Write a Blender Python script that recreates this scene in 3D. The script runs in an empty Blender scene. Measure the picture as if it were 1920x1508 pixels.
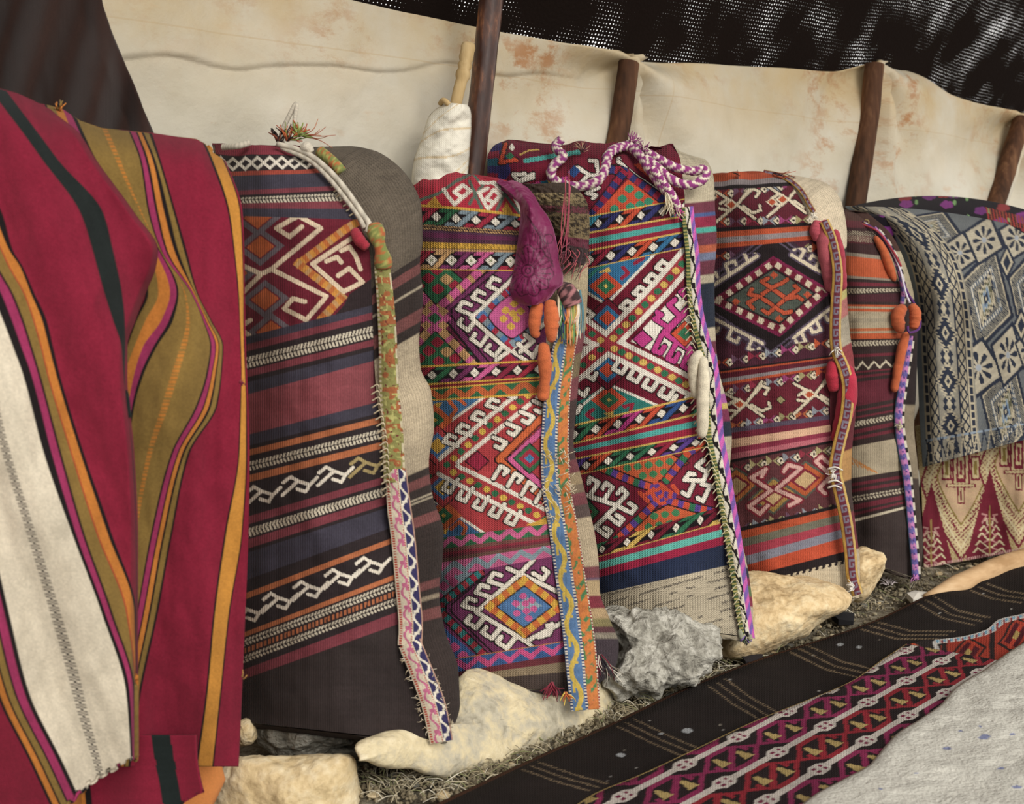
import bpy, math, random
import numpy as np
from mathutils import Vector, noise

random.seed(7)
rng = np.random.default_rng(7)
scene = bpy.context.scene
col = scene.collection

# ------------------------------------------------------------------ camera
FPX, IW, IH = 2318.0, 1920.0, 1508.0
CAMZ, PITCH = 0.95, math.radians(6.7)
cam_data = bpy.data.cameras.new('camera')
cam_data.sensor_width = 36.0
cam_data.lens = 36.0 * FPX / IW
cam_data.clip_start = 0.05
cam_data.dof.use_dof = True
cam_data.dof.focus_distance = 2.75
cam_data.dof.aperture_fstop = 5.6
cam = bpy.data.objects.new('camera', cam_data)
cam.location = (0, 0, CAMZ)
cam.rotation_euler = (math.pi / 2 - PITCH, 0, 0)
col.objects.link(cam)
scene.camera = cam

# ------------------------------------------------------------------ light
world = bpy.data.worlds.new('overcast_sky')
scene.world = world
world.use_nodes = True
wn = world.node_tree.nodes
wl = world.node_tree.links
bg = wn['Background']
bg.inputs['Color'].default_value = (1.0, 0.975, 0.94, 1)
bg.inputs['Strength'].default_value = 1.02
sun_d = bpy.data.lights.new('sun', 'SUN')
sun_d.energy = 2.35
sun_d.angle = math.radians(35)
sun_d.color = (1.0, 0.965, 0.90)
sun = bpy.data.objects.new('sun', sun_d)
sun.rotation_euler = (math.radians(58), 0, math.radians(30))
sun.location = (1.0, -2.0, 3.0)
col.objects.link(sun)

vs = scene.view_settings
vs.view_transform = 'Standard'
vs.look = 'None'
vs.gamma = 1.0
vs.use_curve_mapping = False
vs.exposure = 0.12

# ------------------------------------------------------------------ geometry helpers
CP, SP = math.cos(PITCH), math.sin(PITCH)

def rays(px, py):
    a = (np.asarray(px, float) - IW / 2) / FPX
    b = (IH / 2 - np.asarray(py, float)) / FPX
    return a, CP + b * SP, -SP + b * CP

def at(px, py, Y):
    """point at forward distance Y that is seen at photo pixel (px, py)"""
    dx, dy, dz = rays(px, py)
    t = np.asarray(Y, float) / dy
    return np.stack(np.broadcast_arrays(dx * t, dy * t, CAMZ + dz * t), -1)

def atz(px, py, z):
    dx, dy, dz = rays(px, py)
    t = (np.asarray(z, float) - CAMZ) / dz
    return np.stack(np.broadcast_arrays(dx * t, dy * t, CAMZ + dz * t), -1)

def srgb(c):
    if isinstance(c, str):
        c = c.lstrip('#')
        c = tuple(int(c[i:i + 2], 16) / 255 for i in (0, 2, 4))
    c = np.asarray(c, float)
    return np.where(c <= 0.04045, c / 12.92, ((c + 0.055) / 1.055) ** 2.4)

def pchip(x, y, q):
    """monotone cubic through (x, y) sampled at q"""
    x = np.asarray(x, float); y = np.asarray(y, float); q = np.clip(np.asarray(q, float), x[0], x[-1])
    if len(x) == 2:
        return y[0] + (y[1] - y[0]) * (q - x[0]) / (x[1] - x[0])
    h = np.diff(x); d = np.diff(y) / h
    m = np.zeros(len(x))
    for i in range(1, len(x) - 1):
        if d[i - 1] * d[i] > 0:
            w1 = 2 * h[i] + h[i - 1]; w2 = h[i] + 2 * h[i - 1]
            m[i] = (w1 + w2) / (w1 / d[i - 1] + w2 / d[i])
    m[0], m[-1] = d[0], d[-1]
    k = np.clip(np.searchsorted(x, q) - 1, 0, len(x) - 2)
    s = (q - x[k]) / h[k]
    return (y[k] * (1 + 2 * s) * (1 - s) ** 2 + h[k] * m[k] * s * (1 - s) ** 2
            + y[k + 1] * s * s * (3 - 2 * s) + h[k] * m[k + 1] * s * s * (s - 1))

def vnoise(a, b, seed=0):
    """smooth value noise on two coordinate arrays, range -1..1"""
    a = np.asarray(a, float); b = np.asarray(b, float)
    i = np.floor(a).astype(np.int64); j = np.floor(b).astype(np.int64)
    f = a - i; g = b - j
    f = f * f * (3 - 2 * f); g = g * g * (3 - 2 * g)
    def hsh(p, q):
        n = (p * 374761393 + q * 668265263 + seed * 974634777) & 0x7fffffff
        n = ((n ^ (n >> 13)) * 1274126177) & 0x7fffffff
        return ((n ^ (n >> 16)) & 0xffff) / 32767.5 - 1
    return (hsh(i, j) * (1 - f) + hsh(i + 1, j) * f) * (1 - g) + (hsh(i, j + 1) * (1 - f) + hsh(i + 1, j + 1) * f) * g

def fbm(a, b, seed=0, n=3):
    s = 0
    for k in range(n):
        s = s + vnoise(a * 2 ** k, b * 2 ** k, seed + k * 17) / 2 ** k
    return s

def path_param(pts):
    p = np.asarray(pts, float)
    d = np.concatenate([[0], np.cumsum(np.linalg.norm(np.diff(p, axis=0), axis=1))])
    return p, d

def smooth_path(pts, n):
    """Catmull-Rom through points, n samples evenly by length"""
    p = np.asarray(pts, float)
    if len(p) == 2:
        t = np.linspace(0, 1, n)[:, None]
        return p[0] * (1 - t) + p[1] * t
    e = np.vstack([2 * p[0] - p[1], p, 2 * p[-1] - p[-2]])
    out = []
    for i in range(len(p) - 1):
        a, b, c, d = e[i], e[i + 1], e[i + 2], e[i + 3]
        for t in np.linspace(0, 1, 16, endpoint=False):
            out.append(0.5 * (2 * b + (c - a) * t + (2 * a - 5 * b + 4 * c - d) * t * t + (3 * b - a - 3 * c + d) * t ** 3))
    out.append(p[-1]); out = np.array(out)
    d = np.concatenate([[0], np.cumsum(np.linalg.norm(np.diff(out[:, :3], axis=0), axis=1))])
    q = np.linspace(0, d[-1], n)
    return np.stack([np.interp(q, d, out[:, k]) for k in range(out.shape[1])], 1)

# ------------------------------------------------------------------ object helpers
def make_mesh(name, co, faces, mat, parent=None, colors=None, uv=None, smooth=True, loc=None):
    """link ONE mesh object; co is Nx3 world coordinates, faces an MxK int array or list"""
    co = np.asarray(co, float).reshape(-1, 3)
    base = np.zeros(3)
    if parent is not None:
        base = np.array(parent['_base']) if '_base' in parent else np.array(parent.location)
    elif loc is not None:
        base = np.asarray(loc, float)
    me = bpy.data.meshes.new(name)
    if isinstance(faces, np.ndarray):
        M, K = faces.shape
        me.vertices.add(len(co)); me.vertices.foreach_set('co', (co - base).ravel())
        me.loops.add(M * K); me.loops.foreach_set('vertex_index', faces.ravel().astype(np.int32))
        me.polygons.add(M)
        me.polygons.foreach_set('loop_start', np.arange(0, M * K, K, dtype=np.int32))
        me.update(calc_edges=True)
    else:
        me.from_pydata((co - base).tolist(), [], faces)
    if smooth:
        me.polygons.foreach_set('use_smooth', np.ones(len(me.polygons), bool))
    if colors is not None:
        ca = me.color_attributes.new('Col', 'FLOAT_COLOR', 'POINT')
        c3 = np.asarray(colors).reshape(-1, 3); lum = c3 @ np.array([0.2126, 0.7152, 0.0722])
        c4 = np.ones((len(co), 4)); c4[:, :3] = c3 * 0.90 + 0.10 * lum[:, None] * np.array([1.06, 1.0, 0.92])   # wool dyes, a little faded
        ca.data.foreach_set('color', c4.ravel())
    if uv is not None:
        ul = me.uv_layers.new(name='UVMap')
        idx = np.empty(len(me.loops), np.int32); me.loops.foreach_get('vertex_index', idx)
        ul.data.foreach_set('uv', np.asarray(uv).reshape(-1, 2)[idx].ravel())
    me.validate(clean_customdata=False)
    me.materials.append(mat)
    o = bpy.data.objects.new(name, me)
    col.objects.link(o)
    if parent is not None:
        o.parent = parent
        o['_base'] = [float(v) for v in base]
    else:
        o.location = base.tolist()
    return o

def tag(o, label=None, cat=None, group=None, kind=None):
    if label: o['label'] = label
    if cat: o['category'] = cat
    if group: o['group'] = group
    if kind: o['kind'] = kind
    return o

def thing(name, label, cat, loc, group=None):
    o = bpy.data.objects.new(name, None)
    o.empty_display_size = 0.05
    o.location = [float(v) for v in loc]
    col.objects.link(o)
    return tag(o, label, cat, group)

def grid_faces(nv, nu, flip=False, close_u=False):
    i = np.arange(nv - 1)[:, None]; j = np.arange(nu if close_u else nu - 1)[None, :]
    j2 = (j + 1) % nu
    a = i * nu + j; b = i * nu + j2; c = (i + 1) * nu + j2; d = (i + 1) * nu + j
    f = np.stack([a, d, c, b] if flip else [a, b, c, d], -1).reshape(-1, 4)
    return f

def tube_arrays(path, radius, seg=10, cap=True):
    p = np.asarray(path, float); n = len(p)
    r = np.broadcast_to(np.asarray(radius, float), (n,)) if np.ndim(radius) < 2 else radius
    t = np.gradient(p, axis=0); t /= np.linalg.norm(t, axis=1)[:, None] + 1e-12
    ref = np.array([0.3, -0.9, 0.2]); u = np.cross(t[0], ref); u /= np.linalg.norm(u)
    us = []
    for k in range(n):
        u = u - t[k] * np.dot(u, t[k]); u /= np.linalg.norm(u) + 1e-12
        us.append(u.copy())
    us = np.array(us); vs_ = np.cross(t, us)
    th = np.linspace(0, 2 * math.pi, seg, endpoint=False)
    rr = r[:, None, None] if np.ndim(r) == 1 else r[:, :, None]
    co = p[:, None, :] + rr * (us[:, None, :] * np.cos(th)[None, :, None] + vs_[:, None, :] * np.sin(th)[None, :, None])
    f = grid_faces(n, seg, close_u=True).tolist()
    if cap:
        f.append(list(range(seg))[::-1]); f.append([(n - 1) * seg + k for k in range(seg)])
    return co.reshape(-1, 3), f, th

def tube(name, path, radius, mat, parent=None, seg=10, color=None, loc=None):
    co, f, th = tube_arrays(path, radius, seg)
    n = len(path)
    cols = None
    if color is not None:
        if callable(color):
            s = np.concatenate([[0], np.cumsum(np.linalg.norm(np.diff(np.asarray(path), axis=0), axis=1))])
            S, T = np.meshgrid(s, th, indexing='ij')
            cols = color(S, T)
        else:
            cols = np.broadcast_to(srgb(color), (n * seg, 3))
    return make_mesh(name, co, f, mat, parent, cols, loc=loc)

def px_path(pts, n):
    """pts: (px, py, Y) control points -> n smooth world points"""
    q = smooth_path([at(x, y, Y) for x, y, Y in pts], n)
    return q

def merge(chunks):
    """join (co, faces) chunks"""
    cos, fs, k = [], [], 0
    for co, f in chunks:
        cos.append(co); fs += [[i + k for i in q] for q in f]; k += len(co)
    return np.vstack(cos), fs

# ------------------------------------------------------------------ materials
MATS = {}
def new_mat(name):
    m = bpy.data.materials.new(name); m.use_nodes = True
    nt = m.node_tree
    return m, nt.nodes, nt.links, nt.nodes['Principled BSDF']

def cloth_mat(name, weave=700.0, ratio=1.0, bump=0.5, dist=0.0015, var=0.25, rough=0.95, sheen=0.03, tint=None, fuzz=260.0, yarn=0.35):
    """woven cloth: colour from the yarns ('Col'), yarn-scale relief and heathering from nodes"""
    m, N, L, P = new_mat(name)
    P.inputs['Roughness'].default_value = rough
    P.inputs['Specular IOR Level'].default_value = 0.12
    P.inputs['Sheen Weight'].default_value = sheen
    P.inputs['Sheen Roughness'].default_value = 0.6
    uv = N.new('ShaderNodeTexCoord')
    if tint is None:
        src = N.new('ShaderNodeAttribute'); src.attribute_name = 'Col'; csock = src.outputs['Color']
    else:
        src = N.new('ShaderNodeRGB'); src.outputs[0].default_value = (*srgb(tint), 1); csock = src.outputs[0]
    nz = N.new('ShaderNodeTexNoise'); nz.inputs['Scale'].default_value = fuzz; nz.inputs['Detail'].default_value = 3
    L.new(uv.outputs['Object'], nz.inputs['Vector'])
    nb = N.new('ShaderNodeTexNoise'); nb.inputs['Scale'].default_value = 9; nb.inputs['Detail'].default_value = 4
    L.new(uv.outputs['Object'], nb.inputs['Vector'])
    add = N.new('ShaderNodeMath'); add.operation = 'ADD'
    L.new(nz.outputs['Fac'], add.inputs[0]); L.new(nb.outputs['Fac'], add.inputs[1])
    mr = N.new('ShaderNodeMapRange')
    mr.inputs['From Min'].default_value = 0.6; mr.inputs['From Max'].default_value = 1.4
    mr.inputs['To Min'].default_value = 1 - var; mr.inputs['To Max'].default_value = 1 + var * 0.8
    L.new(add.outputs[0], mr.inputs['Value'])
    mul = N.new('ShaderNodeVectorMath'); mul.operation = 'SCALE'
    L.new(csock, mul.inputs[0]); L.new(mr.outputs[0], mul.inputs['Scale'])
    # weave relief
    sep = N.new('ShaderNodeSeparateXYZ'); L.new(uv.outputs['UV'], sep.inputs[0])
    def osc(sock, k, ph=None):
        a = N.new('ShaderNodeMath'); a.operation = 'MULTIPLY'; a.inputs[1].default_value = k
        L.new(sock, a.inputs[0]); s = a.outputs[0]
        if ph is not None:
            b = N.new('ShaderNodeMath'); b.operation = 'ADD'; L.new(s, b.inputs[0]); L.new(ph, b.inputs[1]); s = b.outputs[0]
        c = N.new('ShaderNodeMath'); c.operation = 'SINE'; L.new(s, c.inputs[0])
        return c.outputs[0]
    wob = N.new('ShaderNodeMath'); wob.operation = 'MULTIPLY'; wob.inputs[1].default_value = 5.0
    L.new(nb.outputs['Fac'], wob.inputs[0])
    sx = osc(sep.outputs['X'], weave, wob.outputs[0]); sy = osc(sep.outputs['Y'], weave * ratio, wob.outputs[0])
    pr = N.new('ShaderNodeMath'); pr.operation = 'MULTIPLY'; L.new(sx, pr.inputs[0]); L.new(sy, pr.inputs[1])
    sm = N.new('ShaderNodeMath'); sm.operation = 'MULTIPLY_ADD'; sm.inputs[1].default_value = 0.7
    L.new(sx, sm.inputs[0]); L.new(pr.outputs[0], sm.inputs[2])
    ad2 = N.new('ShaderNodeMath'); ad2.operation = 'MULTIPLY_ADD'; ad2.inputs[1].default_value = 1.2
    L.new(nz.outputs['Fac'], ad2.inputs[0]); L.new(sm.outputs[0], ad2.inputs[2])
    # weave shading put into the colour: darker where the relief dips between yarns
    gap = N.new('ShaderNodeMapRange'); gap.inputs['From Min'].default_value = -1.0; gap.inputs['From Max'].default_value = 0.6
    gap.inputs['To Min'].default_value = 1 - yarn; gap.inputs['To Max'].default_value = 1.0
    L.new(sm.outputs[0], gap.inputs['Value'])
    mul2 = N.new('ShaderNodeVectorMath'); mul2.operation = 'SCALE'
    L.new(mul.outputs[0], mul2.inputs[0]); L.new(gap.outputs[0], mul2.inputs['Scale'])
    L.new(mul2.outputs[0], P.inputs['Base Color'])
    bp = N.new('ShaderNodeBump'); bp.inputs['Strength'].default_value = bump; bp.inputs['Distance'].default_value = dist
    L.new(ad2.outputs[0], bp.inputs['Height']); L.new(bp.outputs[0], P.inputs['Normal'])
    return m

def ramp_mat(name, stops, scale=8.0, detail=8.0, rough=0.9, bump=0.5, dist=0.01, vec='Object', stretch=(1, 1, 1), scale2=60.0, spec=0.2):
    m, N, L, P = new_mat(name)
    P.inputs['Roughness'].default_value = rough
    P.inputs['Specular IOR Level'].default_value = spec
    tc = N.new('ShaderNodeTexCoord'); mp = N.new('ShaderNodeMapping'); mp.inputs['Scale'].default_value = stretch
    L.new(tc.outputs[vec], mp.inputs['Vector'])
    nz = N.new('ShaderNodeTexNoise'); nz.inputs['Scale'].default_value = scale; nz.inputs['Detail'].default_value = detail
    nz.inputs['Roughness'].default_value = 0.65
    L.new(mp.outputs[0], nz.inputs['Vector'])
    n2 = N.new('ShaderNodeTexNoise'); n2.inputs['Scale'].default_value = scale2; n2.inputs['Detail'].default_value = 6
    L.new(mp.outputs[0], n2.inputs['Vector'])
    mx = N.new('ShaderNodeMath'); mx.operation = 'MULTIPLY_ADD'; mx.inputs[1].default_value = 0.45
    sub = N.new('ShaderNodeMath'); sub.operation = 'SUBTRACT'; sub.inputs[1].default_value = 0.5
    L.new(n2.outputs['Fac'], sub.inputs[0]); L.new(sub.outputs[0], mx.inputs[0]); L.new(nz.outputs['Fac'], mx.inputs[2])
    cr = N.new('ShaderNodeValToRGB')
    els = cr.color_ramp.elements
    while len(els) < len(stops): els.new(0.5)
    for e, (p, c) in zip(els, stops):
        e.position = p; e.color = (*srgb(c), 1)
    L.new(mx.outputs[0], cr.inputs['Fac'])
    L.new(cr.outputs['Color'], P.inputs['Base Color'])
    bp = N.new('ShaderNodeBump'); bp.inputs['Strength'].default_value = bump; bp.inputs['Distance'].default_value = dist
    L.new(mx.outputs[0], bp.inputs['Height']); L.new(bp.outputs[0], P.inputs['Normal'])
    return m

M_KILIM = cloth_mat('kilim_wool', weave=1500, ratio=1.6, bump=0.5, dist=0.0012)
M_STITCH = cloth_mat('embroidered_wool', weave=1250, ratio=1.35, bump=0.6, dist=0.0016, yarn=0.4)
M_THROW = cloth_mat('striped_kilim_wool', weave=2200, ratio=0.7, bump=0.3, dist=0.001, yarn=0.2, fuzz=350, var=0.22)
M_BACK = cloth_mat('heathered_wool', weave=1700, ratio=1.3, bump=0.5, dist=0.0012, var=0.45, fuzz=420)
M_BAND = cloth_mat('woven_band', weave=2600, ratio=1.0, bump=0.5, dist=0.0012, yarn=0.25)
M_JACQ = cloth_mat('jacquard_cotton', weave=2600, ratio=1.0, bump=0.3, dist=0.0007, var=0.15, yarn=0.25)
M_FELT = cloth_mat('felt_wool', weave=0, bump=0.6, dist=0.002, var=0.3, fuzz=500, yarn=0.0, sheen=0.1)
M_YARN = cloth_mat('yarn', weave=0, bump=0.4, dist=0.001, var=0.3, fuzz=900, yarn=0.0, sheen=0.08)
M_RUG = cloth_mat('rug_wool', weave=1300, ratio=1.4, bump=0.35, dist=0.0015, var=0.35, fuzz=300, yarn=0.2, sheen=0.0)

# ------------------------------------------------------------------ painted panels
class Panel:
    """A cloth panel: a grid of yarn-sized cells between a left and a right edge, with a colour per cell.
    rows: (xl, yl, xr, yr[, bow]) follow the weft lines; V is the weft position (yl), U runs 0..1 across."""
    def __init__(s, rows, cell=2.0, nu=None, nv=None):
        rows = [tuple(r) + ((0,) if len(r) == 4 else ()) for r in rows]
        r = np.array(rows, float)
        step = np.maximum(np.hypot(np.diff(r[:, 0]), np.diff(r[:, 1])), np.hypot(np.diff(r[:, 2]), np.diff(r[:, 3])))
        T = np.concatenate([[0], np.cumsum(np.maximum(step, 0.5))])
        nv = nv or max(4, int(T[-1] / cell)); t = np.linspace(0, T[-1], nv)
        xl, yl, xr, yr, bw = [pchip(T, r[:, k], t) for k in range(5)]
        w = np.max(np.hypot(xr - xl, yr - yl)); nu = nu or max(4, int(w / cell))
        u = np.linspace(0, 1, nu)
        s.U, s.V = np.meshgrid(u, yl); s.Tn = np.meshgrid(u, t / T[-1])[1]
        s.X = xl[:, None] * (1 - u) + xr[:, None] * u
        s.Y = yl[:, None] * (1 - u) + yr[:, None] * u - bw[:, None] * 4 * (u * (1 - u))[None, :]
        s.yr, s.xr, s.xl, s.yl, s.t, s.T = yr, xr, xl, yl, t, T[-1]
        s.YR = np.broadcast_to(yr[:, None], s.U.shape)
        s.C = np.zeros(s.U.shape + (3,)); s.clip = np.ones(s.U.shape, bool)
    def region(s, v0=None, v1=None):
        s.clip = np.ones(s.U.shape, bool) if v0 is None else (s.V >= v0) & (s.V < v1)
        return s
    def put(s, m, c):
        s.C[m & s.clip] = srgb(c)
    def fill(s, c): s.put(s.clip, c)
    def band(s, v0, v1, c): s.put((s.V >= v0) & (s.V < v1), c)
    def bands(s, lst):
        """lst: (v0, colour), each up to the next"""
        for (a, c), (b, _) in zip(lst, lst[1:] + [(1e9, None)]):
            if c is not None: s.band(a, b, c)
    def dist(s, pts):
        d = np.full(s.X.shape, 1e9)
        for (x0, y0), (x1, y1) in zip(pts[:-1], pts[1:]):
            vx, vy = x1 - x0, y1 - y0; q = vx * vx + vy * vy + 1e-9
            t = np.clip(((s.X - x0) * vx + (s.Y - y0) * vy) / q, 0, 1)
            d = np.minimum(d, np.hypot(s.X - x0 - t * vx, s.Y - y0 - t * vy))
        return d
    def strokes(s, lines, w, c, out=None, ow=2.2):
        ds = [s.dist(l) for l in lines]
        if out is not None:
            for d in ds: s.put(d < w / 2 + ow, out)
        for d in ds: s.put(d < w / 2, c)
    def checks(s, line, w, cs, step, out=None, ow=2):
        """a stroke in alternating colours"""
        pts = np.array(line, float); acc = 0
        if out is not None: s.put(s.dist(line) < w / 2 + ow, out)
        for (x0, y0), (x1, y1) in zip(pts[:-1], pts[1:]):
            L = math.hypot(x1 - x0, y1 - y0); ux, uy = (x1 - x0) / L, (y1 - y0) / L
            a = (s.X - x0) * ux + (s.Y - y0) * uy; b = -(s.X - x0) * uy + (s.Y - y0) * ux
            m = (np.abs(b) < w / 2) & (a >= -w / 2) & (a < L + w / 2)
            k = np.floor((a + acc) / step).astype(int) % len(cs)
            for i, c in enumerate(cs):
                if c is not None: s.put(m & (k == i), c)
            acc += L
    def dots(s, line, n, r, cs, inset=0.0):
        pts, d = path_param(line)
        for i, q in enumerate(np.linspace(d[-1] * inset, d[-1] * (1 - inset), n)):
            x, y = np.interp(q, d, pts[:, 0]), np.interp(q, d, pts[:, 1])
            s.dia(x, y, r * 1.15, r, cs[i % len(cs)], p=1.6)
    def dia(s, cx, cy, rx, ry, c, p=1.0, sh=0.0):
        """lozenge; sh tilts its horizontal axis (dy per dx)"""
        X = s.X - cx; Y = s.Y - cy - sh * X
        s.put((np.abs(X / rx) ** p + np.abs(Y / ry) ** p) < 1, c)
    def nest(s, cx, cy, rx, ry, cs, sh=0.0):
        for k, (f, c) in enumerate(cs): s.dia(cx, cy, rx * f, ry * f, c, sh=sh)
    def poly(s, pts, c):
        m = np.zeros(s.X.shape, bool); n = len(pts)
        for i in range(n):
            (x0, y0), (x1, y1) = pts[i], pts[(i + 1) % n]
            if y0 == y1: continue
            cr = (y0 > s.Y) != (y1 > s.Y)
            m ^= cr & (s.X < (x1 - x0) * (s.Y - y0) / (y1 - y0) + x0)
        s.put(m, c); return m
    def hooks(s, p0, p1, n, stub, barb, w, c, out, ow=2.2, curl=0.4, spine=True, jit=0.0):
        p0, p1, stub, barb = map(np.array, (p0, p1, stub, barb)); ls = []
        for i in range(n):
            b = p0 + (p1 - p0) * ((i + 0.5) / n)
            t = b + stub; e = t + barb; g = e - stub * curl
            ls.append([tuple(b), tuple(t), tuple(e), tuple(g)])
        if spine: ls.append([tuple(p0), tuple(p1)])
        s.strokes(ls, w, c, out, ow)
    def eyes(s, v0, v1, cs, p=36, sk=1.0, off=0.0, blk='#1d1518', wht='#e6dccb', x0=None, eye=None):
        """border of slanted bars and little white eyed squares"""
        keep = s.clip; s.region(v0, v1); s.clip &= keep
        W = (s.V - v0) / (v1 - v0)
        q = (s.X + off) / p + W * sk
        i = np.floor(q).astype(int); f = q - np.floor(q)
        s.put(f >= 0, blk)
        for k in range(len(cs)):
            s.put((i % len(cs) == k) & (f > 0.06) & (f < 0.44), cs[k])
            s.put((i % len(cs) == k) & (f > 0.56) & (np.abs(W - 0.5) > 0.27), cs[(k + 1) % len(cs)])
        # the square sits half way between two bars
        ic = np.round((s.X + off) / p + 0.5 * sk - 0.75)
        dx = (s.X + off) - (ic + 0.75 - 0.5 * sk) * p; dy = (W - 0.5) * (v1 - v0)
        h = (v1 - v0) * 0.27
        s.put((np.abs(dx) + np.abs(dy) < h * 1.45), blk)
        s.put((np.abs(dx) + np.abs(dy) < h * 1.05), wht)
        if eye: s.put((np.abs(dx) + np.abs(dy) < h * 0.3), eye)
        s.clip = keep
    def zig(s, v0, v1, base, line, p=40, w=0.34, off=0.0, line2=None):
        keep = s.clip; s.region(v0, v1); s.clip &= keep
        W = (s.V - v0) / (v1 - v0); q = ((s.X + off) / p) % 1.0
        tri = np.abs(q - 0.5) * 2
        s.put(W >= 0, base)
        s.put(np.abs(W - (0.15 + 0.7 * tri)) < w / 2 + 0.08, line)
        if line2: s.put((W > 0.1 + tri) & (W < 0.95), line2)
        s.clip = keep
    def twine(s, v0, v1, a, b, p=7.0):
        """two-ply twined line: little slanted dashes in two rows"""
        W = (s.V - v0) / (v1 - v0); m = (W >= 0) & (W < 1)
        s.put(m, b)
        q = (s.X / p + np.where(W < 0.5, W, -W) * 1.2) % 1.0
        s.put(m & (np.abs(W - 0.27) < 0.2) & (q < 0.62), a)
        s.put(m & (np.abs(W - 0.73) < 0.2) & (q < 0.62), a)
    def heather(s, amt=0.1, seed=0):
        n = vnoise(s.X / 2.2, s.Y / 2.2, seed) * 0.5 + vnoise(s.X / 60, s.Y / 6, seed + 5) * 0.5
        s.C = np.clip(s.C * (1 + amt * n)[..., None], 0, 1)
    def ruffle(s, amp, reach, seed, wave=26.0):
        """uneven, puckered upper rim"""
        top = s.Y[0].min()
        k = np.clip(1 - (s.Y - top) / reach, 0, 1)
        s.Y = s.Y + amp * k * (vnoise(s.X / wave, s.X * 0, seed) + 0.25 * vnoise(s.X / wave * 2.3, s.X * 0, seed + 1))
        s.pucker = k * vnoise(s.X / wave * 1.3, s.Y / 60, seed + 2)
    def coords(s, D):
        return at(s.X, s.Y, D)
    def build(s, name, D, mat, parent=None, label=None, solid=None, uvs=0.001, loc=None):
        co = s.coords(D)
        s.top, s.bot = co[0], co[-1]
        nv, nu = s.U.shape
        uv = np.stack([s.X * uvs, s.Y * uvs], -1)
        o = make_mesh(name, co, grid_faces(nv, nu, flip=True), mat, parent, s.C, uv, loc=loc)
        if solid:
            md = o.modifiers.new('thickness', 'SOLIDIFY'); md.thickness = solid; md.offset = -1
        if label: o['label'] = label
        return o

def dtable(pairs):
    y = [a for a, _ in pairs]; d = [b for _, b in pairs]
    return lambda q: pchip(y, d, q)

def back_panel(name, P, Dseam, PB, bands, mat, parent, th=0.26, side=0.10, dl=0.08, seed=0, speck=None):
    """the plain back of a sack: from the seam round the bulging side and behind to the left edge"""
    st = 2
    xr, yr, xl, yl = P.xr[::st], P.yr[::st], P.xl[::st], P.yl[::st]
    tn = np.concatenate([[0], np.cumsum(np.hypot(np.diff(xr), np.diff(yr)))]); tn /= tn[-1]
    pb, d = path_param(PB); d = d / d[-1]
    xb, yb = pchip(d, pb[:, 0], tn), pchip(d, pb[:, 1], tn)
    v = np.linspace(0, 1, len(xr))
    prof = np.clip(np.minimum(v / 0.06, (1 - v) / 0.05), 0, 1); prof = np.sqrt(1 - (1 - prof) ** 2) * 0.85 + 0.15
    Ds = Dseam(yr)
    A = at(xr, yr, Ds); Bm = at(xr * 0.45 + xb * 0.55, yr * 0.45 + yb * 0.55, Ds + side * 0.25 * prof)
    B = at(xb, yb, Ds + side * prof)
    Cc = at(xb * 0.7 + xl * 0.3, yb * 0.7 + yl * 0.3, Ds + th * 0.93 * prof)
    E = at(xl * 0.7 + xb * 0.3, yl * 0.7 + yb * 0.3, Ds + th * prof)
    G = at(xl, yl, Ds + dl + 0.001)
    keys = np.stack([A, Bm, B, Cc, E, G], 1)
    us = np.concatenate([np.linspace(0, 2, 44), np.linspace(2, 5, 26)[1:]])
    e = np.concatenate([2 * keys[:, :1] - keys[:, 1:2], keys, 2 * keys[:, -1:] - keys[:, -2:-1]], 1)
    out = []
    for q in us:
        i = min(int(q), 4); t = q - i
        a, b, c, dd = e[:, i], e[:, i + 1], e[:, i + 2], e[:, i + 3]
        out.append(0.5 * (2 * b + (c - a) * t + (2 * a - 5 * b + 4 * c - dd) * t * t + (3 * b - a - 3 * c + dd) * t ** 3))
    co = np.stack(out, 1)
    nv, nu = co.shape[:2]
    yy = np.broadcast_to(yb[:, None], (nv, nu))
    C = np.zeros((nv, nu, 3))
    S = np.broadcast_to(us[None, :], (nv, nu))
    for (a, c), (b, _) in zip(bands, bands[1:] + [(1e9, None)]):
        C[(yy >= a) & (yy < b)] = srgb(c)
    n = vnoise(S * 30, yy / 1.6, seed) * 0.5 + vnoise(S * 4, yy / 3, seed + 3) * 0.5
    C = np.clip(C * (1 + 0.22 * n)[..., None], 0, 1)
    uv = np.stack([S * 0.05, yy * 0.001], -1)
    o = make_mesh(name, co, grid_faces(nv, nu, flip=True), mat, parent, C, uv)
    # gathered mouth and sewn bottom close the sack between front and back
    for nm, front, row, cc, up in (('mouth_gather', P.top, co[0], P.C[0, P.C.shape[1] // 2] * 0.8, 0.004), ('sewn_bottom', P.bot, co[-1], C[-1, 0], -0.008)):
        n = 60
        fr = np.stack([np.interp(np.linspace(0, 1, n), np.linspace(0, 1, len(front)), front[:, k]) for k in range(3)], 1)
        bk = np.stack([np.interp(np.linspace(0, 1, n), np.linspace(0, 1, len(row)), row[::-1][:, k]) for k in range(3)], 1)
        w = np.linspace(0, 1, 7)[:, None, None]
        cap = fr[None] * (1 - w) + bk[None] * w
        cap[..., 2] += (up * np.sin(np.pi * w[..., 0])) * (1 + 0.5 * vnoise(np.arange(n)[None, :] / 3.0, w[..., 0] * 3, seed)) - 0.002
        make_mesh(nm, cap, grid_faces(7, n), mat, parent, np.broadcast_to(cc, (7, n, 3)), np.stack(np.broadcast_arrays(np.linspace(0, .3, n)[None, :], w[..., 0] * .1), -1))
    return o

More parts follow.
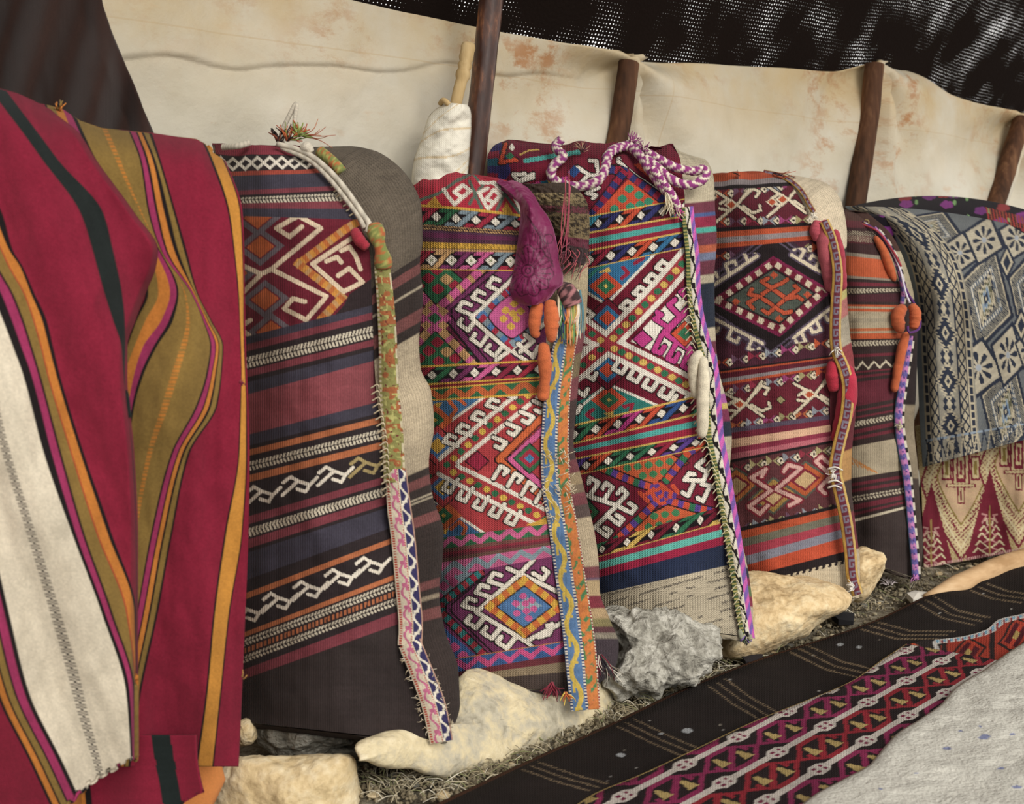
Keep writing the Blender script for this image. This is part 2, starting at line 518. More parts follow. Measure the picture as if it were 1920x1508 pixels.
def ribbon(name, pts, width, parent, paint, D, mat=None, cell=1.6, solid=0.005, label=None, dome=0.006):
    """woven band following (x, y) pixels of its own mid line; paint(P) colours it (U across, S along)"""
    p = smooth_path(np.array(pts, float), max(8, len(pts) * 4))
    w = np.broadcast_to(np.interp(np.linspace(0, 1, len(p)), np.linspace(0, 1, np.size(width)), np.atleast_1d(width)), (len(p),))
    t = np.gradient(p, axis=0); t /= np.linalg.norm(t, axis=1)[:, None]
    nx, ny = t[:, 1], -t[:, 0]
    rows = [(p[i, 0] - nx[i] * w[i] / 2, p[i, 1] - ny[i] * w[i] / 2, p[i, 0] + nx[i] * w[i] / 2, p[i, 1] + ny[i] * w[i] / 2) for i in range(len(p))]
    P = Panel(rows, cell)
    P.S = P.Tn * P.T
    paint(P)
    P.heather(0.15, 3)
    Df = D(np.clip(P.Y, 0, 1600)) - dome * np.sin(np.pi * P.U) + 0.002 * vnoise(P.S / 14, P.U * 2, 8)
    return P.build(name, Df, mat or M_BAND, parent, label, solid)

def felt_roll(name, pts, rads, parent, colr, label=None, seg=12, seed=0):
    """hand-rolled felt sausage; pts (px, py, Y), rads in metres"""
    n = 40
    path = px_path(pts, n)
    r = pchip(np.linspace(0, 1, len(rads)), rads, np.linspace(0, 1, n))
    cap = np.clip(np.minimum(np.linspace(0, 1, n) / 0.08, (1 - np.linspace(0, 1, n)) / 0.08), 0, 1)
    r = r * np.sqrt(np.clip(1 - (1 - cap) ** 2, 0.04, 1))
    th = np.linspace(0, 2 * math.pi, seg, endpoint=False)
    R = r[:, None] * (1 + 0.10 * vnoise(np.arange(n)[:, None] / 3.0, np.cos(th)[None, :] * 1.5 + 3, seed))
    co, f, _ = tube_arrays(path, R, seg)
    C = np.broadcast_to(srgb(colr), (n, seg, 3)) * (1 + 0.15 * vnoise(np.arange(n)[:, None] / 2.0, th[None, :], seed + 4))[..., None]
    o = make_mesh(name, co, f, M_FELT, parent, C)
    if label: o['label'] = label
    return o

def strands(name, spec, parent, mat=M_YARN, loc=None):
    """loose threads joined into one tuft; spec: list of (pts(px,py,Y), radius, colour)"""
    cos, fs, cs, k = [], [], [], 0
    for pts, r, c in spec:
        n = 10
        p = px_path(pts, n)
        co, f, _ = tube_arrays(p, np.linspace(r, r * 0.5, n), 5)
        cos.append(co); fs += [[i + k for i in q] for q in f]; k += len(co)
        cs.append(np.broadcast_to(srgb(c), (len(co), 3)))
    return tag(make_mesh(name, np.vstack(cos), fs, mat, parent, np.vstack(cs), loc=loc), kind='stuff')

def tuft_spec(x, y, Y, n, length, ang, spread, r, colors, seed=0):
    rr = random.Random(seed); out = []
    for i in range(n):
        a = math.radians(ang + rr.uniform(-spread, spread)); l = length * rr.uniform(0.5, 1.1)
        b = a + rr.uniform(-0.7, 0.7)
        x0, y0 = x + rr.uniform(-3, 3), y + rr.uniform(-3, 3)
        x1, y1 = x0 + math.cos(a) * l * 0.5, y0 + math.sin(a) * l * 0.5
        x2, y2 = x1 + math.cos(b) * l * 0.5, y1 + math.sin(b) * l * 0.5
        out.append(([(x0, y0, Y), (x1, y1, Y - rr.uniform(0, 0.012)), (x2, y2, Y - rr.uniform(-0.004, 0.012))], r, rr.choice(colors)))
    return out

# ================================================================== setting
WP, WD, WN = np.array([0.049, 3.18]), np.array([0.722, 0.692]), np.array([0.692, -0.722])

def wall_hit(px, py, off=0.0):
    """(s, z) where the sight line of a pixel meets the wall plane moved off metres into the room"""
    dx, dy, dz = [float(v) for v in rays(px, py)]
    p = WP + WN * off
    t = (p @ WN) / (dx * WN[0] + dy * WN[1])
    q = np.array([dx * t, dy * t])
    return float((q - WP) @ WD), CAMZ + dz * t

def wall_pt(s, off, z):
    s, off, z = np.broadcast_arrays(s, off, z)
    return np.stack([WP[0] + WD[0] * s + WN[0] * off, WP[1] + WD[1] * s + WN[1] * off, z], -1)

# ground -------------------------------------------------------------
def build_floor():
    n = 260
    gx, gy = np.meshgrid(np.linspace(-3.2, 5.2, n), np.linspace(-2.2, 7.2, n))
    z = -0.012 + 0.010 * fbm(gx * 5, gy * 5, 3) + 0.006 * fbm(gx * 19, gy * 19, 9)
    m = ramp_mat('stony_soil', [(0.3, '#4a4238'), (0.45, '#7a6f5d'), (0.6, '#98917f'), (0.75, '#b9b09b')], scale=26, scale2=180, bump=0.9, dist=0.02, rough=1.0)
    o = make_mesh('floor', np.stack([gx, gy, z], -1), grid_faces(n, n), m)
    tag(o, 'stony grey-brown soil of the tent floor', kind='structure')
build_floor()

# tarp wall -----------------------------------------------------------
def tarp_mat():
    m, N, L, P = new_mat('stained_tarp')
    P.inputs['Roughness'].default_value = 0.62
    P.inputs['Specular IOR Level'].default_value = 0.3
    tc = N.new('ShaderNodeTexCoord')
    def nz(scale, detail, stretch=(1, 1, 1), rough=0.6):
        mp = N.new('ShaderNodeMapping'); mp.inputs['Scale'].default_value = stretch
        L.new(tc.outputs['UV'], mp.inputs['Vector'])
        n = N.new('ShaderNodeTexNoise'); n.inputs['Scale'].default_value = scale; n.inputs['Detail'].default_value = detail
        n.inputs['Roughness'].default_value = rough
        L.new(mp.outputs[0], n.inputs['Vector']); return n.outputs['Fac']
    def rng_(s, a, b, lo=0.0, hi=1.0):
        r = N.new('ShaderNodeMapRange'); r.inputs['From Min'].default_value = a; r.inputs['From Max'].default_value = b
        r.inputs['To Min'].default_value = lo; r.inputs['To Max'].default_value = hi
        L.new(s, r.inputs['Value']); return r.outputs[0]
    def mix(f, a, b):
        x = N.new('ShaderNodeMix'); x.data_type = 'RGBA'
        L.new(f, x.inputs['Factor'])
        for s, v in ((x.inputs[6], a), (x.inputs[7], b)):
            if isinstance(v, str): s.default_value = (*srgb(v), 1)
            else: L.new(v, s)
        return x.outputs[2]
    def mul(a, b):
        x = N.new('ShaderNodeMath'); x.operation = 'MULTIPLY'
        L.new(a, x.inputs[0])
        if isinstance(b, (int, float)): x.inputs[1].default_value = b
        else: L.new(b, x.inputs[1])
        return x.outputs[0]
    sep = N.new('ShaderNodeSeparateXYZ'); L.new(tc.outputs['UV'], sep.inputs[0])
    base = mix(rng_(nz(2.2, 5), 0.35, 0.65), '#bdb5a1', '#cec8b9')
    # old yellowish soaking along the top hem, brown rust spatter, larger smears
    top = rng_(sep.outputs['Y'], 1.20, 1.50)
    base = mix(mul(mul(top, rng_(nz(3.5, 6), 0.30, 0.58)), 0.8), base, '#bfa679')
    patch = rng_(nz(1.3, 3), 0.44, 0.58)
    base = mix(mul(mul(rng_(nz(9, 9, (0.8, 1.2, 1), 0.75), 0.50, 0.60), patch), mul(rng_(sep.outputs['Y'], 1.05, 1.45, 0.25, 1.0), 0.9)), base, '#a87446')
    base = mix(mul(rng_(nz(26, 8, (1, 1, 1), 0.8), 0.63, 0.74), 0.5), base, '#b4834f')
    # sewn seams of the sheet
    for axis, v in (('X', wall_hit(1246, 200)[0]), ('Y', wall_hit(1040, 153)[1])):
        sb = N.new('ShaderNodeMath'); sb.operation = 'SUBTRACT'; sb.inputs[1].default_value = v; L.new(sep.outputs[axis], sb.inputs[0])
        ab = N.new('ShaderNodeMath'); ab.operation = 'ABSOLUTE'; L.new(sb.outputs[0], ab.inputs[0])
        base = mix(mul(rng_(ab.outputs[0], 0.0025, 0.0008), 0.35), base, '#b59a72')
    base = mix(mul(rng_(nz(5, 6, (0.6, 1.6, 1)), 0.64, 0.70), 0.35), base, '#c0966a')
    L.new(base, P.inputs['Base Color'])
    bp = N.new('ShaderNodeBump'); bp.inputs['Strength'].default_value = 0.5; bp.inputs['Distance'].default_value = 0.012
    L.new(nz(14, 6), bp.inputs['Height']); L.new(bp.outputs[0], P.inputs['Normal'])
    return m

TOPPX = [(-700, -190), (60, -130), (600, -25), (780, 14), (935, 46), (1100, 76), (1190, 92), (1208, 98), (1330, 104), (1480, 116), (1575, 121), (1610, 113), (1644, 104), (1690, 118), (1729, 134), (1782, 172), (1840, 188), (1910, 203)]
_tp = [wall_hit(x, y) for x, y in TOPPX]
TS = [a for a, _ in _tp] + [3.6, 4.6]; TZ = [b for _, b in _tp] + [1.55, 1.56]
def wall_top(s): return pchip(TS, TZ, s)

POLES = [((1181, 118), (1151, 272)), ((1642, 122), (1602, 384)), ((1916, 226), (1868, 372))]
def build_wall():
    ns, nz_ = 420, 380
    s = np.linspace(-2.2, 4.4, ns); v = np.linspace(0, 1, nz_)
    S, V = np.meshgrid(s, v)
    Z = V * (wall_top(S) - 0.0) - 0.02
    off = 0.024 * fbm(S * 1.7, Z * 2.2, 21) + 0.009 * fbm(S * 5 + 1.5 * Z, Z * 4, 5) + 0.004 * np.abs(fbm(S * 9 + 3 * Z, Z * 7 - S, 51))
    # doubled upper sheet hanging over the lower one, with its wavy lower hem
    hem = np.interp(S, [wall_hit(180, 110)[0], wall_hit(430, 124)[0], wall_hit(700, 132)[0], wall_hit(900, 128)[0], wall_hit(1150, 150)[0]],
                    [wall_hit(180, 108)[1], wall_hit(430, 122)[1], wall_hit(700, 131)[1], wall_hit(900, 129)[1], wall_hit(1150, 152)[1]])
    hem = hem + 0.008 * np.sin(S * 17) + 0.006 * vnoise(S * 9, S * 0, 2)
    fade = np.clip((wall_hit(1120, 150)[0] - S) / 0.25, 0, 1)
    up = np.clip((Z - hem) / 0.007, 0, 1) * fade
    off = off + up * (0.004 + 0.005 * np.exp(-np.clip(Z - hem, 0, 1) / 0.10))
    # pull folds fanning out below each pole head
    for (a, b) in POLES:
        s0, z0 = wall_hit(*a)
        ds, dz = S - s0, z0 - Z
        r = np.hypot(ds, dz) + 1e-6; an = np.arctan2(ds, dz)
        amp = 0.034 * np.exp(-((r - 0.18) / 0.28) ** 2)
        off = off + amp * np.sin(an * 7 + 1.2 * np.sin(an * 3)) * np.clip(r / 0.06, 0, 1)
        off = off + 0.02 * np.exp(-(ds / 0.05) ** 2) * np.exp(-dz / 0.6)
    # small knots of cloth on the hem above the poles
    co = wall_pt(S, off, Z)
    uv = np.stack([S, Z], -1)
    o = make_mesh('wall_back', co, grid_faces(nz_, ns, flip=True), tarp_mat(), uv=uv)
    md = o.modifiers.new('thickness', 'SOLIDIFY'); md.thickness = 0.003
    tag(o, 'off-white tarpaulin tent wall with brown stains', kind='structure')
build_wall()

# goat-hair roof -------------------------------------------------------
def roof_mat():
    m, N, L, P = new_mat('goat_hair_roof')
    P.inputs['Base Color'].default_value = (*srgb('#1c1512'), 1)
    P.inputs['Roughness'].default_value = 1.0
    P.inputs['Specular IOR Level'].default_value = 0.05
    tc = N.new('ShaderNodeTexCoord')
    # loose weave: open meshes between warp and weft where the cloth is worn
    mp = N.new('ShaderNodeMapping'); mp.inputs['Scale'].default_value = (0.72, 0.85, 1); L.new(tc.outputs['UV'], mp.inputs['Vector'])
    wob = N.new('ShaderNodeTexNoise'); wob.inputs['Scale'].default_value = 14
    L.new(tc.outputs['UV'], wob.inputs['Vector'])
    wv = N.new('ShaderNodeVectorMath'); wv.operation = 'SCALE'; wv.inputs['Scale'].default_value = 0.004
    L.new(wob.outputs['Color'], wv.inputs[0])
    ad = N.new('ShaderNodeVectorMath'); ad.operation = 'ADD'; L.new(mp.outputs[0], ad.inputs[0]); L.new(wv.outputs[0], ad.inputs[1])
    vo = N.new('ShaderNodeTexVoronoi'); vo.inputs['Scale'].default_value = 112; vo.inputs['Randomness'].default_value = 0.25; vo.voronoi_dimensions = '2D'
    L.new(ad.outputs[0], vo.inputs['Vector'])
    nn = N.new('ShaderNodeTexNoise'); nn.inputs['Scale'].default_value = 5.5; nn.inputs['Detail'].default_value = 5
    L.new(tc.outputs['UV'], nn.inputs['Vector'])
    th = N.new('ShaderNodeMapRange'); th.inputs['From Min'].default_value = 0.47; th.inputs['From Max'].default_value = 0.74
    th.inputs['To Min'].default_value = 0.0; th.inputs['To Max'].default_value = 0.33
    L.new(nn.outputs['Fac'], th.inputs['Value'])
    lt = N.new('ShaderNodeMath'); lt.operation = 'LESS_THAN'
    L.new(vo.outputs['Distance'], lt.inputs[0]); L.new(th.outputs[0], lt.inputs[1])
    tr = N.new('ShaderNodeBsdfTransparent')
    mx = N.new('ShaderNodeMixShader')
    L.new(lt.outputs[0], mx.inputs['Fac']); L.new(P.outputs[0], mx.inputs[1]); L.new(tr.outputs[0], mx.inputs[2])
    out = N['Material Output']; L.new(mx.outputs[0], out.inputs['Surface'])
    bp = N.new('ShaderNodeBump'); bp.inputs['Strength'].default_value = 0.6; bp.inputs['Distance'].default_value = 0.004
    n2 = N.new('ShaderNodeTexNoise'); n2.inputs['Scale'].default_value = 120
    L.new(tc.outputs['UV'], n2.inputs['Vector'])
    L.new(n2.outputs['Fac'], bp.inputs['Height']); L.new(bp.outputs[0], P.inputs['Normal'])
    return m

def build_roof():
    ns, nr = 180, 70
    S, R = np.meshgrid(np.linspace(-2.4, 4.8, ns), np.linspace(-0.05, 1.7, nr))
    Z = wall_top(np.clip(S, -2.2, 4.3)) * 0.35 + 1.535 * 0.65 + np.where(R > 0, np.where(R < 0.45, 1.7 * R, 0.765 + 0.30 * (R - 0.45)), 1.7 * R) + 0.012
    Z = Z + 0.03 * fbm(S * 1.4, R * 1.8, 31) * np.clip(R / 0.2, 0.1, 1)
    o = make_mesh('ceiling', wall_pt(S, R - 0.02, Z), grid_faces(nr, ns), roof_mat(), uv=np.stack([S, np.where(R < 0.45, R * 1.9, 0.855 + (R - 0.45))], -1))
    tag(o, 'dark loosely woven goat-hair tent roof with light in its meshes', kind='structure')
build_roof()

# ================================================================== poles
M_POLE = ramp_mat('polished_dark_pole', [(0.3, '#2a1712'), (0.5, '#40261d'), (0.60, '#5c3a2a'), (0.72, '#a06a45')], scale=30, stretch=(1, 1, 0.3), rough=0.32, bump=0.25, dist=0.004, scale2=50, spec=0.5)
M_STAKE = ramp_mat('weathered_brown_stake', [(0.3, '#38251a'), (0.5, '#573a28'), (0.7, '#7d5a40')], scale=10, stretch=(1, 1, 0.15), rough=0.8, bump=0.5, dist=0.004, scale2=70)
M_STICK = ramp_mat('pale_stick', [(0.3, '#93784f'), (0.5, '#b59a6d'), (0.7, '#cbb389')], scale=12, stretch=(1, 1, 0.2), rough=0.8, bump=0.4, dist=0.003)

def pole(name, label, top, bot, Yt, Yb, rpx, mat, extend=1.2, up=0.0, bend=0.0, seed=0, knots=()):
    a, b = at(*top, Yt), at(*bot, Yb)
    d = (b - a)
    k = (a[2] - 0.0) / (a[2] - b[2])          # run on down to the ground
    e = a + d * k
    a2 = a - d * up
    n = 60
    t = np.linspace(0, 1, n)[:, None]
    p = a2 * (1 - t) + e * t
    p[:, 0] += bend * np.sin(t[:, 0] * math.pi * 2.2) + 0.004 * vnoise(t[:, 0] * 9, t[:, 0] * 0, seed)
    seg = 16; th = np.linspace(0, 2 * math.pi, seg, endpoint=False)
    r = rpx * Yt / FPX
    R = r * (1 + 0.06 * vnoise(t * 14, np.cos(th)[None, :] + 4, seed) + 0.04 * vnoise(t * 50, np.sin(th)[None, :] * 2, seed + 2))
    for kt, ka in knots:
        R = R + r * 0.35 * np.exp(-((t - kt) / 0.012) ** 2) * np.exp(-((np.cos(th - ka) - 1) / 0.25) ** 2)[None, :]
    co, f, _ = tube_arrays(p, R, seg)
    o = make_mesh(name, co, f, mat, loc=e)
    o.data.set_sharp_from_angle(angle=math.radians(50))
    return tag(o, label, 'pole', 'tent poles')

pole('tent_pole', 'thick polished dark brown tent pole in front of the tarpaulin', (915, 12), (880, 330), 2.86, 2.86, 22, M_POLE, up=0.75, bend=0.006, seed=4, knots=((0.52, 3.4), (0.60, 2.8), (0.66, 4.0)))
for i, ((a, b), r, lab) in enumerate(zip(POLES, (20, 18, 17), (
        'rough brown stake behind the sack tied with purple rope', 'straight brown stake rising behind the black floral cloth and pale sack',
        'brown stake at the lowered end of the tarpaulin hem'))):
    s0, z0 = wall_hit(*a, off=0.035); s1, z1 = wall_hit(*b, off=0.035)
    Y0 = wall_pt(s0, 0.045, z0)[1]; Y1 = wall_pt(s1, 0.045, z1)[1]
    pole('tent_stake', lab, a, b, Y0, Y1, r, M_STAKE, seed=11 + i, bend=0.004)


# pale notched stick wrapped in white sheeting
def build_stick():
    base = at(815, 352, 2.74)
    t = thing('wrapped_stick', 'pale notched stick with white plastic sheeting wound round it, beside the dark pole', 'stick', (base[0], base[1], 0.0))
    n = 50
    p = px_path([(879, 82, 2.80), (868, 140, 2.79), (856, 190, 2.78), (830, 330, 2.76), (812, 420, 2.75)], n)
    s = np.linspace(0, 1, n)
    r = np.full(n, 0.0165)
    for k in (0.05, 0.10, 0.145): r = r * (1 - 0.22 * np.exp(-((s - k) / 0.008) ** 2))
    r = np.where(s > 0.2, r * 0.8, r); r[0] *= 0.85
    tube('stick', p, r, M_STICK, t, 12)
    # winding sheet
    rows = [(836, 192, 876, 196), (818, 204, 882, 205), (803, 220, 884, 222), (795, 245, 884, 240), (785, 275, 882, 270), (776, 300, 880, 300), (772, 335, 878, 330), (776, 380, 876, 380), (782, 440, 872, 440)]
    P = Panel(rows, 2.5)
    P.fill('#e0dac9')
    for k in range(7):
        y0 = 190 + k * 34
        d = np.abs((P.Y - y0) - 60 * (1 - P.U) + 20 * np.sin(P.U * 3 + k))
        P.put(d < 1.8, '#d2bd98')
    wr = 0.010 * np.sin((P.Y + 70 * P.U) / 11.0 + 2 * vnoise(P.U * 3, P.Y / 40, 2)) + 0.006 * fbm(P.U * 5, P.Y / 18, 6)
    D = 2.76 - 0.055 * np.sqrt(np.clip(1 - (2 * P.U - 1) ** 2, 0, 1)) + wr * 0.5
    m = cloth_mat('white_sheeting', weave=1500, bump=0.2, dist=0.001, var=0.08, rough=0.45, yarn=0.05, sheen=0.0)
    P.build('wrapping_sheet', D, m, t, 'white plastic sheeting', solid=0.004)
    # back half of the winding
    Q = Panel(rows, 6); Q.fill('#e0dac9')
    Q.build('wrapping_back', 2.76 + 0.05 * np.sqrt(np.clip(1 - (2 * Q.U - 1) ** 2, 0, 1)), m, t)
    felt = px_path([(826, 194, 2.74), (832, 188, 2.72), (842, 196, 2.72)], 10)
    tube('knot', felt, 0.006, M_STICK, t, 8)
build_stick()

# brown curtain at the left -------------------------------------------
def build_curtain():
    xs = lambda y: np.interp(y, [-60, 12, 60, 120, 180, 245, 420], [178, 194, 210, 235, 258, 287, 345])
    ys = np.linspace(-80, 700, 120); u = np.linspace(0, 1, 130)
    Yg, U = np.meshgrid(ys, u, indexing='ij')
    Xr = xs(Yg); X = -300 + (Xr + 300) * U
    w = 0.5 + 0.5 * (Yg + 80) / 500
    fold = 0.045 * np.sin((X + 0.28 * Yg) / 21.0) * np.clip((Xr - X) / 40, 0.0, 1) + 0.022 * np.sin((X + 0.1 * Yg) / 47 + 1) + 0.006 * fbm(X / 40, Yg / 120, 14)
    D = 2.10 - 0.10 * (1 - U) + fold * w
    co = at(X, Yg, D)
    m = cloth_mat('brown_cotton', weave=2500, tint='#30201b', bump=0.25, dist=0.0008, var=0.2, yarn=0.1, sheen=0.1, rough=0.9)
    base = co[-1, 60]
    o = make_mesh('brown_curtain', co, grid_faces(120, 130, flip=True), m, uv=np.stack([X * .001, Yg * .001], -1), loc=(base[0], base[1], base[2]))
    md = o.modifiers.new('thickness', 'SOLIDIFY'); md.thickness = 0.003
    tag(o, 'dark brown pleated cloth hanging behind the red striped kilim', 'curtain')
build_curtain()

# ================================================================== colours
BLK, WHT, CRM = '#211a1b', '#e6dccb', '#cbb99b'
# ================================================================== sack 1: dark brown with stripes
def sack_one():
    base = at(640, 1385, 2.30)
    t = thing('woven_sack', 'tall dark brown storage sack with orange stripes and white hook rows, beside the red kilim', 'sack', base, 'woven storage sacks')
    Ds = dtable([(270, 2.42), (300, 2.37), (345, 2.32), (430, 2.27), (700, 2.22), (1100, 2.18), (1300, 2.155), (1395, 2.145)])
    rows = [(398, 272, 556, 274), (402, 294, 585, 293), (406, 324, 612, 318), (410, 374, 640, 364), (416, 404, 670, 412), (424, 505, 694, 482),
            (428, 645, 698, 577), (430, 704, 700, 638), (432, 752, 702, 680), (434, 826, 708, 757), (434, 868, 716, 798), (434, 916, 722, 843),
            (435, 976, 724, 892), (435, 1044, 728, 950), (435, 1130, 735, 1016), (435, 1200, 741, 1083), (435, 1288, 747, 1182), (438, 1352, 806, 1392)]
    P = Panel(rows, 1.9)
    dk, nv, rd, dr, org = '#31282a', '#423e4b', '#803b45', '#90484f', '#b5683f'
    P.fill('#322a29')
    P.bands([(272, '#8a3040'), (290, dk), (323, '#a24434'), (331, nv), (360, rd), (368, dk), (372, dk), (383, rd), (391, nv), (404, '#6d1f2f'),
             (640, nv), (655, rd), (668, dk), (702, rd), (715, dk), (726, nv), (748, dr), (824, nv), (843, dk), (851, org), (863, dk), (900, org),
             (912, dk), (978, rd), (992, dk), (1022, rd), (1038, dk), (1046, nv), (1098, dk), (1122, org), (1134, dk), (1194, org), (1204, dk), (1264, rd), (1282, '#362d2c')])
    # braid at the mouth
    P.region(290, 323)
    for ph in (0, 1):
        q = ((P.X) / 46 + ph * 0.5) % 1.0
        tri = np.abs(q - 0.5) * 2
        P.put(np.abs((P.V - 296) / 22 - tri) < 0.17, WHT)
    P.region()
    for a, b in ((371, 383), (677, 700), (872, 894), (998, 1018), (1207, 1221), (1238, 1252)):
        P.twine(a, b, '#cfc3ac', dk, 6.5)
    W = (P.V >= 1225) & (P.V < 1234)
    P.put(W & ((P.X / 7.5) % 1 < 0.6), org)
    # hook rows
    for v0, v1, xs, sl in ((912, 978, (496, 565, 632, 692), -0.275), (1134, 1194, (470, 528, 585, 644, 702), -0.385)):
        P.region(v0, v1)
        for j, x in enumerate(xs):
            y = (v0 + v1) / 2 - 2 + sl * (x - 435)
            c = WHT if not (v0 == 912 and j == 3) else '#a8935f'
            s_ = 0.82
            L = [[(x - 36, y + 22), (x - 6, y - 5), (x + 16, y + 2)], [(x - 6, y - 5), (x - 20, y - 13), (x - 34, y - 2)],
                 [(x + 16, y + 2), (x + 8, y + 15), (x - 8, y + 10)], [(x + 16, y + 2), (x + 30, y - 12)]]
            P.strokes(L, 6.2, c)
    # big hooked field
    P.region(404, 640)
    mr, gy, og, tan, wh = '#6d1f2f', '#6c6168', '#b85a2c', '#b98a55', '#d9c2a4'
    for cx, cy in ((488, 463), (497, 561), (483, 408), (508, 622)):
        P.nest(cx, cy, 46, 36, [(1, gy), (0.66, mr), (0.58, og)], sh=-0.05)
    for cx, cy in ((440, 512), (412, 470), (412, 560)): P.nest(cx, cy, 40, 34, [(1, gy), (0.6, og)])
    P.checks([(668, 418), (645, 432), (560, 495), (641, 558), (604, 597)], 15, ['#c8862f', tan, '#b9662c'], 8)
    whites = [[(455, 498), (490, 514)], [(456, 548), (490, 514)], [(490, 514), (509, 505)],
              [(509, 505), (602, 428), (559, 405), (518, 428), (543, 444), (566, 425)],
              [(509, 505), (612, 556), (574, 600), (533, 579), (549, 560), (572, 566)],
              [(668, 441), (586, 495), (644, 547), (680, 529), (655, 503), (634, 517)],
              [(612, 490), (632, 482), (640, 492)],
              [(640, 470), (656, 463), (668, 482), (676, 505)], [(455, 610), (470, 600)], [(455, 620), (468, 630)]]
    P.strokes(whites, 8.5, wh)
    P.poly([(655, 552), (700, 520), (700, 600), (620, 600), (645, 572)], '#33282a')
    P.region()
    P.heather(0.16, 1)
    P.ruffle(4, 60, 3, 40)
    D = Ds(P.YR) + 0.08 * (1 - P.U) ** 2 - 0.080 * np.sin(np.pi * P.U ** 0.9) + 0.012 * fbm(P.X / 90, P.Y / 120, 2)
    P.build('front_panel', D, M_KILIM, t)
    PB = [(590, 276), (655, 274), (700, 282), (735, 302), (768, 338), (788, 388), (790, 450), (785, 490), (791, 560), (783, 640), (786, 690), (806, 735), (811, 800), (801, 868),
          (808, 930), (829, 1000), (826, 1060), (820, 1110), (830, 1180), (856, 1258), (858, 1320), (832, 1392)]
    dkb, rdb = '#3a302d', '#7c4a48'
    back_panel('back_panel', P, Ds, PB, [(0, '#675c4f'), (476, dkb), (492, rdb), (512, dkb), (533, '#b3a58c'), (536, dkb), (539, '#b3a58c'), (542, dkb), (574, rdb), (600, dkb),
               (622, '#b7a68a'), (874, dkb), (890, rdb), (906, dkb), (924, '#b3a58c'), (927, dkb), (930, '#b3a58c'), (933, dkb), (957, rdb), (976, dkb), (1084, rdb), (1102, dkb),
               (1114, '#9c8b74'), (1120, dkb), (1140, rdb), (1160, dkb)], M_BACK, t, th=0.24, side=0.10, dl=0.06, seed=2)
    Df = lambda y: Ds(y) - 0.014
    # seam bands
    def upper(B):
        B.fill('#8e8b4c')
        n = vnoise(B.U * 3, B.S / 9, 4); B.put(n > 0.18, '#a86238'); B.put(vnoise(B.U * 7, B.S / 5, 9) > 0.5, '#b7b368')
        B.put(vnoise(B.U * 9, B.S / 4, 12) > 0.72, '#6d2a2c')
        B.put((B.U < 0.14) & ((B.S / 9) % 1 < 0.55), '#c9bc9c'); B.put((B.U > 0.88) & (vnoise(B.S / 6, B.U, 2) > 0), '#c9bc9c')
    ribbon('seam_band', [(716, 498), (722, 560), (727, 640), (729, 720), (735, 800), (738, 862), (740, 905)], [30, 34, 36, 40, 42], t, upper, Df, label='worn green and orange seam band')
    def lower(B):
        B.fill('#dccfb6')
        B.put(B.U > 0.58, '#dccfb6')
        B.put((B.U > 0.60) & (B.U < 0.93), '#3a3560')
        q = (B.S / 42) % 1
        B.put((B.U > 0.62) & (np.abs(B.U - 0.76 - 0.13 * np.sin(q * 2 * np.pi)) < 0.055), '#e6ddca')
        B.put((B.U > 0.66) & (B.U < 0.86) & (np.abs(q - 0.5) < 0.07), '#e6ddca')
        B.put((B.U > 0.93), '#b8907c')
        B.put((B.U > 0.18) & (B.U < 0.55) & (np.abs(B.U - 0.37 - 0.12 * np.sin(q * 2 * np.pi + 1)) < 0.05), '#cf6f93')
        B.put((B.U > 0.26) & (B.U < 0.50) & ((np.abs(q - 0.25) < 0.07)), '#cf6f93')
        B.put((B.U > 0.42) & (B.U < 0.52) & (q > 0.25) & (q < 0.5), '#cf6f93')
        B.put((np.abs(B.U - 0.11) < 0.04) & ((B.S / 5) % 1 < 0.6), '#b8402f'); B.put((np.abs(B.U - 0.56) < 0.025) & ((B.S / 5) % 1 < 0.6), '#b8402f')
    ribbon('seam_band', [(742, 880), (748, 950), (756, 1010), (764, 1100), (770, 1170), (768, 1212)], [40, 46, 46, 46, 46], t, lower, Df, label='cream seam band with pink and navy hooks')
    bend = ribbon('seam_band_end', [(768, 1206), (782, 1240), (800, 1285), (815, 1330), (828, 1392)], [44, 44, 46, 44], t, lower, lambda y: Df(y) - 0.006, label='frayed lower end of the cream seam band')
    fz = []
    rr = random.Random(3)
    for (xa, ya, xb, yb, an) in ((756, 1230, 808, 1390, 170), (794, 1220, 850, 1375, -20)):
        for k in range(26):
            q = rr.random(); fz += tuft_spec(xa + (xb - xa) * q, ya + (yb - ya) * q, 2.125, 1, 11, an, 50, 0.0008, ['#cdbd9f', '#bba98a', '#d8ccb4'], k + 40)
    strands('frayed_edge', fz, bend)
    # stitched zigzag along the seam
    fz = []
    for k, y in enumerate(list(range(330, 410, 9)) + list(range(725, 935, 12))):
        x = np.interp(y, P.yr, P.xr)
        fz.append(([(x - 10, y + 3, Df(y) - .006), (x + 3, y - 4, Df(y) - .010), (x + 6, y + 6, Df(y) - .006)], 0.0017, '#c6b797'))
    strands('seam_stitching', fz, t)
    # green and orange knotted tab, red felt tag
    def tabc(S, T):
        n = vnoise(S * 260, T * 2, 5); c = np.empty(S.shape + (3,)); c[:] = srgb('#77803f')
        c[n > 0.1] = srgb('#b35c2f'); c[vnoise(S * 500, T * 3, 8) > 0.45] = srgb('#a3a052'); return c
    tube('knotted_tab', px_path([(701, 424, 2.245), (708, 448, 2.235), (716, 475, 2.235), (720, 502, 2.24)], 24), 0.014 + 0.003 * np.sin(np.linspace(0, 9, 24)), M_YARN, t, 12, tabc)
    tube('knotted_tab', px_path([(600, 284, 2.36), (625, 305, 2.34), (640, 322, 2.33)], 20), 0.011, M_YARN, t, 10, tabc)
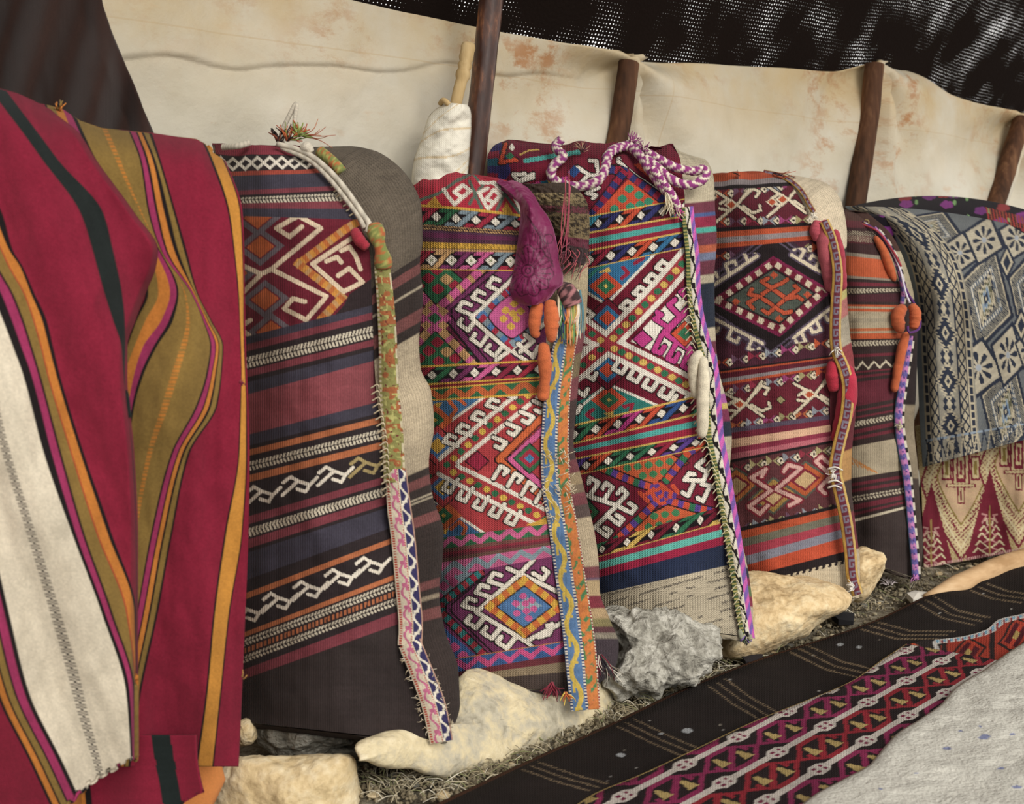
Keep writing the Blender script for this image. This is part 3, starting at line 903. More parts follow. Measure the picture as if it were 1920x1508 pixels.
    felt_roll('felt_tag', [(664, 430, 2.24), (672, 448, 2.23), (690, 466, 2.23)], [0.008, 0.011, 0.008], t, '#a52a3c', 'small red felt tag')
    # white draw cords over the mouth
    cc = lambda pts, r=0.0052: tube('draw_cord', px_path(pts, 50), r, M_YARN, t, 8, lambda S, T: srgb('#cfc5b2') * (0.85 + 0.15 * np.sin(S * 900 + T))[..., None])
    cc([(418, 276, 2.36), (445, 274, 2.34), (468, 268, 2.35)], 0.006)
    cc([(520, 270, 2.34), (560, 281, 2.325), (590, 297, 2.31), (625, 328, 2.285), (655, 365, 2.265), (680, 402, 2.25), (692, 420, 2.24), (688, 436, 2.235)])
    cc([(528, 277, 2.34), (560, 290, 2.325), (588, 306, 2.31), (620, 338, 2.285), (650, 375, 2.265), (674, 408, 2.25), (684, 428, 2.24)], 0.0048)
    # tuft of coloured ends standing on the mouth
    cc([(530, 272, 2.38), (528, 250, 2.38), (541, 220, 2.38), (556, 194, 2.38), (553, 222, 2.375), (551, 240, 2.37)], 0.0045)
    tf = tuft_spec(540, 262, 2.36, 26, 34, -60, 70, 0.0016, ['#2a201e', '#b0502c', '#7c8a3f', '#c0602f'], 5)
    tf += tuft_spec(558, 254, 2.355, 26, 26, -70, 90, 0.002, ['#7c8a3f', '#8c9a45', '#b0502c'], 6)
    tf += tuft_spec(572, 254, 2.355, 7, 56, 10, 45, 0.0011, ['#b86a43', '#a9583a'], 7)
    tf += tuft_spec(522, 268, 2.36, 16, 28, -80, 50, 0.0018, ['#241a18', '#33241f', '#7a3b25'], 8)
    strands('thread_tuft', tf, t)
    felt_roll('cord_knot', [(566, 283, 2.33), (576, 276, 2.32), (584, 287, 2.32)], [0.007, 0.010, 0.007], t, '#cfc5b2')
sack_one()

# ================================================================== sack 2: bright embroidered
def sack_two():
    base = at(930, 1285, 2.55)
    t = thing('woven_sack', 'slim embroidered sack with purple hook bands and blue and yellow seam band', 'sack', base, 'woven storage sacks')
    Ds = dtable([(325, 2.66), (352, 2.59), (405, 2.53), (600, 2.48), (1000, 2.44), (1295, 2.44)])
    rows = [(742, 362, 962, 352, 30), (742, 372, 975, 376, 20), (742, 383, 992, 406, 4), (741, 417, 1004, 435), (741, 452, 1010, 461), (741, 466, 1012, 472), (742, 505, 1016, 509),
            (744, 590, 1024, 590), (748, 690, 1024, 676), (752, 722, 1020, 706), (754, 737, 1020, 715), (756, 753, 1020, 737), (762, 880, 1022, 870), (770, 1018, 1034, 983),
            (771, 1037, 1036, 1001), (772, 1065, 1040, 1022), (774, 1092, 1042, 1042), (778, 1160, 1050, 1118), (785, 1250, 1056, 1206), (788, 1272, 1058, 1226), (795, 1290, 1064, 1294)]
    P = Panel(rows, 1.9)
    red, grn, pur, yel, pnk, blu, gry, tn = '#a5273f', '#2c6b46', '#7b3260', '#d8a530', '#cf5a92', '#4a76a8', '#7d8d97', '#c99a63'
    corl, orng = '#c4443f', '#cf602f'
    P.fill('#6b3a33')
    # mouth: red with white hooked lozenges in grey frames
    P.region(362, 384); P.fill('#b5273c')
    P.region(0, 384)
    P.strokes([[(780, 380), (840, 352), (885, 325), (905, 345), (880, 382)], [(880, 340), (905, 395)], [(955, 345), (930, 398)], [(935, 350), (975, 400)]], 6, '#5a6a5c')
    P.strokes([[(832, 354), (838, 366), (852, 384), (882, 358), (868, 348), (852, 362), (862, 368)], [(915, 350), (898, 360), (915, 392), (938, 368), (925, 356), (912, 372), (922, 378)], [(962, 365), (980, 400)], [(900, 340), (922, 340), (940, 360)]], 7, WHT)
    P.poly([(798, 386), (815, 366), (828, 386)], '#d0992c'); P.poly([(940, 396), (950, 378), (962, 400)], '#d0992c'); P.poly([(750, 380), (765, 360), (780, 382)], grn)
    P.region()
    P.band(382, 385, yel)
    P.eyes(385, 417, [red, gry, red, '#2c6b46', gry], p=37, sk=0.95, off=6)
    P.bands([(417, tn), (421, '#3a2a26'), (424, tn), (427, '#5d3550'), (433, '#6d2d52'), (443, '#5a3448'), (452, yel), (463, '#7a5a35'), (466, tn)])
    P.region(452, 466); P.put((P.X / 5) % 1 < 0.2, '#8a6a20'); P.region(415, 428); P.put(((P.X + P.V * 2) / 5) % 1 < 0.45, '#33262a'); P.region()
    P.eyes(468, 505, [pnk, gry, red, tn, pur], p=37, sk=1.0, off=14, eye='#8a8f6a')
    P.bands([(503, yel), (506, None)])
    # --- field 1
    P.region(506, 690); P.fill('#6e2340')
    for k, cc in enumerate((red, BLK, pur, BLK)): pass
    out = [(960, 480), (826, 583), (905, 690)]
    P.poly([(930, 500), (830, 578), (830, 592), (905, 692), (1100, 692), (1100, 500)], pur)
    for dx, w in ((0, 4), (17, 3)):
        P.strokes([[(925 + dx, 500), (829 + dx, 580), (829 + dx, 592), (908 + dx, 690)]], w, BLK)
    for dx in (40, 58): P.strokes([[(840 + dx, 588), (900 + dx, 660)], [(840 + dx, 580), (905 + dx, 525)]], 1.6, '#4a1b3a')
    # green lozenges with red checks
    for cx, cy, rx, ry in ((819, 528, 52, 42), (820, 664, 66, 50)):
        P.dia(cx, cy, rx + 3, ry + 3, BLK); P.dia(cx, cy, rx, ry, grn)
        for dx, dy, c in ((-16, -6, red), (2, 14, red), (18, -4, tn), (0, -22, red), (-2, 0, None), (34, 8, red), (-34, 8, red)):
            if c: P.dia(cx + dx, cy + dy, 12, 10, c, p=1.3)
    P.checks([(900, 508), (816, 584), (785, 548)], 15, [pnk, pnk, tn], 9, BLK, 2)
    P.checks([(784, 642), (816, 608), (894, 690)], 15, [pnk, tn, tn], 9, BLK, 2)
    P.checks([(764, 570), (784, 642)], 10, [pnk, tn], 9)
    P.nest(815, 597, 32, 25, [(1, pnk), (0.42, '#2f6a45')])
    for dx, dy in ((-16, 13), (16, 13), (-16, -13), (16, -13)): P.dia(815 + dx, 597 + dy, 11, 9, tn)
    # white hooked diamond
    hk = []
    for b, s_, br in (((938, 546), (-24, -10), (10, -15)), ((912, 570), (-26, -12), (9, -13)), ((888, 592), (-30, -12), (10, -14)),
                      ((890, 602), (-12, 18), (-18, -13)), ((915, 628), (-14, 20), (-17, -12)), ((942, 650), (-14, 18), (-17, -12))):
        b, s_, br = map(np.array, (b, s_, br)); hk.append([tuple(b), tuple(b + s_), tuple(b + s_ + br), tuple(b + s_ + br - s_ * 0.5)])
    hk += [[(972, 512), (884, 597), (955, 658), (1030, 600)], [(955, 658), (930, 676)], [(955, 655), (992, 680)]]
    P.strokes(hk, 7.5, WHT, BLK, 2.6)
    P.nest(960, 594, 66, 58, [(1, BLK)]); P.checks([(960, 542), (902, 594), (960, 646), (1018, 594), (960, 542)], 15, [blu, '#a5273f', gry], 11)
    P.dia(960, 594, 46, 43, BLK, p=1.25); P.dia(960, 594, 43, 40, '#c95a92', p=1.25)
    for dx, dy in ((4, -24), (-12, -12), (16, -10), (-16, 4), (8, 4), (-2, 18), (2, -6)): P.dia(960 + dx, 594 + dy, 8, 7, '#d6a83a', p=1.5)
    P.strokes([[(975, 660), (1000, 640), (985, 628)], [(1000, 668), (1010, 650)], [(972, 645), (1000, 670)]], 8, WHT, BLK)
    P.poly([(925, 692), (955, 662), (985, 692)], '#a5273f')
    P.region(); P.band(688, 691, yel)
    P.eyes(691, 722, [red, grn, pur, pnk, '#8c2440'], p=40, sk=1.0, off=0, eye='#9a9a8a')
    P.bands([(722, yel), (726, '#8c2a30'), (731, yel), (735, None)])
    P.zig(735, 755, '#2f6a45', '#c5602f', p=44, w=0.42, off=8); P.band(753, 756, yel)
    # --- field 2
    P.region(756, 1018); P.fill('#b33b40')
    vx, vy = 826, 877
    P.poly([(700, 740), (908, 744), (812, 815), (700, 880)], '#3f6f9a'); P.poly([(700, 900), (815, 940), (915, 1010), (700, 1040)], '#3f6f9a')
    P.strokes([[(912, 742), (812, 813), (770, 790)], [(770, 965), (818, 941), (915, 1005)]], 5, WHT)
    for cx, cy in ((816, 788), (832, 967)):
        P.nest(cx, cy, 34, 30, [(1, '#cf602f'), (0.52, '#2c6b46'), (0.14, yel)])
    P.strokes([[(842, 752), (856, 768), (846, 780)], [(860, 748), (872, 758)], [(846, 992), (862, 978), (874, 990), (868, 1002)]], 7, '#cf602f')
    P.poly([(812, 757), (830, 754), (822, 766)], yel); P.poly([(824, 998), (842, 990), (836, 1003)], yel)
    for cx, cy in ((820, 836), (831, 914)):
        P.nest(cx, cy, 44, 40, [(1, BLK), (0.93, '#b33b40'), (0.62, blu), (0.38, yel)])
    up, lo = [(1040, 700), (987, 743), (906, 808), (826, 877)], [(826, 877), (925, 928), (1030, 982)]
    P.strokes([[(x - 1, y - 17) for x, y in up], [(x + 14, y + 9) for x, y in up[:-1]] + [(858, 868)], [(858, 874)] + [(x + 12, y - 16) for x, y in lo[1:]], [(x - 4, y + 12) for x, y in lo]], 8, WHT)
    P.strokes([[(x + 3, y - 4) for x, y in up], [(x, y - 2) for x, y in lo]], 17, '#b33b40')
    P.dots([(990, 742), (908, 806), (838, 872)], 12, 6.2, ['#d8b03a', '#2c6b46'])
    P.dots([(850, 886), (925, 924), (1022, 974)], 12, 6.2, ['#d8b03a', '#2c6b46'])
    P.dots([(804, 893), (770, 915)], 3, 6, ['#2c6b46', '#d8b03a'])
    # outer hooks, white on coral
    P.region(756, 1018)
    wh = []
    for x, y in ((966, 746), (938, 768), (910, 792), (882, 816), (858, 836)):
        wh.append([(x, y), (x - 26, y - 8), (x - 16, y - 20), (x - 4, y - 15)])
    for x, y in ((862, 908), (890, 924), (920, 940), (950, 954), (980, 968)):
        wh.append([(x - 4, y - 8), (x - 18, y + 16), (x - 32, y + 10), (x - 24, y - 2)])
    P.strokes(wh, 7.5, WHT, BLK, 2.4)
    P.strokes([[(1040, 683), (985, 728), (904, 792), (824, 862)], [(822, 890), (921, 940), (1030, 996)]], 7, WHT)
    # inner hooked orange chevron and pink one
    P.strokes([[(1030, 770), (935, 862), (1030, 942)]], 12, orng, BLK, 2.6)
    ih = []
    for x, y in ((1000, 752), (976, 772), (950, 794), (925, 820)):
        ih.append([(x, y), (x + 24, y + 10), (x + 14, y + 22), (x + 4, y + 17)])
    for x, y in ((925, 888), (952, 902), (978, 918), (1004, 932)):
        ih.append([(x, y + 10), (x + 14, y - 14), (x + 28, y - 6), (x + 20, y + 2)])
    P.strokes(ih, 7.5, WHT, BLK, 2.4)
    P.strokes([[(1030, 795), (958, 862), (1030, 922)]], 11, '#d05a90', BLK, 1.5)
    P.nest(993, 860, 32, 30, [(1, BLK), (0.92, '#2f6a45'), (0.62, '#a5273f'), (0.3, '#3a7fa8')])
    P.nest(895, 865, 24, 21, [(1, BLK), (0.86, '#9c2340')])
    P.poly([(985, 985), (1040, 965), (1040, 992)], yel)
    P.region(); P.zig(1016, 1038, '#d0608f', '#2f6a45', p=36, w=0.2, off=0)
    P.zig(1016, 1037, '#2f6a45', '#d0608f', p=36, w=0.46)
    P.bands([(1037, '#7a4a45'), (1046, '#8a2c3c'), (1051, '#70303a'), (1056, '#6a4a40'), (1065, None)])
    P.zig(1065, 1092, '#c8608c', '#8496a0', p=42, w=0.36, off=10)
    # --- field 3
    P.region(1092, 1250); P.fill('#7a3560')
    P.poly([(700, 1060), (890, 1075), (824, 1136), (700, 1140)], '#8496a0')
    for x, y in ((842, 1080), (832, 1100), (858, 1070), (822, 1118), (850, 1092), (806, 1100)): P.dia(x, y, 10, 9, '#cf5a8c', p=1.4)
    P.poly([(700, 1170), (826, 1172), (905, 1240), (700, 1270)], '#3a5f95')
    for x, y in ((834, 1202), (852, 1214), (830, 1226), (868, 1230), (812, 1208)): P.dia(x, y, 11, 9, '#cf4f86', p=1.4)
    P.checks([(900, 1075), (828, 1132), (828, 1150), (915, 1236)], 13, ['#2a7f7f', '#a5273f', '#2a7f7f', '#b23a46'], 10, BLK, 2.5)
    P.strokes([[(922, 1070), (846, 1134), (846, 1148), (930, 1230)]], 3, BLK)
    hk = []
    for b, s_, br in (((942, 1098), (-26, -8), (10, -15)), ((920, 1120), (-28, -9), (10, -14)), ((896, 1145), (-28, -9), (10, -14)),
                      ((908, 1158), (-16, 20), (-18, -12)), ((938, 1178), (-16, 20), (-18, -12)), ((966, 1196), (-16, 20), (-18, -12)),
                      ((1000, 1075), (18, 12), (10, -14)), ((1010, 1195), (20, -6), (6, -18))):
        b, s_, br = map(np.array, (b, s_, br)); hk.append([tuple(b), tuple(b + s_), tuple(b + s_ + br), tuple(b + s_ + br - s_ * 0.5)])
    hk += [[(1000, 1050), (975, 1076), (893, 1148), (986, 1203), (1060, 1165)], [(975, 1076), (1050, 1112)], [(986, 1203), (1010, 1222)], [(975, 1076), (952, 1066)]]
    P.strokes(hk, 8, WHT, BLK, 2.6)
    P.nest(983, 1138, 78, 60, [(1, BLK)])
    P.checks([(983, 1090), (920, 1138), (983, 1186), (1046, 1138), (983, 1090)], 17, ['#d8a530', '#cf6a30'], 12)
    P.nest(983, 1138, 54, 41, [(1, BLK), (0.93, '#4f78a8')])
    P.dia(990, 1136, 26, 16, '#93a7b0')
    for dx, dy in ((-2, -20), (-16, -6), (2, -6), (14, -12), (-14, 12), (4, 8), (8, 22), (18, 4)): P.dia(983 + dx, 1138 + dy, 7.5, 6.5, '#cf5a92', p=1.5)
    P.region(); P.band(1246, 1249, '#c07a3a')
    P.zig(1248, 1272, '#3a5f95', '#cf4f86', p=40, w=0.4, off=4)
    P.bands([(1272, '#6e3038'), (1278, '#8d7a60'), (1283, '#4a3d38')])
    P.heather(0.14, 2)
    P.ruffle(7, 60, 5, 24)
    D = Ds(P.YR) + 0.07 * (1 - P.U) ** 2 - 0.080 * np.sin(np.pi * P.U ** 0.9) + 0.012 * fbm(P.X / 80, P.Y / 100, 6)
    D = D + 0.06 * np.clip((352 - P.Y) / 28, 0, 1.2) ** 2 + 0.02 * P.pucker
    P.build('front_panel', D, M_STITCH, t)
    PB = [(985, 345), (1060, 358), (1098, 420), (1100, 500), (1096, 600), (1084, 690), (1078, 760), (1072, 830), (1086, 890), (1101, 950), (1114, 1010), (1120, 1060), (1122, 1110), (1140, 1160), (1158, 1212), (1152, 1252), (1112, 1288)]
    tb, db, mb = '#b09a78', '#463634', '#7a4248'
    back_panel('back_panel', P, Ds, PB, [(0, '#5c4a3a'), (490, '#b3a180'), (618, mb), (660, '#77674c'), (705, mb), (745, db), (800, '#54403e'), (860, mb), (885, '#a08a68'), (905, '#7f6d58'), (922, mb), (945, '#5d4c48'),
               (968, '#bca98a'), (1062, mb), (1082, '#6a5568'), (1090, '#b39a72'), (1118, '#7d2f3b'), (1142, '#b0946c'), (1160, '#867a50'), (1175, '#5d3a3e'), (1188, '#8a8070'), (1200, '#453a40')], M_BACK, t, th=0.24, side=0.09, dl=0.07, seed=5)
    Df = lambda y: Ds(y) - 0.016
    def bandc(B):
        L = B.U < 0.56
        B.fill('#5c82b0')
        q = (B.S / 88) % 1.0
        c = 0.28 + 0.13 * np.sin(q * 2 * np.pi)
        B.put(L & (np.abs(B.U - c) < 0.085), '#d8b846')
        B.put(L & (np.abs(B.U - 0.28) < 0.13) & (np.abs(((B.S / 44) % 1) - 0.1) < 0.06), '#d8b846')
        B.put(L & (np.abs(B.U - 0.20) < 0.04) & (((B.S / 44) % 1) < 0.4), '#d8b846')
        R_ = B.U >= 0.6
        B.put(R_, '#c8743c'); B.put(R_ & (vnoise(B.U * 9, B.S / 9, 3) > 0.08), '#4d8050')
        B.put(R_ & (np.abs(B.U - 0.78) < 0.14) & (((B.S + 60 * B.U) / 22) % 1 < 0.55), '#cf7a38')
        for u0 in (0.06, 0.55):
            m = np.abs(B.U - u0) < 0.05
            B.put(m, '#e2d9c6'); B.put(m & ((B.S / 6) % 1 < 0.5), '#39446f')
        B.put(B.U > 0.95, '#d9cdb4'); B.put((B.U > 0.95) & ((B.S / 6) % 1 < 0.5), '#8c3040')
    sb = ribbon('seam_band', [(1068, 596), (1060, 640), (1050, 700), (1043, 770), (1040, 850), (1044, 920), (1056, 990), (1066, 1060), (1078, 1140), (1088, 1220), (1094, 1290), (1098, 1332)], [38, 46, 50, 54, 54, 56, 58, 60, 56], t, bandc, lambda y: Df(np.clip(y, 0, 1295)) - 0.035 * np.clip((y - 1150) / 180, 0, 1), label='seam band with blue and yellow scrolls beside orange and green')
    # worn net of cream threads across the band, loose thread ends
    fz = []; rr = random.Random(9)
    for k in range(60):
        x, y = rr.uniform(1018, 1076), rr.uniform(845, 975)
        a = rr.choice((0.8, -0.8, 1.2, -0.4)); l = rr.uniform(4, 9)
        fz.append(([(x - math.cos(a) * l, y - math.sin(a) * l, 2.415), (x, y, 2.409), (x + math.cos(a) * l, y + math.sin(a) * l, 2.415)], 0.0011, '#cfc0a0'))
    strands('darning_threads', fz, sb)
    fz = []
    for k, c in enumerate(['#d8c9a8', '#4d8050', '#39446f', '#cf7a38', '#d9a078', '#6f9a5c', '#c7a24a', '#d9b59a', '#e0d4bc', '#557f8a'] * 4):
        x = 1048 + (k % 10) * 4.6
        fz.append(([(x - 2, 548 + rr.uniform(-5, 8), 2.455), (x + rr.uniform(-3, 6), 585, 2.445), (x + rr.uniform(-6, 6), 630 + rr.uniform(-25, 20), 2.44)], 0.0021, c))
    strands('thread_fringe', fz, t)
    def knit(S, T):
        c = np.empty(S.shape + (3,)); c[:] = srgb('#3d2a2c'); c[vnoise(S * 300, T * 2, 2) > 0.0] = srgb('#a06a6c'); return c
    tube('knitted_cap', px_path([(1052, 535, 2.47), (1066, 553, 2.455), (1074, 572, 2.455)], 24), np.array([0.012, 0.02, 0.022, 0.021] * 6)[np.argsort(np.arange(24) % 1)] * 0 + np.interp(np.linspace(0, 1, 24), [0, .3, 1], [0.010, 0.019, 0.021]), M_YARN, t, 14, knit)
    for i, (pts, rd) in enumerate((([(1012, 566, 2.43), (1004, 590, 2.425), (1003, 622, 2.425), (1012, 628, 2.43)], [0.010, 0.0135, 0.012, 0.007]),
                                  ([(1030, 562, 2.43), (1034, 592, 2.42), (1034, 622, 2.42), (1034, 642, 2.425)], [0.010, 0.015, 0.014, 0.007]),
                                  ([(1019, 642, 2.43), (1020, 668, 2.425), (1022, 700, 2.425), (1018, 752, 2.425)], [0.010, 0.0135, 0.011, 0.0125]))):
        felt_roll('felt_roll', pts, rd, t, '#c2602f', 'orange felt roll' if i == 0 else None, seed=i)
    # looped-pile flap of the mouth, bent forward
    rows = [(968, 346, 1062, 342), (990, 362, 1090, 362), (1008, 388, 1104, 392), (1028, 424, 1106, 430), (1046, 458, 1102, 470), (1058, 486, 1096, 498)]
    F = Panel(rows, 1.9); F.fill('#45372e')
    F.bands([(346, '#45372e'), (362, '#8f7c58'), (376, '#7c6b4c'), (384, '#6d3640'), (397, '#7d6b4b'), (440, '#6b3040'), (455, '#3f3030')])
    n = vnoise(F.X / 2.2, F.Y / 2.2, 6); F.put((F.V > 362) & (F.V < 438) & (n > 0.15), '#3e3328')
    F.build('mouth_flap', 2.50 + 0.05 * (1 - F.Tn) ** 2 - 0.03 * np.sin(np.pi * F.U) + 0.004 * vnoise(F.X / 5, F.Y / 5, 3), M_BACK, t, 'brown looped-pile flap', solid=0.006)
    rs = []
    for k in range(6):
        x = 1060 + rr.uniform(-12, 8)
        rs.append(([(x + rr.uniform(-4, 6), 300 + rr.uniform(0, 70), 2.45), (x - 3 + rr.uniform(-6, 6), 420, 2.44), (x - 12 + rr.uniform(-14, 14), 495, 2.445)], 0.0012, rr.choice(['#b0505a', '#5a2f38', '#a8485c'])))
    for k in range(26):
        x, y = 1052 + rr.uniform(0, 55), 465 + rr.uniform(-10, 30)
        rs.append(([(x, y, 2.45), (x + rr.uniform(-20, 10), y + rr.uniform(5, 20), 2.44), (x - rr.uniform(5, 25), y + rr.uniform(15, 40), 2.445)], 0.0011, rr.choice(['#b0505a', '#5a2f38', '#4a343a', '#80404c'])))
    strands('red_threads', rs, t)
    rs = tuft_spec(1034, 1282, 2.385, 26, 34, 90, 60, 0.0016, ['#7a1f33', '#5d1a2b', '#8f2f40'], 3) + tuft_spec(1060, 1300, 2.375, 14, 26, 80, 60, 0.0014, ['#c0602f', '#d8b846'], 4)
    rs += tuft_spec(1125, 1230, 2.43, 30, 60, 75, 30, 0.0013, ['#d9cfbd', '#8a8070', '#7a1f33', '#2f2a30'], 5)
    strands('frayed_bottom', rs, t)
sack_two()

# ================================================================== sack 3: maroon with turquoise stripes
def sack_three():
    base = at(1250, 1175, 2.85)
    t = thing('woven_sack', 'plump maroon sack with turquoise stripes, navy hem and cream bottom', 'sack', base, 'woven storage sacks')
    Ds = dtable([(262, 3.02), (285, 2.94), (330, 2.87), (450, 2.80), (800, 2.74), (1200, 2.70)])
    rows = [(952, 264, 1262, 272, 0), (926, 272, 1268, 282, 2), (914, 294, 1275, 300, 4), (914, 338, 1280, 332, 4), (975, 392, 1282, 356), (1010, 424, 1284, 374), (1022, 450, 1283, 404), (1026, 486, 1283, 436), (1030, 520, 1285, 466), (1030, 600, 1290, 545),
            (1026, 700, 1298, 640), (1022, 812, 1306, 745), (1022, 844, 1310, 775), (1024, 872, 1318, 814), (1028, 904, 1326, 839), (1040, 980, 1344, 905), (1058, 1048, 1356, 958), (1062, 1062, 1360, 980),
            (1064, 1070, 1362, 990), (1066, 1084, 1366, 1004), (1068, 1098, 1370, 1019), (1072, 1126, 1376, 1058), (1080, 1150, 1398, 1194)]
    P = Panel(rows, 1.9)
    mr, red, tq, blu, grn, org, yel, wht = '#74192f', '#98203a', '#45a59d', '#2c6f9b', '#2b6f4c', '#cb4a2c', '#d6b050', '#e4dccd'
    ind, mag, pur = '#33356c', '#c23784', '#5a3d8c'
    P.fill('#bfb094')
    # --- top field
    P.region(0, 424); P.fill(mr)
    P.poly([(915, 270), (1030, 262), (1030, 300), (960, 318), (918, 300)], '#6d1530')
    P.strokes([[(925, 275), (940, 320), (912, 352)]], 34, '#35306a'); P.checks([(926, 268), (924, 300), (922, 340), (925, 360)], 22, ['#35306a', '#8c1f3c', '#1f5f78'], 14)
    P.strokes([[(948, 272), (938, 306), (968, 300)]], 7, org, BLK); P.dia(956, 294, 9, 7, grn)
    P.strokes([[(985, 300), (1010, 294), (1050, 285), (1085, 288)]], 9, tq)
    P.strokes([[(975, 288), (990, 280), (1010, 276)]], 3, yel)
    P.strokes([[(985, 325), (962, 328), (972, 340), (1000, 325)], [(966, 345), (980, 338), (1000, 332)]], 7, wht, BLK)
    P.dia(960, 278, 6, 8, wht); P.checks([(935, 372), (1010, 345), (1060, 335)], 10, ['#35306a', mag, '#1f5f78', yel], 14)
    P.strokes([[(1082, 315), (1104, 328), (1122, 330), (1118, 302), (1106, 302)], [(1104, 328), (1088, 345)], [(1122, 352), (1100, 362), (1118, 366), (1112, 372)]], 7, wht, BLK)
    P.dia(1076, 322, 12, 12, '#2c4f8b')
    P.strokes([[(1160, 300), (1166, 310), (1240, 362)]], 7, wht, BLK)
    P.poly([(1150, 316), (1248, 382), (1330, 372), (1330, 300), (1180, 290)], mr)
    P.strokes([[(1160, 305), (1238, 361)]], 7, wht, BLK)
    P.poly([(1188, 305), (1210, 300), (1236, 350)], org)
    P.checks([(1142, 318), (1172, 322), (1250, 380)], 14, [ind, red], 11, BLK, 2.4)
    P.checks([(1168, 326), (1098, 420)], 14, [ind, red], 11, BLK, 2.4)
    P.poly([(1178, 336), (1240, 384), (1118, 418), (1112, 406)], org)
    for x, y in ((1180, 354), (1167, 373), (1198, 366), (1182, 388), (1216, 378), (1152, 392), (1200, 384), (1134, 408), (1166, 406)): P.dia(x, y, 9, 8, '#2f8a6a', p=1.5)
    P.region()
    P.band(422, 425, yel)
    P.eyes(425, 450, [org, ind, mr, '#2c8aa0', ind], p=40, sk=0.9, off=10)
    P.bands([(449, yel), (452, red), (462, tq), (474, red), (484, yel), (487, None)])
    P.eyes(487, 520, [ind, org, blu, ind, blu, red], p=40, sk=1.05, off=24)
    P.band(517, 520, yel)
    # --- field 1
    P.region(520, 812); P.fill(mr)
    vx, vy = 1138, 646
    P.poly([(1000, 500), (1225, 478), (1138, 570), (1080, 540), (1000, 560)], blu)
    P.strokes([[(1232, 472), (1137, 571), (1040, 510)]], 5, wht)
    P.nest(1136, 537, 32, 27, [(1, '#cb4a2c'), (0.55, grn), (0.15, yel)])
    P.strokes([[(1168, 502), (1178, 512), (1166, 522)], [(1190, 494), (1206, 484)]], 7, red); P.strokes([[(1104, 520), (1118, 506), (1140, 494)]], 6, '#2f8a7a'); P.poly([(1120, 512), (1142, 500), (1146, 510)], yel)
    P.poly([(1140, 722), (1245, 766), (1060, 820), (1000, 800)], '#22786f')
    P.strokes([[(1060, 788), (1139, 720), (1250, 768)]], 5, wht)
    P.nest(1142, 750, 34, 27, [(1, '#cb4a2c'), (0.55, grn), (0.15, yel)])
    P.strokes([[(1112, 768), (1100, 778), (1120, 792)], [(1170, 762), (1186, 758), (1180, 776)], [(1208, 768), (1200, 780)]], 7, red)
    P.poly([(1132, 776), (1152, 770), (1148, 784)], yel)
    for cx, cy in ((1139, 597), (1139, 694)):
        P.nest(cx, cy, 44, 40, [(1, BLK), (0.93, mr), (0.62, blu), (0.36, '#cb4a2c')])
    wl = []
    for x, y in ((1256, 512), (1236, 536), (1214, 560), (1190, 586)): wl.append([(x, y), (x - 26, y - 10), (x - 14, y - 22), (x - 3, y - 15)])
    for x, y in ((1180, 680), (1208, 696), (1236, 712), (1266, 728), (1290, 742)): wl.append([(x, y), (x - 14, y + 20), (x - 30, y + 12), (x - 22, y)])
    for x, y in ((1108, 700), (1092, 730), (1078, 762)): wl.append([(x - 14, y), (x + 4, y + 12), (x + 10, y)])
    wl += [[(1098, 580), (1112, 590), (1090, 606)]]
    P.strokes(wl, 8, wht, BLK, 2.4)
    up = [(1290, 482), (1240, 540), (1190, 592), (1138, 646)]; lo = [(1138, 646), (1210, 682), (1310, 732)]
    lt = [(1138, 646), (1090, 612), (1050, 590)]; lb = [(1138, 646), (1090, 688), (1050, 720)]
    for l in (up, lo, lt, lb): P.strokes([l], 40, wht)
    for l in (up, lo, lt, lb): P.strokes([l], 21, '#a5323f')
    P.strokes([[(1090, 655), (1120, 646), (1090, 638)]], 8, wht)
    P.dots(up[:3] + [(1150, 634)], 13, 6.6, [yel, grn])
    P.dots([(1152, 654), (1210, 682), (1300, 728)], 12, 6.6, [yel, grn]); P.dots([(1126, 638), (1090, 612), (1060, 595)], 5, 6, [yel, grn]); P.dots([(1126, 656), (1090, 688), (1060, 712)], 5, 6, [grn, yel])
    P.poly([(1182, 640), (1300, 520), (1310, 700)], wht)
    P.strokes([[(1300, 570), (1246, 624), (1305, 662)]], 12, mag, BLK, 2.6)
    for pts in ([(1250, 612), (1228, 598), (1240, 590), (1232, 586)], [(1272, 590), (1254, 572), (1266, 562)], [(1290, 560), (1276, 548), (1290, 540)],
                [(1240, 630), (1226, 658), (1238, 662), (1246, 650)], [(1268, 644), (1252, 672), (1264, 678), (1272, 664)], [(1294, 656), (1280, 686), (1292, 694)]):
        P.strokes([pts], 9, mag, BLK, 2.2)
    P.strokes([[(1300, 570), (1246, 624), (1305, 662)]], 11, mag)
    P.nest(1205, 636, 21, 19, [(1, BLK), (0.84, mag)])
    P.nest(1284, 626, 28, 26, [(1, BLK), (0.9, org), (0.5, grn)])
    P.region(); P.band(809, 812, yel)
    P.eyes(812, 844, [org, '#2c4f8b', mr, grn, org, mag], p=41, sk=1.0, off=0)
    P.bands([(843, yel), (846, red), (853, tq), (860, red), (870, yel), (873, None)])
    P.eyes(873, 903, [grn, red, pur, org, grn], p=41, sk=1.0, off=18)
    P.band(901, 904, yel)
    # --- field 2
    P.region(904, 1048); P.fill('#7c1c33')
    for cx, cy, rx, ry, sh in ((1216, 872, 74, 40, -0.05), (1256, 982, 84, 36, -0.08)):
        P.dia(cx, cy, rx + 4, ry + 4, BLK, sh=sh); P.dia(cx, cy, rx, ry, '#cb5a30', sh=sh)
        for i in range(-3, 4):
            for j in range(-2, 3):
                x, y = cx + i * 20 + j * 9, cy + j * 17 - i * 3
                if abs(x - cx) / rx + abs(y - cy) / ry < 0.85: P.dia(x, y, 8, 7, '#3a7f52', p=1.6)
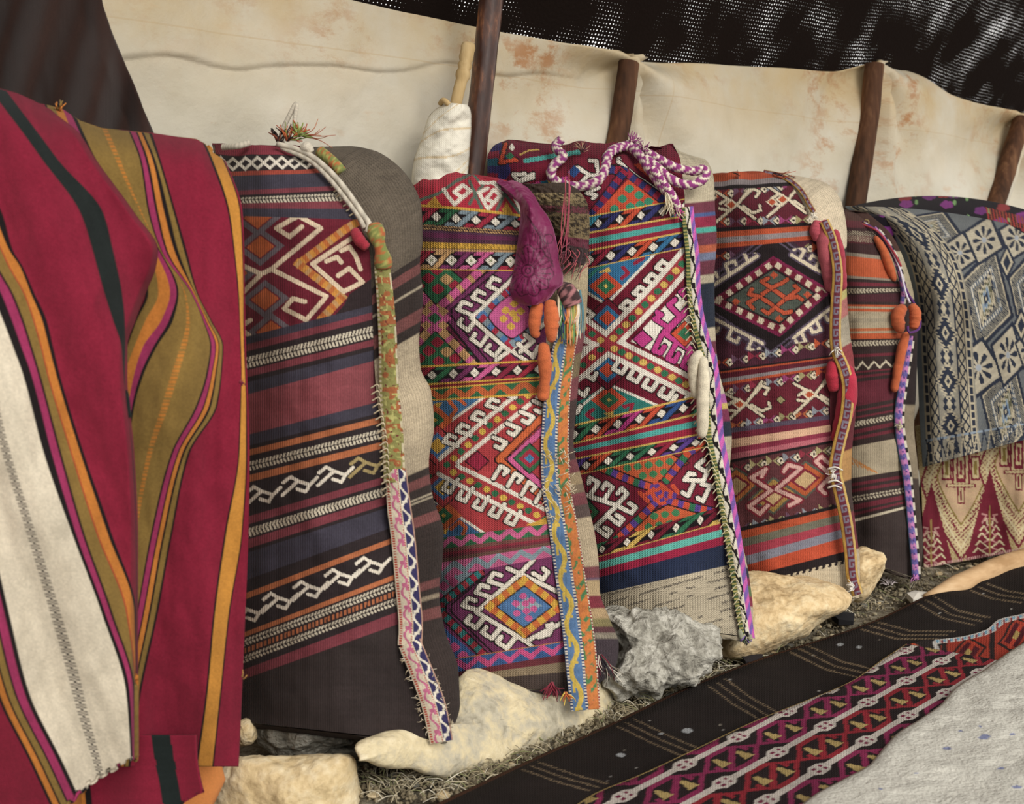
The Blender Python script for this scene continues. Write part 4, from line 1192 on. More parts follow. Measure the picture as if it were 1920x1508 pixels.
    for l in ([(1100, 858), (1133, 880), (1190, 904), (1225, 915)], [(1320, 830), (1290, 850), (1250, 900)], [(1232, 940), (1200, 972), (1158, 1010)], [(1250, 938), (1300, 952), (1350, 962)]):
        P.checks(l, 13, [pur, org, pur, '#cb4a2c', grn], 11, BLK, 2.4)
    P.dia(1237, 926, 30, 22, org); P.checks([(1215, 936), (1237, 926), (1262, 930)], 12, [pur, org], 8); P.checks([(1230, 908), (1244, 944)], 10, [pur, org], 7)
    P.strokes([[(1200, 925), (1215, 940)], [(1262, 912), (1272, 924)]], 8, org)
    ll = [[(1060, 916), (1095, 928), (1157, 948), (1108, 996)], [(1106, 930), (1122, 905), (1106, 896), (1104, 906)], [(1132, 940), (1148, 914), (1136, 906), (1130, 916)], [(1156, 948), (1176, 926), (1166, 916), (1158, 926)],
          [(1156, 948), (1184, 962), (1192, 952), (1180, 944)], [(1138, 966), (1160, 984), (1168, 974), (1156, 966)], [(1118, 990), (1138, 1006), (1146, 996), (1134, 990)]]
    P.strokes(ll, 8, wht, BLK, 2.4)
    P.nest(1092, 960, 34, 36, [(1, BLK), (0.9, '#2f6a45'), (0.55, red), (0.35, blu)])
    rl = [[(1345, 915), (1316, 908), (1332, 872)], [(1326, 886), (1306, 874), (1320, 862)], [(1318, 902), (1284, 900), (1292, 888), (1302, 890)], [(1300, 908), (1290, 930), (1280, 924)], [(1330, 914), (1318, 940), (1308, 934)], [(1345, 860), (1330, 850)]]
    P.strokes(rl, 8, wht, BLK, 2.4)
    P.region()
    P.eyes(1040, 1062, ['#7c1c33', grn, mr, yel], p=46, sk=1.1, off=30, eye='#8a8a80')
    P.bands([(1060, yel), (1062, '#9c2340'), (1070, '#58b3a5'), (1084, '#a01f42'), (1098, '#26304a'), (1126, '#b8ab92')])
    P.region(1127, 2000)
    n = (P.Y - 0.3 * 0 + 0.28 * (P.X - 1100)) / 15
    fr = n % 1.0
    P.put((fr < 0.3) & (vnoise(P.X / 16, n, 4) > -0.1) & (((P.X + P.Y) / 4.2) % 1 < 0.55), '#3a3434')
    P.put((fr > 0.5) & (fr < 0.62) & (((P.X - P.Y) / 3.6) % 1 < 0.4), '#8a7f6c')
    P.region(); P.heather(0.13, 5)
    P.ruffle(7, 90, 7, 34)
    D = Ds(P.YR) + 0.08 * (1 - P.U) ** 2 - 0.080 * np.sin(np.pi * P.U ** 0.9) + 0.012 * fbm(P.X / 80, P.Y / 100, 16)
    rim = np.clip((P.V - 290) / -30, 0, 1)
    D = D + 0.03 * P.pucker
    D = D + 0.05 * rim - 0.02 * np.exp(-((P.X - 940) / 40) ** 2) * np.clip((360 - P.Y) / 60, 0, 1) - 0.03 * np.exp(-((P.Y - 268) / 10) ** 2) * (P.X < 1040)
    P.build('front_panel', D, M_STITCH, t)
    PB = [(1285, 292), (1318, 300), (1334, 340), (1338, 400), (1341, 450), (1336, 520), (1338, 640), (1345, 700), (1360, 760), (1368, 820), (1362, 900), (1371, 950), (1386, 1020), (1400, 1090), (1406, 1150), (1400, 1198)]
    cb, mb = '#bdb095', '#6d3443'
    back_panel('back_panel', P, Ds, PB, [(0, cb), (376, mb), (396, '#45598a'), (406, '#8a2440'), (424, '#3fa090'), (436, mb), (460, '#b0583a'), (474, '#6f7690'), (486, mb), (514, cb), (532, '#28303f'), (614, cb), (640, mb), (664, '#8c8a94'), (680, mb), (705, '#c8bda6'),
               (740, '#a5579a'), (756, '#c8b05c'), (766, '#7d3050'), (792, '#28303f'), (818, cb), (905, '#28303f'), (918, cb), (1068, '#28303f'), (1084, '#7d3050'), (1100, '#5b7048'), (1120, '#8a3048'), (1140, cb)], M_BACK, t, th=0.25, side=0.09, dl=0.08, seed=9)
    Df = lambda y: Ds(y) - 0.015
    def bandc(B):
        B.fill('#e0d8c4')
        B.put(B.U < 0.34, '#4f6b45'); B.put((B.U < 0.34) & ((B.S / 7) % 1 < 0.45), '#c5b86a'); B.put(B.U < 0.08, '#2a2422')
        q = (B.S / 52) % 1
        B.put((B.U > 0.34) & (B.U < 0.7) & (np.abs(B.U - 0.52 - 0.12 * np.sin(q * 6.28)) < 0.06), '#221d1f')
        B.put((B.U > 0.42) & (B.U < 0.66) & (q > 0.8), '#221d1f')
        B.put(B.U > 0.70, '#7d5cab'); B.put((B.U > 0.7) & (((B.S / 34) + B.U * 2) % 1 < 0.5), '#cf5fb0')
    ribbon('seam_band', [(1288, 388), (1292, 430), (1298, 480), (1300, 540), (1306, 590), (1318, 640), (1332, 690), (1336, 760), (1340, 820), (1350, 870), (1362, 940), (1374, 1010), (1384, 1080), (1392, 1140), (1402, 1200)], [24, 28, 28, 30, 36, 34, 34, 32, 28], t, bandc, Df, label='narrow seam band in green, white and pink')
    fz = []
    for k, y in enumerate(range(545, 1180, 13)):
        x = np.interp(y, P.yr, P.xr) - 6
        fz.append(([(x - 6, y + 4, Df(y) - .006), (x + 4, y - 6, Df(y) - .011), (x + 12, y + 6, Df(y) - .010)], 0.0016, '#cfc3a0'))
    strands('seam_stitching', fz, t)
    for i, (pts, rd) in enumerate((([(1318, 664, 2.715), (1304, 672, 2.71), (1300, 710, 2.715), (1306, 748, 2.72)], [0.010, 0.013, 0.011, 0.008]), ([(1318, 668, 2.705), (1319, 720, 2.70), (1318, 770, 2.70), (1316, 822, 2.705)], [0.010, 0.013, 0.014, 0.011]))):
        felt_roll('felt_roll', pts, rd, t, '#d2c7ae', 'cream felt roll' if i == 0 else None, seed=i + 20)
    felt_roll('band_knot', [(1386, 1180, 2.665), (1392, 1198, 2.66), (1403, 1202, 2.66), (1408, 1190, 2.665)], [0.004, 0.006, 0.006, 0.004], t, '#8d8f78')
    strands('band_fray', tuft_spec(1398, 1196, 2.66, 24, 14, 80, 80, 0.0014, ['#cfc3a0', '#4f6b45', '#7d5cab', '#221d1f'], 6), t)
    return P, Ds
P3, Ds3 = sack_three()

# ================================================================== sack 4: lozenge medallion
def sack_four():
    base = at(1480, 1100, 3.2)
    t = thing('woven_sack', 'dark red sack with a large green and orange lozenge and pink felt pads', 'sack', base, 'woven storage sacks')
    Ds = dtable([(322, 3.34), (345, 3.27), (400, 3.2), (700, 3.12), (1122, 3.06)])
    rows = [(1296, 326, 1440, 322), (1296, 340, 1462, 330), (1296, 356, 1482, 346), (1296, 436, 1522, 421), (1296, 472, 1530, 450), (1297, 492, 1538, 466), (1298, 590, 1556, 545), (1299, 676, 1562, 634),
            (1300, 702, 1562, 668), (1302, 733, 1556, 690), (1306, 820, 1556, 786), (1310, 878, 1562, 829), (1322, 1012, 1574, 952), (1326, 1028, 1578, 965), (1330, 1042, 1580, 978), (1334, 1060, 1583, 991), (1338, 1078, 1585, 1008), (1344, 1094, 1588, 1032), (1348, 1108, 1590, 1043), (1356, 1122, 1602, 1122)]
    P = Panel(rows, 1.9)
    mr, org, gry, grn, wht, blk, pur, olv = '#5e1f2c', '#b44c2a', '#8a7f80', '#4c5146', '#d6c6aa', '#241c1e', '#574a5c', '#9a8f62'
    P.fill(mr)
    P.bands([(326, org), (342, gry), (352, blk), (358, mr), (430, blk), (438, org), (450, gry), (461, org), (470, blk), (476, mr), (678, mr), (698, blk), (703, org), (707, mr), (718, gry), (727, org), (733, mr), (812, pur),
             (820, '#722437'), (834, '#d2a686'), (851, '#8a2f45'), (863, '#b4616c'), (874, blk), (880, '#5a3433'), (1004, blk), (1013, org), (1028, '#6d6a5a'), (1042, '#a33a4a'), (1060, '#7f7f8c'), (1078, '#b9492b'), (1096, blk), (1110, '#c3b294')])
    def tree(cx, cy, k=1.0, c=wht, sh=-0.1):
        f = lambda pts: [(cx + x * k, cy + y * k + sh * x * k) for x, y in pts]
        L = [f([(-46, -30), (0, 4), (34, 34)]), f([(-46, 34), (0, 0), (30, -36)]), f([(4, -6), (30, -28), (44, -20), (36, -10)]), f([(10, 6), (30, 22), (46, 18), (44, 8)]), f([(-20, -12), (-36, -4)]), f([(-20, 12), (-38, 6)])]
        P.strokes(L, 5.5 * k, c, blk, 1.5)
        P.nest(cx - 14 * k, cy + 2, 15 * k, 12 * k, [(1, wht), (0.62, org)])
    def eyerow(v, n=9, x0=1330, dx=31, off=0.0, slope=-0.12, cs=('#9a8f62', '#b44c2a', '#6d4a60', '#8c2a40', '#8a8f98', '#9a3f70')):
        for i in range(n):
            x = x0 + i * dx; y = v + slope * (x - 1330)
            c = cs[i % len(cs)]
            P.poly([(x - 12, y - 9), (x + 12, y + 9), (x + 12, y - 9), (x - 12, y + 9)], c)
            xe = x + dx / 2
            P.dia(xe, y, 10.5, 10, blk); P.dia(xe, y, 8, 7.5, wht); P.dia(xe, y, 3, 2.8, blk)
    # field A
    P.region(358, 432)
    eyerow(366, slope=-0.13, x0=1325); eyerow(416, slope=-0.02, x0=1318)
    tree(1384, 382, 0.92); tree(1480, 372, 0.9); P.nest(1447, 379, 11, 9, [(1, wht), (0.7, org)])
    # field B: medallion
    P.region(470, 700); P.fill('#4a2230')
    eyerow(468 + 14, slope=-0.09, x0=1318)
    cx, cy = 1446, 552
    P.nest(cx, cy, 168, 128, [(1, '#3d2a36')], sh=-0.04)
    for r in (162, 148): P.nest(cx, cy, r, r * 0.74, [(1, pur), (0.965, blk)], sh=-0.04)
    L = []
    P.region(486, 676)
    for p0, p1, st_, bb in (((1316, 550), (1420, 480), (-8, -19), (17, -7)), ((1484, 478), (1572, 530), (10, -17), (-15, -8)), ((1316, 586), (1430, 644), (-8, 19), (17, 8)), ((1488, 634), (1572, 566), (9, 19), (-15, 5))):
        P.hooks(p0, p1, 3, st_, bb, 6, wht, pur, 3.2)
    P.strokes([[(1320, 567), (1450, 478), (1566, 545), (1462, 636), (1320, 567)]], 15, blk); 
    P.poly([(1330, 566), (1450, 480), (1560, 546), (1462, 632)], '#7a1f45')
    P.poly([(1338, 566), (1450, 487), (1550, 547), (1462, 624)], '#5e1a2c')
    P.checks([(1345, 564), (1450, 493), (1542, 548), (1462, 618), (1345, 564)], 11, ['#c9b89e', '#6e1a30'], 11)
    P.poly([(1358, 563), (1450, 502), (1530, 550), (1462, 609)], blk); P.poly([(1363, 563), (1450, 506), (1525, 550), (1462, 605)], '#4a5148')
    oc = '#b34a2c'
    P.strokes([[(1424, 556), (1446, 540), (1474, 560), (1454, 576), (1424, 556)]], 7, oc, blk, 1.6)
    P.strokes([[(1446, 540), (1428, 528), (1440, 522)], [(1446, 540), (1468, 530), (1476, 524)], [(1424, 556), (1404, 552), (1410, 542)], [(1424, 556), (1402, 568), (1412, 578)], [(1454, 576), (1440, 588), (1430, 582)], [(1454, 576), (1470, 588), (1484, 584)], [(1474, 560), (1494, 556), (1504, 562)], [(1474, 560), (1498, 542), (1490, 536)]], 7, oc, blk, 1.4)
    for x, y in ((1451, 516), (1380, 566), (1461, 598), (1514, 553)): P.dia(x, y, 8, 7, oc)
    P.region(640, 702); eyerow(684, slope=-0.19, x0=1322)
    # field C
    P.region(733, 812); P.fill('#6a2230')
    eyerow(740, slope=-0.2, x0=1325); eyerow(806, slope=-0.17, x0=1318, cs=('#9a3f70', '#9a8f62', '#b8643a', '#8a8f98'))
    tree(1400, 756, 0.95, sh=-0.2); tree(1530, 738, 0.9, sh=-0.2); P.nest(1464, 750, 10, 9, [(1, blk), (0.8, olv)])
    # field D
    P.region(880, 1006); P.fill('#5f3236')
    eyerow(888, slope=-0.2, x0=1325, cs=('#a39768', '#7f8088', '#8c3040', '#a39768')); eyerow(1003, slope=-0.22, x0=1330, cs=('#8a8f98', '#a39768', '#6d4a60'))
    for cx, cy, c in ((1380, 912, '#c07038'), (1510, 900, '#b8582e'), (1450, 930, '#a8823f')):
        P.nest(cx, cy, 46, 36, [(1, '#55584c'), (0.86, c), (0.6, '#7d2232'), (0.46, '#c0a070')], sh=-0.15)
    pk = '#d0a298'
    P.strokes([[(1446, 920), (1408, 896), (1436, 880), (1428, 894)], [(1446, 920), (1404, 950), (1424, 964), (1440, 948)], [(1455, 918), (1486, 892), (1502, 878), (1478, 872), (1470, 884)], [(1455, 918), (1500, 938), (1480, 948)], [(1556, 890), (1530, 866), (1540, 856), (1552, 868)], [(1556, 895), (1536, 916), (1548, 926)]], 7, pk, '#7d2232', 3.5)
    P.region()
    P.put((P.V > 1104) & (P.V < 1112) & (((P.X + P.V) / 12) % 1 < 0.5), blk)
    P.heather(0.17, 7)
    P.ruffle(4, 40, 9, 30)
    D = Ds(P.YR) + 0.08 * (1 - P.U) ** 2 - 0.080 * np.sin(np.pi * P.U ** 0.9) + 0.012 * fbm(P.X / 80, P.Y / 100, 26)
    P.build('front_panel', D, M_KILIM, t)
    PB = [(1450, 324), (1505, 332), (1548, 344), (1576, 380), (1585, 440), (1582, 500), (1584, 560), (1590, 630), (1598, 680), (1602, 760), (1594, 840), (1592, 900), (1600, 990), (1608, 1060), (1606, 1122)]
    back_panel('back_panel', P, Ds, PB, [(0, '#d0bfa3'), (462, '#3a302c'), (480, '#a8524a'), (540, '#b9b06a'), (556, '#b8706c'), (590, '#a59a86'), (640, '#8a3a3f'), (700, '#6a2a33'), (840, '#b98a50'), (900, '#4a3a36'), (960, '#7d3540'), (1030, '#bfae90')], M_BACK, t, th=0.26, side=0.09, dl=0.08, seed=12)
    Df = lambda y: Ds(y) - 0.020
    def bandc(B):
        B.fill('#6b2a38')
        B.put(B.U < 0.24, '#c79a3f'); B.put((B.U < 0.05), '#8a6a2c'); B.put(B.U > 0.84, '#c9a659')
        q = (B.S / 21) % 1; k = (B.U - 0.3) / 0.5
        B.put((k > 0) & (k < 1) & ((np.abs(q - 0.2) < 0.08) | ((np.abs(k - 0.15) < 0.13) & (q > 0.2) & (q < 0.8)) | ((np.abs(q - 0.75) < 0.08) & (k < 0.7)) | ((np.abs(k - 0.7) < 0.13) & (q > 0.45) & (q < 0.75))), '#7d7484')
    ribbon('mouth_band', [(1432, 322), (1470, 332), (1500, 355), (1518, 385), (1526, 398)], [9, 10], t, bandc, lambda y: Ds(y) - 0.018)
    sb = ribbon('seam_band', [(1545, 414), (1560, 450), (1570, 505), (1568, 560), (1566, 610), (1568, 655), (1582, 690), (1590, 728), (1586, 780), (1574, 830), (1566, 878), (1574, 920), (1586, 975), (1594, 1035), (1598, 1080), (1608, 1116)], [18, 20, 22, 22, 24, 24, 24, 24, 22], t, bandc, lambda y: Df(y) - 0.02, label='maroon seam band with grey key pattern and yellow edges')
    pad = lambda pts, rd, c, lb, sd: felt_roll('felt_pad', pts, rd, t, c, lb, seed=sd)
    pad([(1534, 414, 3.17), (1530, 432, 3.165), (1534, 452, 3.17)], [0.011, 0.016, 0.011], '#b34a58', 'pinkish red felt pad', 1)
    pad([(1546, 412, 3.165), (1548, 460, 3.155), (1554, 510, 3.15), (1556, 548, 3.155)], [0.012, 0.021, 0.02, 0.012], '#b85560', None, 2)
    pad([(1566, 430, 3.17), (1576, 480, 3.165), (1580, 545, 3.165)], [0.008, 0.012, 0.011], '#a8384a', None, 3)
    pad([(1562, 676, 3.10), (1560, 700, 3.095), (1564, 735, 3.095)], [0.012, 0.017, 0.012], '#a82338', 'crimson felt pad', 4)
    pad([(1590, 684, 3.10), (1590, 730, 3.09), (1582, 780, 3.09), (1566, 832, 3.095)], [0.013, 0.024, 0.022, 0.014], '#b02740', None, 5)
    fz = tuft_spec(1524, 402, 3.15, 16, 16, 70, 60, 0.0015, ['#d9d0bf'], 2) + tuft_spec(1566, 655, 3.07, 14, 14, 60, 90, 0.0016, ['#dcd6ca'], 3)
    fz += tuft_spec(1564, 888, 3.05, 26, 16, 170, 90, 0.0017, ['#e2ddd2'], 4) + tuft_spec(1600, 1100, 3.02, 22, 14, 180, 90, 0.0016, ['#e2ddd2'], 6)
    for y0 in (880, 905, 915): fz.append(([(1552, y0, 3.045), (1566, y0 - 4, 3.035), (1580, y0 + 2, 3.045)], 0.003, '#e2ddd2'))
    strands('white_whipping', fz, sb)
    strands('loose_threads', tuft_spec(1385, 332, 3.25, 6, 14, -120, 40, 0.0014, ['#2a201c', '#7a3a2a'], 8) + tuft_spec(1450, 326, 3.28, 10, 40, 10, 12, 0.0012, ['#8a3a2a', '#2a201c', '#b0502c'], 9), t)
sack_four()

# ================================================================== sack 5: narrow striped
def sack_five():
    base = at(1660, 1060, 3.6)
    t = thing('woven_sack', 'dark striped sack with an orange band and orange felt rolls, beside the blue jacquard cloth', 'sack', base, 'woven storage sacks')
    Ds = dtable([(388, 3.66), (420, 3.60), (490, 3.55), (800, 3.48), (1085, 3.45)])
    rows = [(1540, 392, 1602, 398), (1540, 408, 1622, 414), (1540, 440, 1650, 444), (1540, 470, 1668, 484), (1540, 513, 1684, 524), (1540, 540, 1690, 540), (1540, 555, 1692, 548), (1540, 568, 1694, 570), (1540, 577, 1694, 580), (1540, 617, 1694, 614), (1540, 634, 1694, 632), (1540, 652, 1692, 646),
            (1540, 678, 1690, 670), (1540, 700, 1688, 688), (1540, 724, 1684, 706), (1541, 775, 1682, 748), (1542, 802, 1684, 776), (1542, 814, 1685, 785), (1544, 848, 1690, 820), (1546, 906, 1702, 881), (1548, 940, 1704, 914), (1548, 950, 1705, 922), (1549, 988, 1706, 948), (1549, 993, 1706, 952), (1556, 1030, 1716, 1084)]
    P = Panel(rows, 1.9)
    dk, mr, org, gry, crm = '#3a2c2b', '#6d2a36', '#b8552f', '#8d8172', '#a89a80'
    P.bands([(392, '#4a3029'), (410, '#57292f'), (425, '#3a2426'), (440, '#57292f'), (452, '#3d2728'), (468, gry), (474, org), (512, gry), (518, dk), (526, mr), (535, dk), (556, '#4d2830'), (566, dk), (570, org), (574, crm), (578, org), (582, crm), (596, '#9a8e78'), (606, crm), (618, '#b8643a'), (622, crm), (626, org), (637, dk), (641, dk),
             (654, dk), (668, mr), (674, dk), (680, dk), (702, mr), (706, dk), (711, mr), (717, dk), (724, '#632733'), (775, dk), (781, mr), (786, dk), (792, mr), (797, dk), (815, dk), (820, mr), (826, dk), (832, mr), (838, dk), (848, crm), (906, dk), (914, mr), (920, dk), (926, mr), (932, dk), (952, dk), (957, mr), (968, dk), (974, mr), (980, dk), (988, '#c2b59c'), (993, '#3d3230')])
    for a, b in ((541, 555), (641, 653), (802, 814), (938, 951)): P.twine(a, b, '#b9ad95', dk, 6)
    P.region(680, 702); q = (P.X / 22) % 1; P.put(np.abs((P.V - 691) / 14 - (np.abs(q - 0.5) * 2 - 0.5)) < 0.2, '#cbbfa6'); P.region(430, 450); P.put(((P.X + P.V * 2) / 5) % 1 < 0.4, '#9c907a')
    P.region(848, 906)
    for k in range(6): P.strokes([[(1588 + k * 8, 852 + k * 5), (1600 + k * 9, 872 + k * 3)]], 2.5, '#b97a3f')
    P.region(); P.heather(0.17, 9)
    D = Ds(P.YR) + 0.08 * (1 - P.U) ** 2 - 0.080 * np.sin(np.pi * P.U ** 0.9) + 0.012 * fbm(P.X / 70, P.Y / 90, 36)
    P.build('front_panel', D, M_KILIM, t)
    PB = [(1625, 398), (1670, 440), (1698, 500), (1712, 560), (1718, 640), (1716, 740), (1712, 800), (1718, 870), (1722, 940), (1728, 1020), (1722, 1086)]
    back_panel('back_panel', P, Ds, PB, [(0, '#4a3029'), (470, '#b0a284'), (560, '#3a2c2b'), (640, '#2c2222'), (760, '#8d7f68'), (900, '#4a3d36')], M_BACK, t, th=0.22, side=0.07, dl=0.06, seed=14)
    Df = lambda y: Ds(y) - 0.02
    def bandc(B):
        B.fill('#6d63a8'); B.put(((B.S / 20) % 1 + (B.U * 3 % 1) * 0.2) % 1 < 0.5, '#c77fb8'); B.put(((B.S / 13) % 1 < 0.3) & (B.U > 0.4) & (B.U < 0.6), '#5a3d8c')
        B.put(B.U < 0.16, '#38566b'); B.put((B.U > 0.76), '#cfc6b4'); B.put((B.U > 0.76) & ((B.S / 24) % 1 < 0.4), '#262224')
    ribbon('mouth_band', [(1640, 426), (1662, 452), (1680, 486), (1690, 520), (1694, 548), (1692, 570)], [10, 12, 12], t, bandc, Df)
    ribbon('seam_band', [(1708, 630), (1702, 670), (1692, 730), (1686, 780), (1690, 830), (1699, 880), (1706, 940), (1711, 1000), (1716, 1050), (1718, 1086)], [16, 18, 20, 20, 18, 18, 18], t, bandc, lambda y: Df(y) - 0.006, label='narrow pink and violet checked seam band')
    for i, (pts, rd) in enumerate((([(1640, 442, 3.53), (1656, 470, 3.52), (1668, 500, 3.51), (1678, 528, 3.51)], [0.007, 0.012, 0.013, 0.007]),
                                  ([(1696, 574, 3.47), (1684, 590, 3.46), (1686, 612, 3.46), (1692, 622, 3.465)], [0.012, 0.019, 0.018, 0.010]), ([(1708, 570, 3.47), (1716, 588, 3.465), (1714, 618, 3.46)], [0.010, 0.017, 0.013]),
                                  ([(1700, 622, 3.46), (1690, 660, 3.455), (1682, 700, 3.455), (1676, 736, 3.455)], [0.010, 0.014, 0.0125, 0.011]))):
        felt_roll('felt_roll', pts, rd, t, '#bd5c31', 'orange felt roll' if i == 1 else None, seed=30 + i)
    yarn = lambda pts, r, c: tube('tie_cord', px_path(pts, 40), r, M_YARN, t, 8, c)
    yarn([(1618, 416, 3.575), (1650, 440, 3.54), (1680, 490, 3.515), (1700, 545, 3.49), (1722, 585, 3.47), (1724, 615, 3.45), (1704, 624, 3.435), (1702, 612, 3.435)], 0.0035, '#5b2f6e')
    yarn([(1622, 418, 3.57), (1655, 444, 3.535), (1684, 496, 3.505), (1698, 548, 3.48), (1706, 568, 3.465)], 0.003, '#d3cadb')
    yarn([(1615, 420, 3.57), (1648, 436, 3.53), (1676, 474, 3.51), (1690, 500, 3.50)], 0.003, '#a83a48')
    strands('thread_ends', tuft_spec(1716, 1080, 3.42, 14, 12, 80, 60, 0.0016, ['#7a4fb0', '#c77fb8'], 2) + tuft_spec(1690, 800, 3.44, 20, 12, 190, 80, 0.0016, ['#c9bea2'], 3), t)
    tube('mouth_ring', px_path([(1622, 412, 3.57), (1628, 414, 3.565), (1628, 420, 3.565), (1622, 421, 3.57), (1620, 416, 3.57)], 24), 0.002, M_YARN, t, 6, '#a08a55')
sack_five()

# ================================================================== rope, velvet
def build_rope():
    base = at(1140, 345, 2.80)
    t = thing('braided_rope', 'purple and white braided rope looped over the mouth of a sack', 'rope', base)
    Y = 2.815
    def ropec(S, T):
        c = np.empty(S.shape + (3,)); c[:] = srgb('#8c3576')
        q = (S / 0.021 + np.abs(((T / (2 * math.pi)) * 2) % 1 - 0.5) * 1.6) % 1
        c[q < 0.36] = srgb('#ddd2bd'); return c
    def rope(name, pts, r=0.0105):
        n = 150; p = px_path(pts, n); seg = 14
        th = np.linspace(0, 2 * math.pi, seg, endpoint=False)
        s = np.concatenate([[0], np.cumsum(np.linalg.norm(np.diff(p, axis=0), axis=1))])
        q = (s[:, None] / 0.0105 + np.abs(((th / (2 * math.pi)) * 2) % 1 - 0.5)[None, :] * 3.2)
        R = r * (1 + 0.13 * np.sin(q * 2 * math.pi)) * (1 + 0.08 * vnoise(s[:, None] * 60, np.zeros((1, seg)), 3))
        co, f, _ = tube_arrays(p, R, seg)
        S, T = np.meshgrid(s, th, indexing='ij')
        return make_mesh(name, co, f, M_YARN, t, ropec(S, T))
    rope('rope_coil', [(1052, 262, Y + .05), (1041, 276, Y + .04), (1056, 293, Y + .02), (1038, 311, Y), (1034, 330, Y), (1052, 344, Y - .01), (1083, 350, Y - .02), (1111, 344, Y - .02), (1127, 333, Y - .015), (1136, 310, Y + .0), (1140, 292, Y + .01), (1155, 279, Y + .03), (1181, 275, Y + .04), (1202, 294, Y + .015), (1218, 318, Y), (1236, 342, Y - .012), (1250, 360, Y - .02)])
    rope('rope_coil', [(1176, 270, Y + .06), (1212, 286, Y + .03), (1236, 299, Y + .02), (1263, 313, Y + .01), (1298, 321, Y + .01), (1320, 318, Y + .01), (1322, 332, Y), (1300, 346, Y - .01), (1275, 344, Y - .01), (1252, 332, Y - .01), (1230, 312, Y), (1208, 296, Y + .01)], 0.010)
    rend = rope('rope_end', [(1222, 315, Y - .012), (1245, 345, Y - .02), (1262, 370, Y - .03), (1272, 392, Y - .03)], 0.0095)
    strands('rope_tassel', tuft_spec(1250, 362, Y - .03, 40, 46, 75, 14, 0.0016, ['#cdbf9f', '#bfae8c', '#d8ccb2'], 3) + tuft_spec(1270, 388, Y - .03, 26, 26, 75, 25, 0.0016, ['#8c3576', '#cdbf9f', '#c23784'], 5)
            + tuft_spec(1184, 268, Y + .04, 30, 22, -60, 60, 0.0013, ['#8c3576', '#a04a88', '#ddd2bd'], 6) + tuft_spec(1205, 280, Y + .02, 22, 20, -40, 60, 0.0012, ['#8c3576', '#ddd2bd'], 7)
            + tuft_spec(1090, 284, Y + .02, 26, 20, -70, 80, 0.0013, ['#b08a70', '#5a3040', '#8a6050'], 8), rend)
build_rope()

def build_velvet():
    rows = [(930, 342, 962, 338), (944, 352, 982, 346), (962, 368, 1000, 364), (975, 390, 1014, 388), (976, 410, 1026, 404), (973, 432, 1036, 424), (968, 470, 1045, 460), (962, 505, 1050, 495), (954, 535, 1056, 520), (953, 548, 1055, 532), (958, 560, 1042, 545), (972, 569, 1030, 560), (988, 574, 1012, 571)]
    P = Panel(rows, 1.9)
    P.fill('#74194a')
    # pressed flower with rays, scrolls
    cx, cy = 990, 508
    dx, dy = P.X - cx, P.Y - cy; r = np.hypot(dx, dy); a = np.arctan2(dy, dx)
    P.put((r < 13) & (r > 10.5), '#420a28'); P.put((r < 6) & (r > 4), '#420a28')
    P.put((r > 14) & (r < 44) & (np.abs(((a + 0.15 * r / 40) / (2 * math.pi) * 22) % 1 - 0.5) > 0.40), '#420a28')
    P.put((np.abs(r - 46 - 3 * np.sin(a * 11)) < 1.2), '#420a28')
    r2 = np.hypot(P.X - 1028, P.Y - 448); P.put((r2 < 10) & (r2 > 8) & (P.X > 1020), '#420a28')
    for k in range(9): P.strokes([[(985 + k * 5, 400 + k * 6), (1000 + k * 4, 425 + k * 7), (998 + k * 5, 445 + k * 7)]], 1.3, '#420a28')
    n = vnoise(P.X / 9, P.Y / 16, 3) * 0.6 + vnoise(P.X / 4, P.Y / 9, 7) * 0.4
    folds = 0.008 * np.sin(P.U * 9 + P.Y / 30.0) * np.clip((470 - P.Y) / 70, 0, 1) + 0.004 * n
    D = 2.455 - 0.055 * np.sqrt(np.clip(1 - (2 * P.U - 1) ** 2, 0, 1)) * np.clip((P.Y - 330) / 60, 0.5, 1) + folds + 0.12 * (np.clip((385 - P.Y) / 45, 0, 1)) ** 2 - 0.01 * np.exp(-((P.Y - 540) / 25) ** 2)
    m, N, L, S = new_mat('crushed_velvet')
    at_ = N.new('ShaderNodeAttribute'); at_.attribute_name = 'Col'
    S.inputs['Roughness'].default_value = 0.45; S.inputs['Sheen Weight'].default_value = 0.45; S.inputs['Sheen Roughness'].default_value = 0.3
    S.inputs['Sheen Tint'].default_value = (0.95, 0.35, 0.65, 1); S.inputs['Specular IOR Level'].default_value = 0.35
    L.new(at_.outputs['Color'], S.inputs['Base Color'])
    tc = N.new('ShaderNodeTexCoord'); nz = N.new('ShaderNodeTexNoise'); nz.inputs['Scale'].default_value = 38; nz.inputs['Detail'].default_value = 3
    L.new(tc.outputs['Object'], nz.inputs['Vector'])
    bp = N.new('ShaderNodeBump'); bp.inputs['Strength'].default_value = 0.55; bp.inputs['Distance'].default_value = 0.010
    L.new(nz.outputs['Fac'], bp.inputs['Height']); L.new(bp.outputs[0], S.inputs['Normal'])
    b = at(1000, 570, 2.45)
    o = P.build('velvet_pouch', D, m, None, None, 0.012, loc=b)
    tag(o, 'magenta velvet pouch with a pressed flower hanging between two embroidered sacks', 'pouch')
build_velvet()

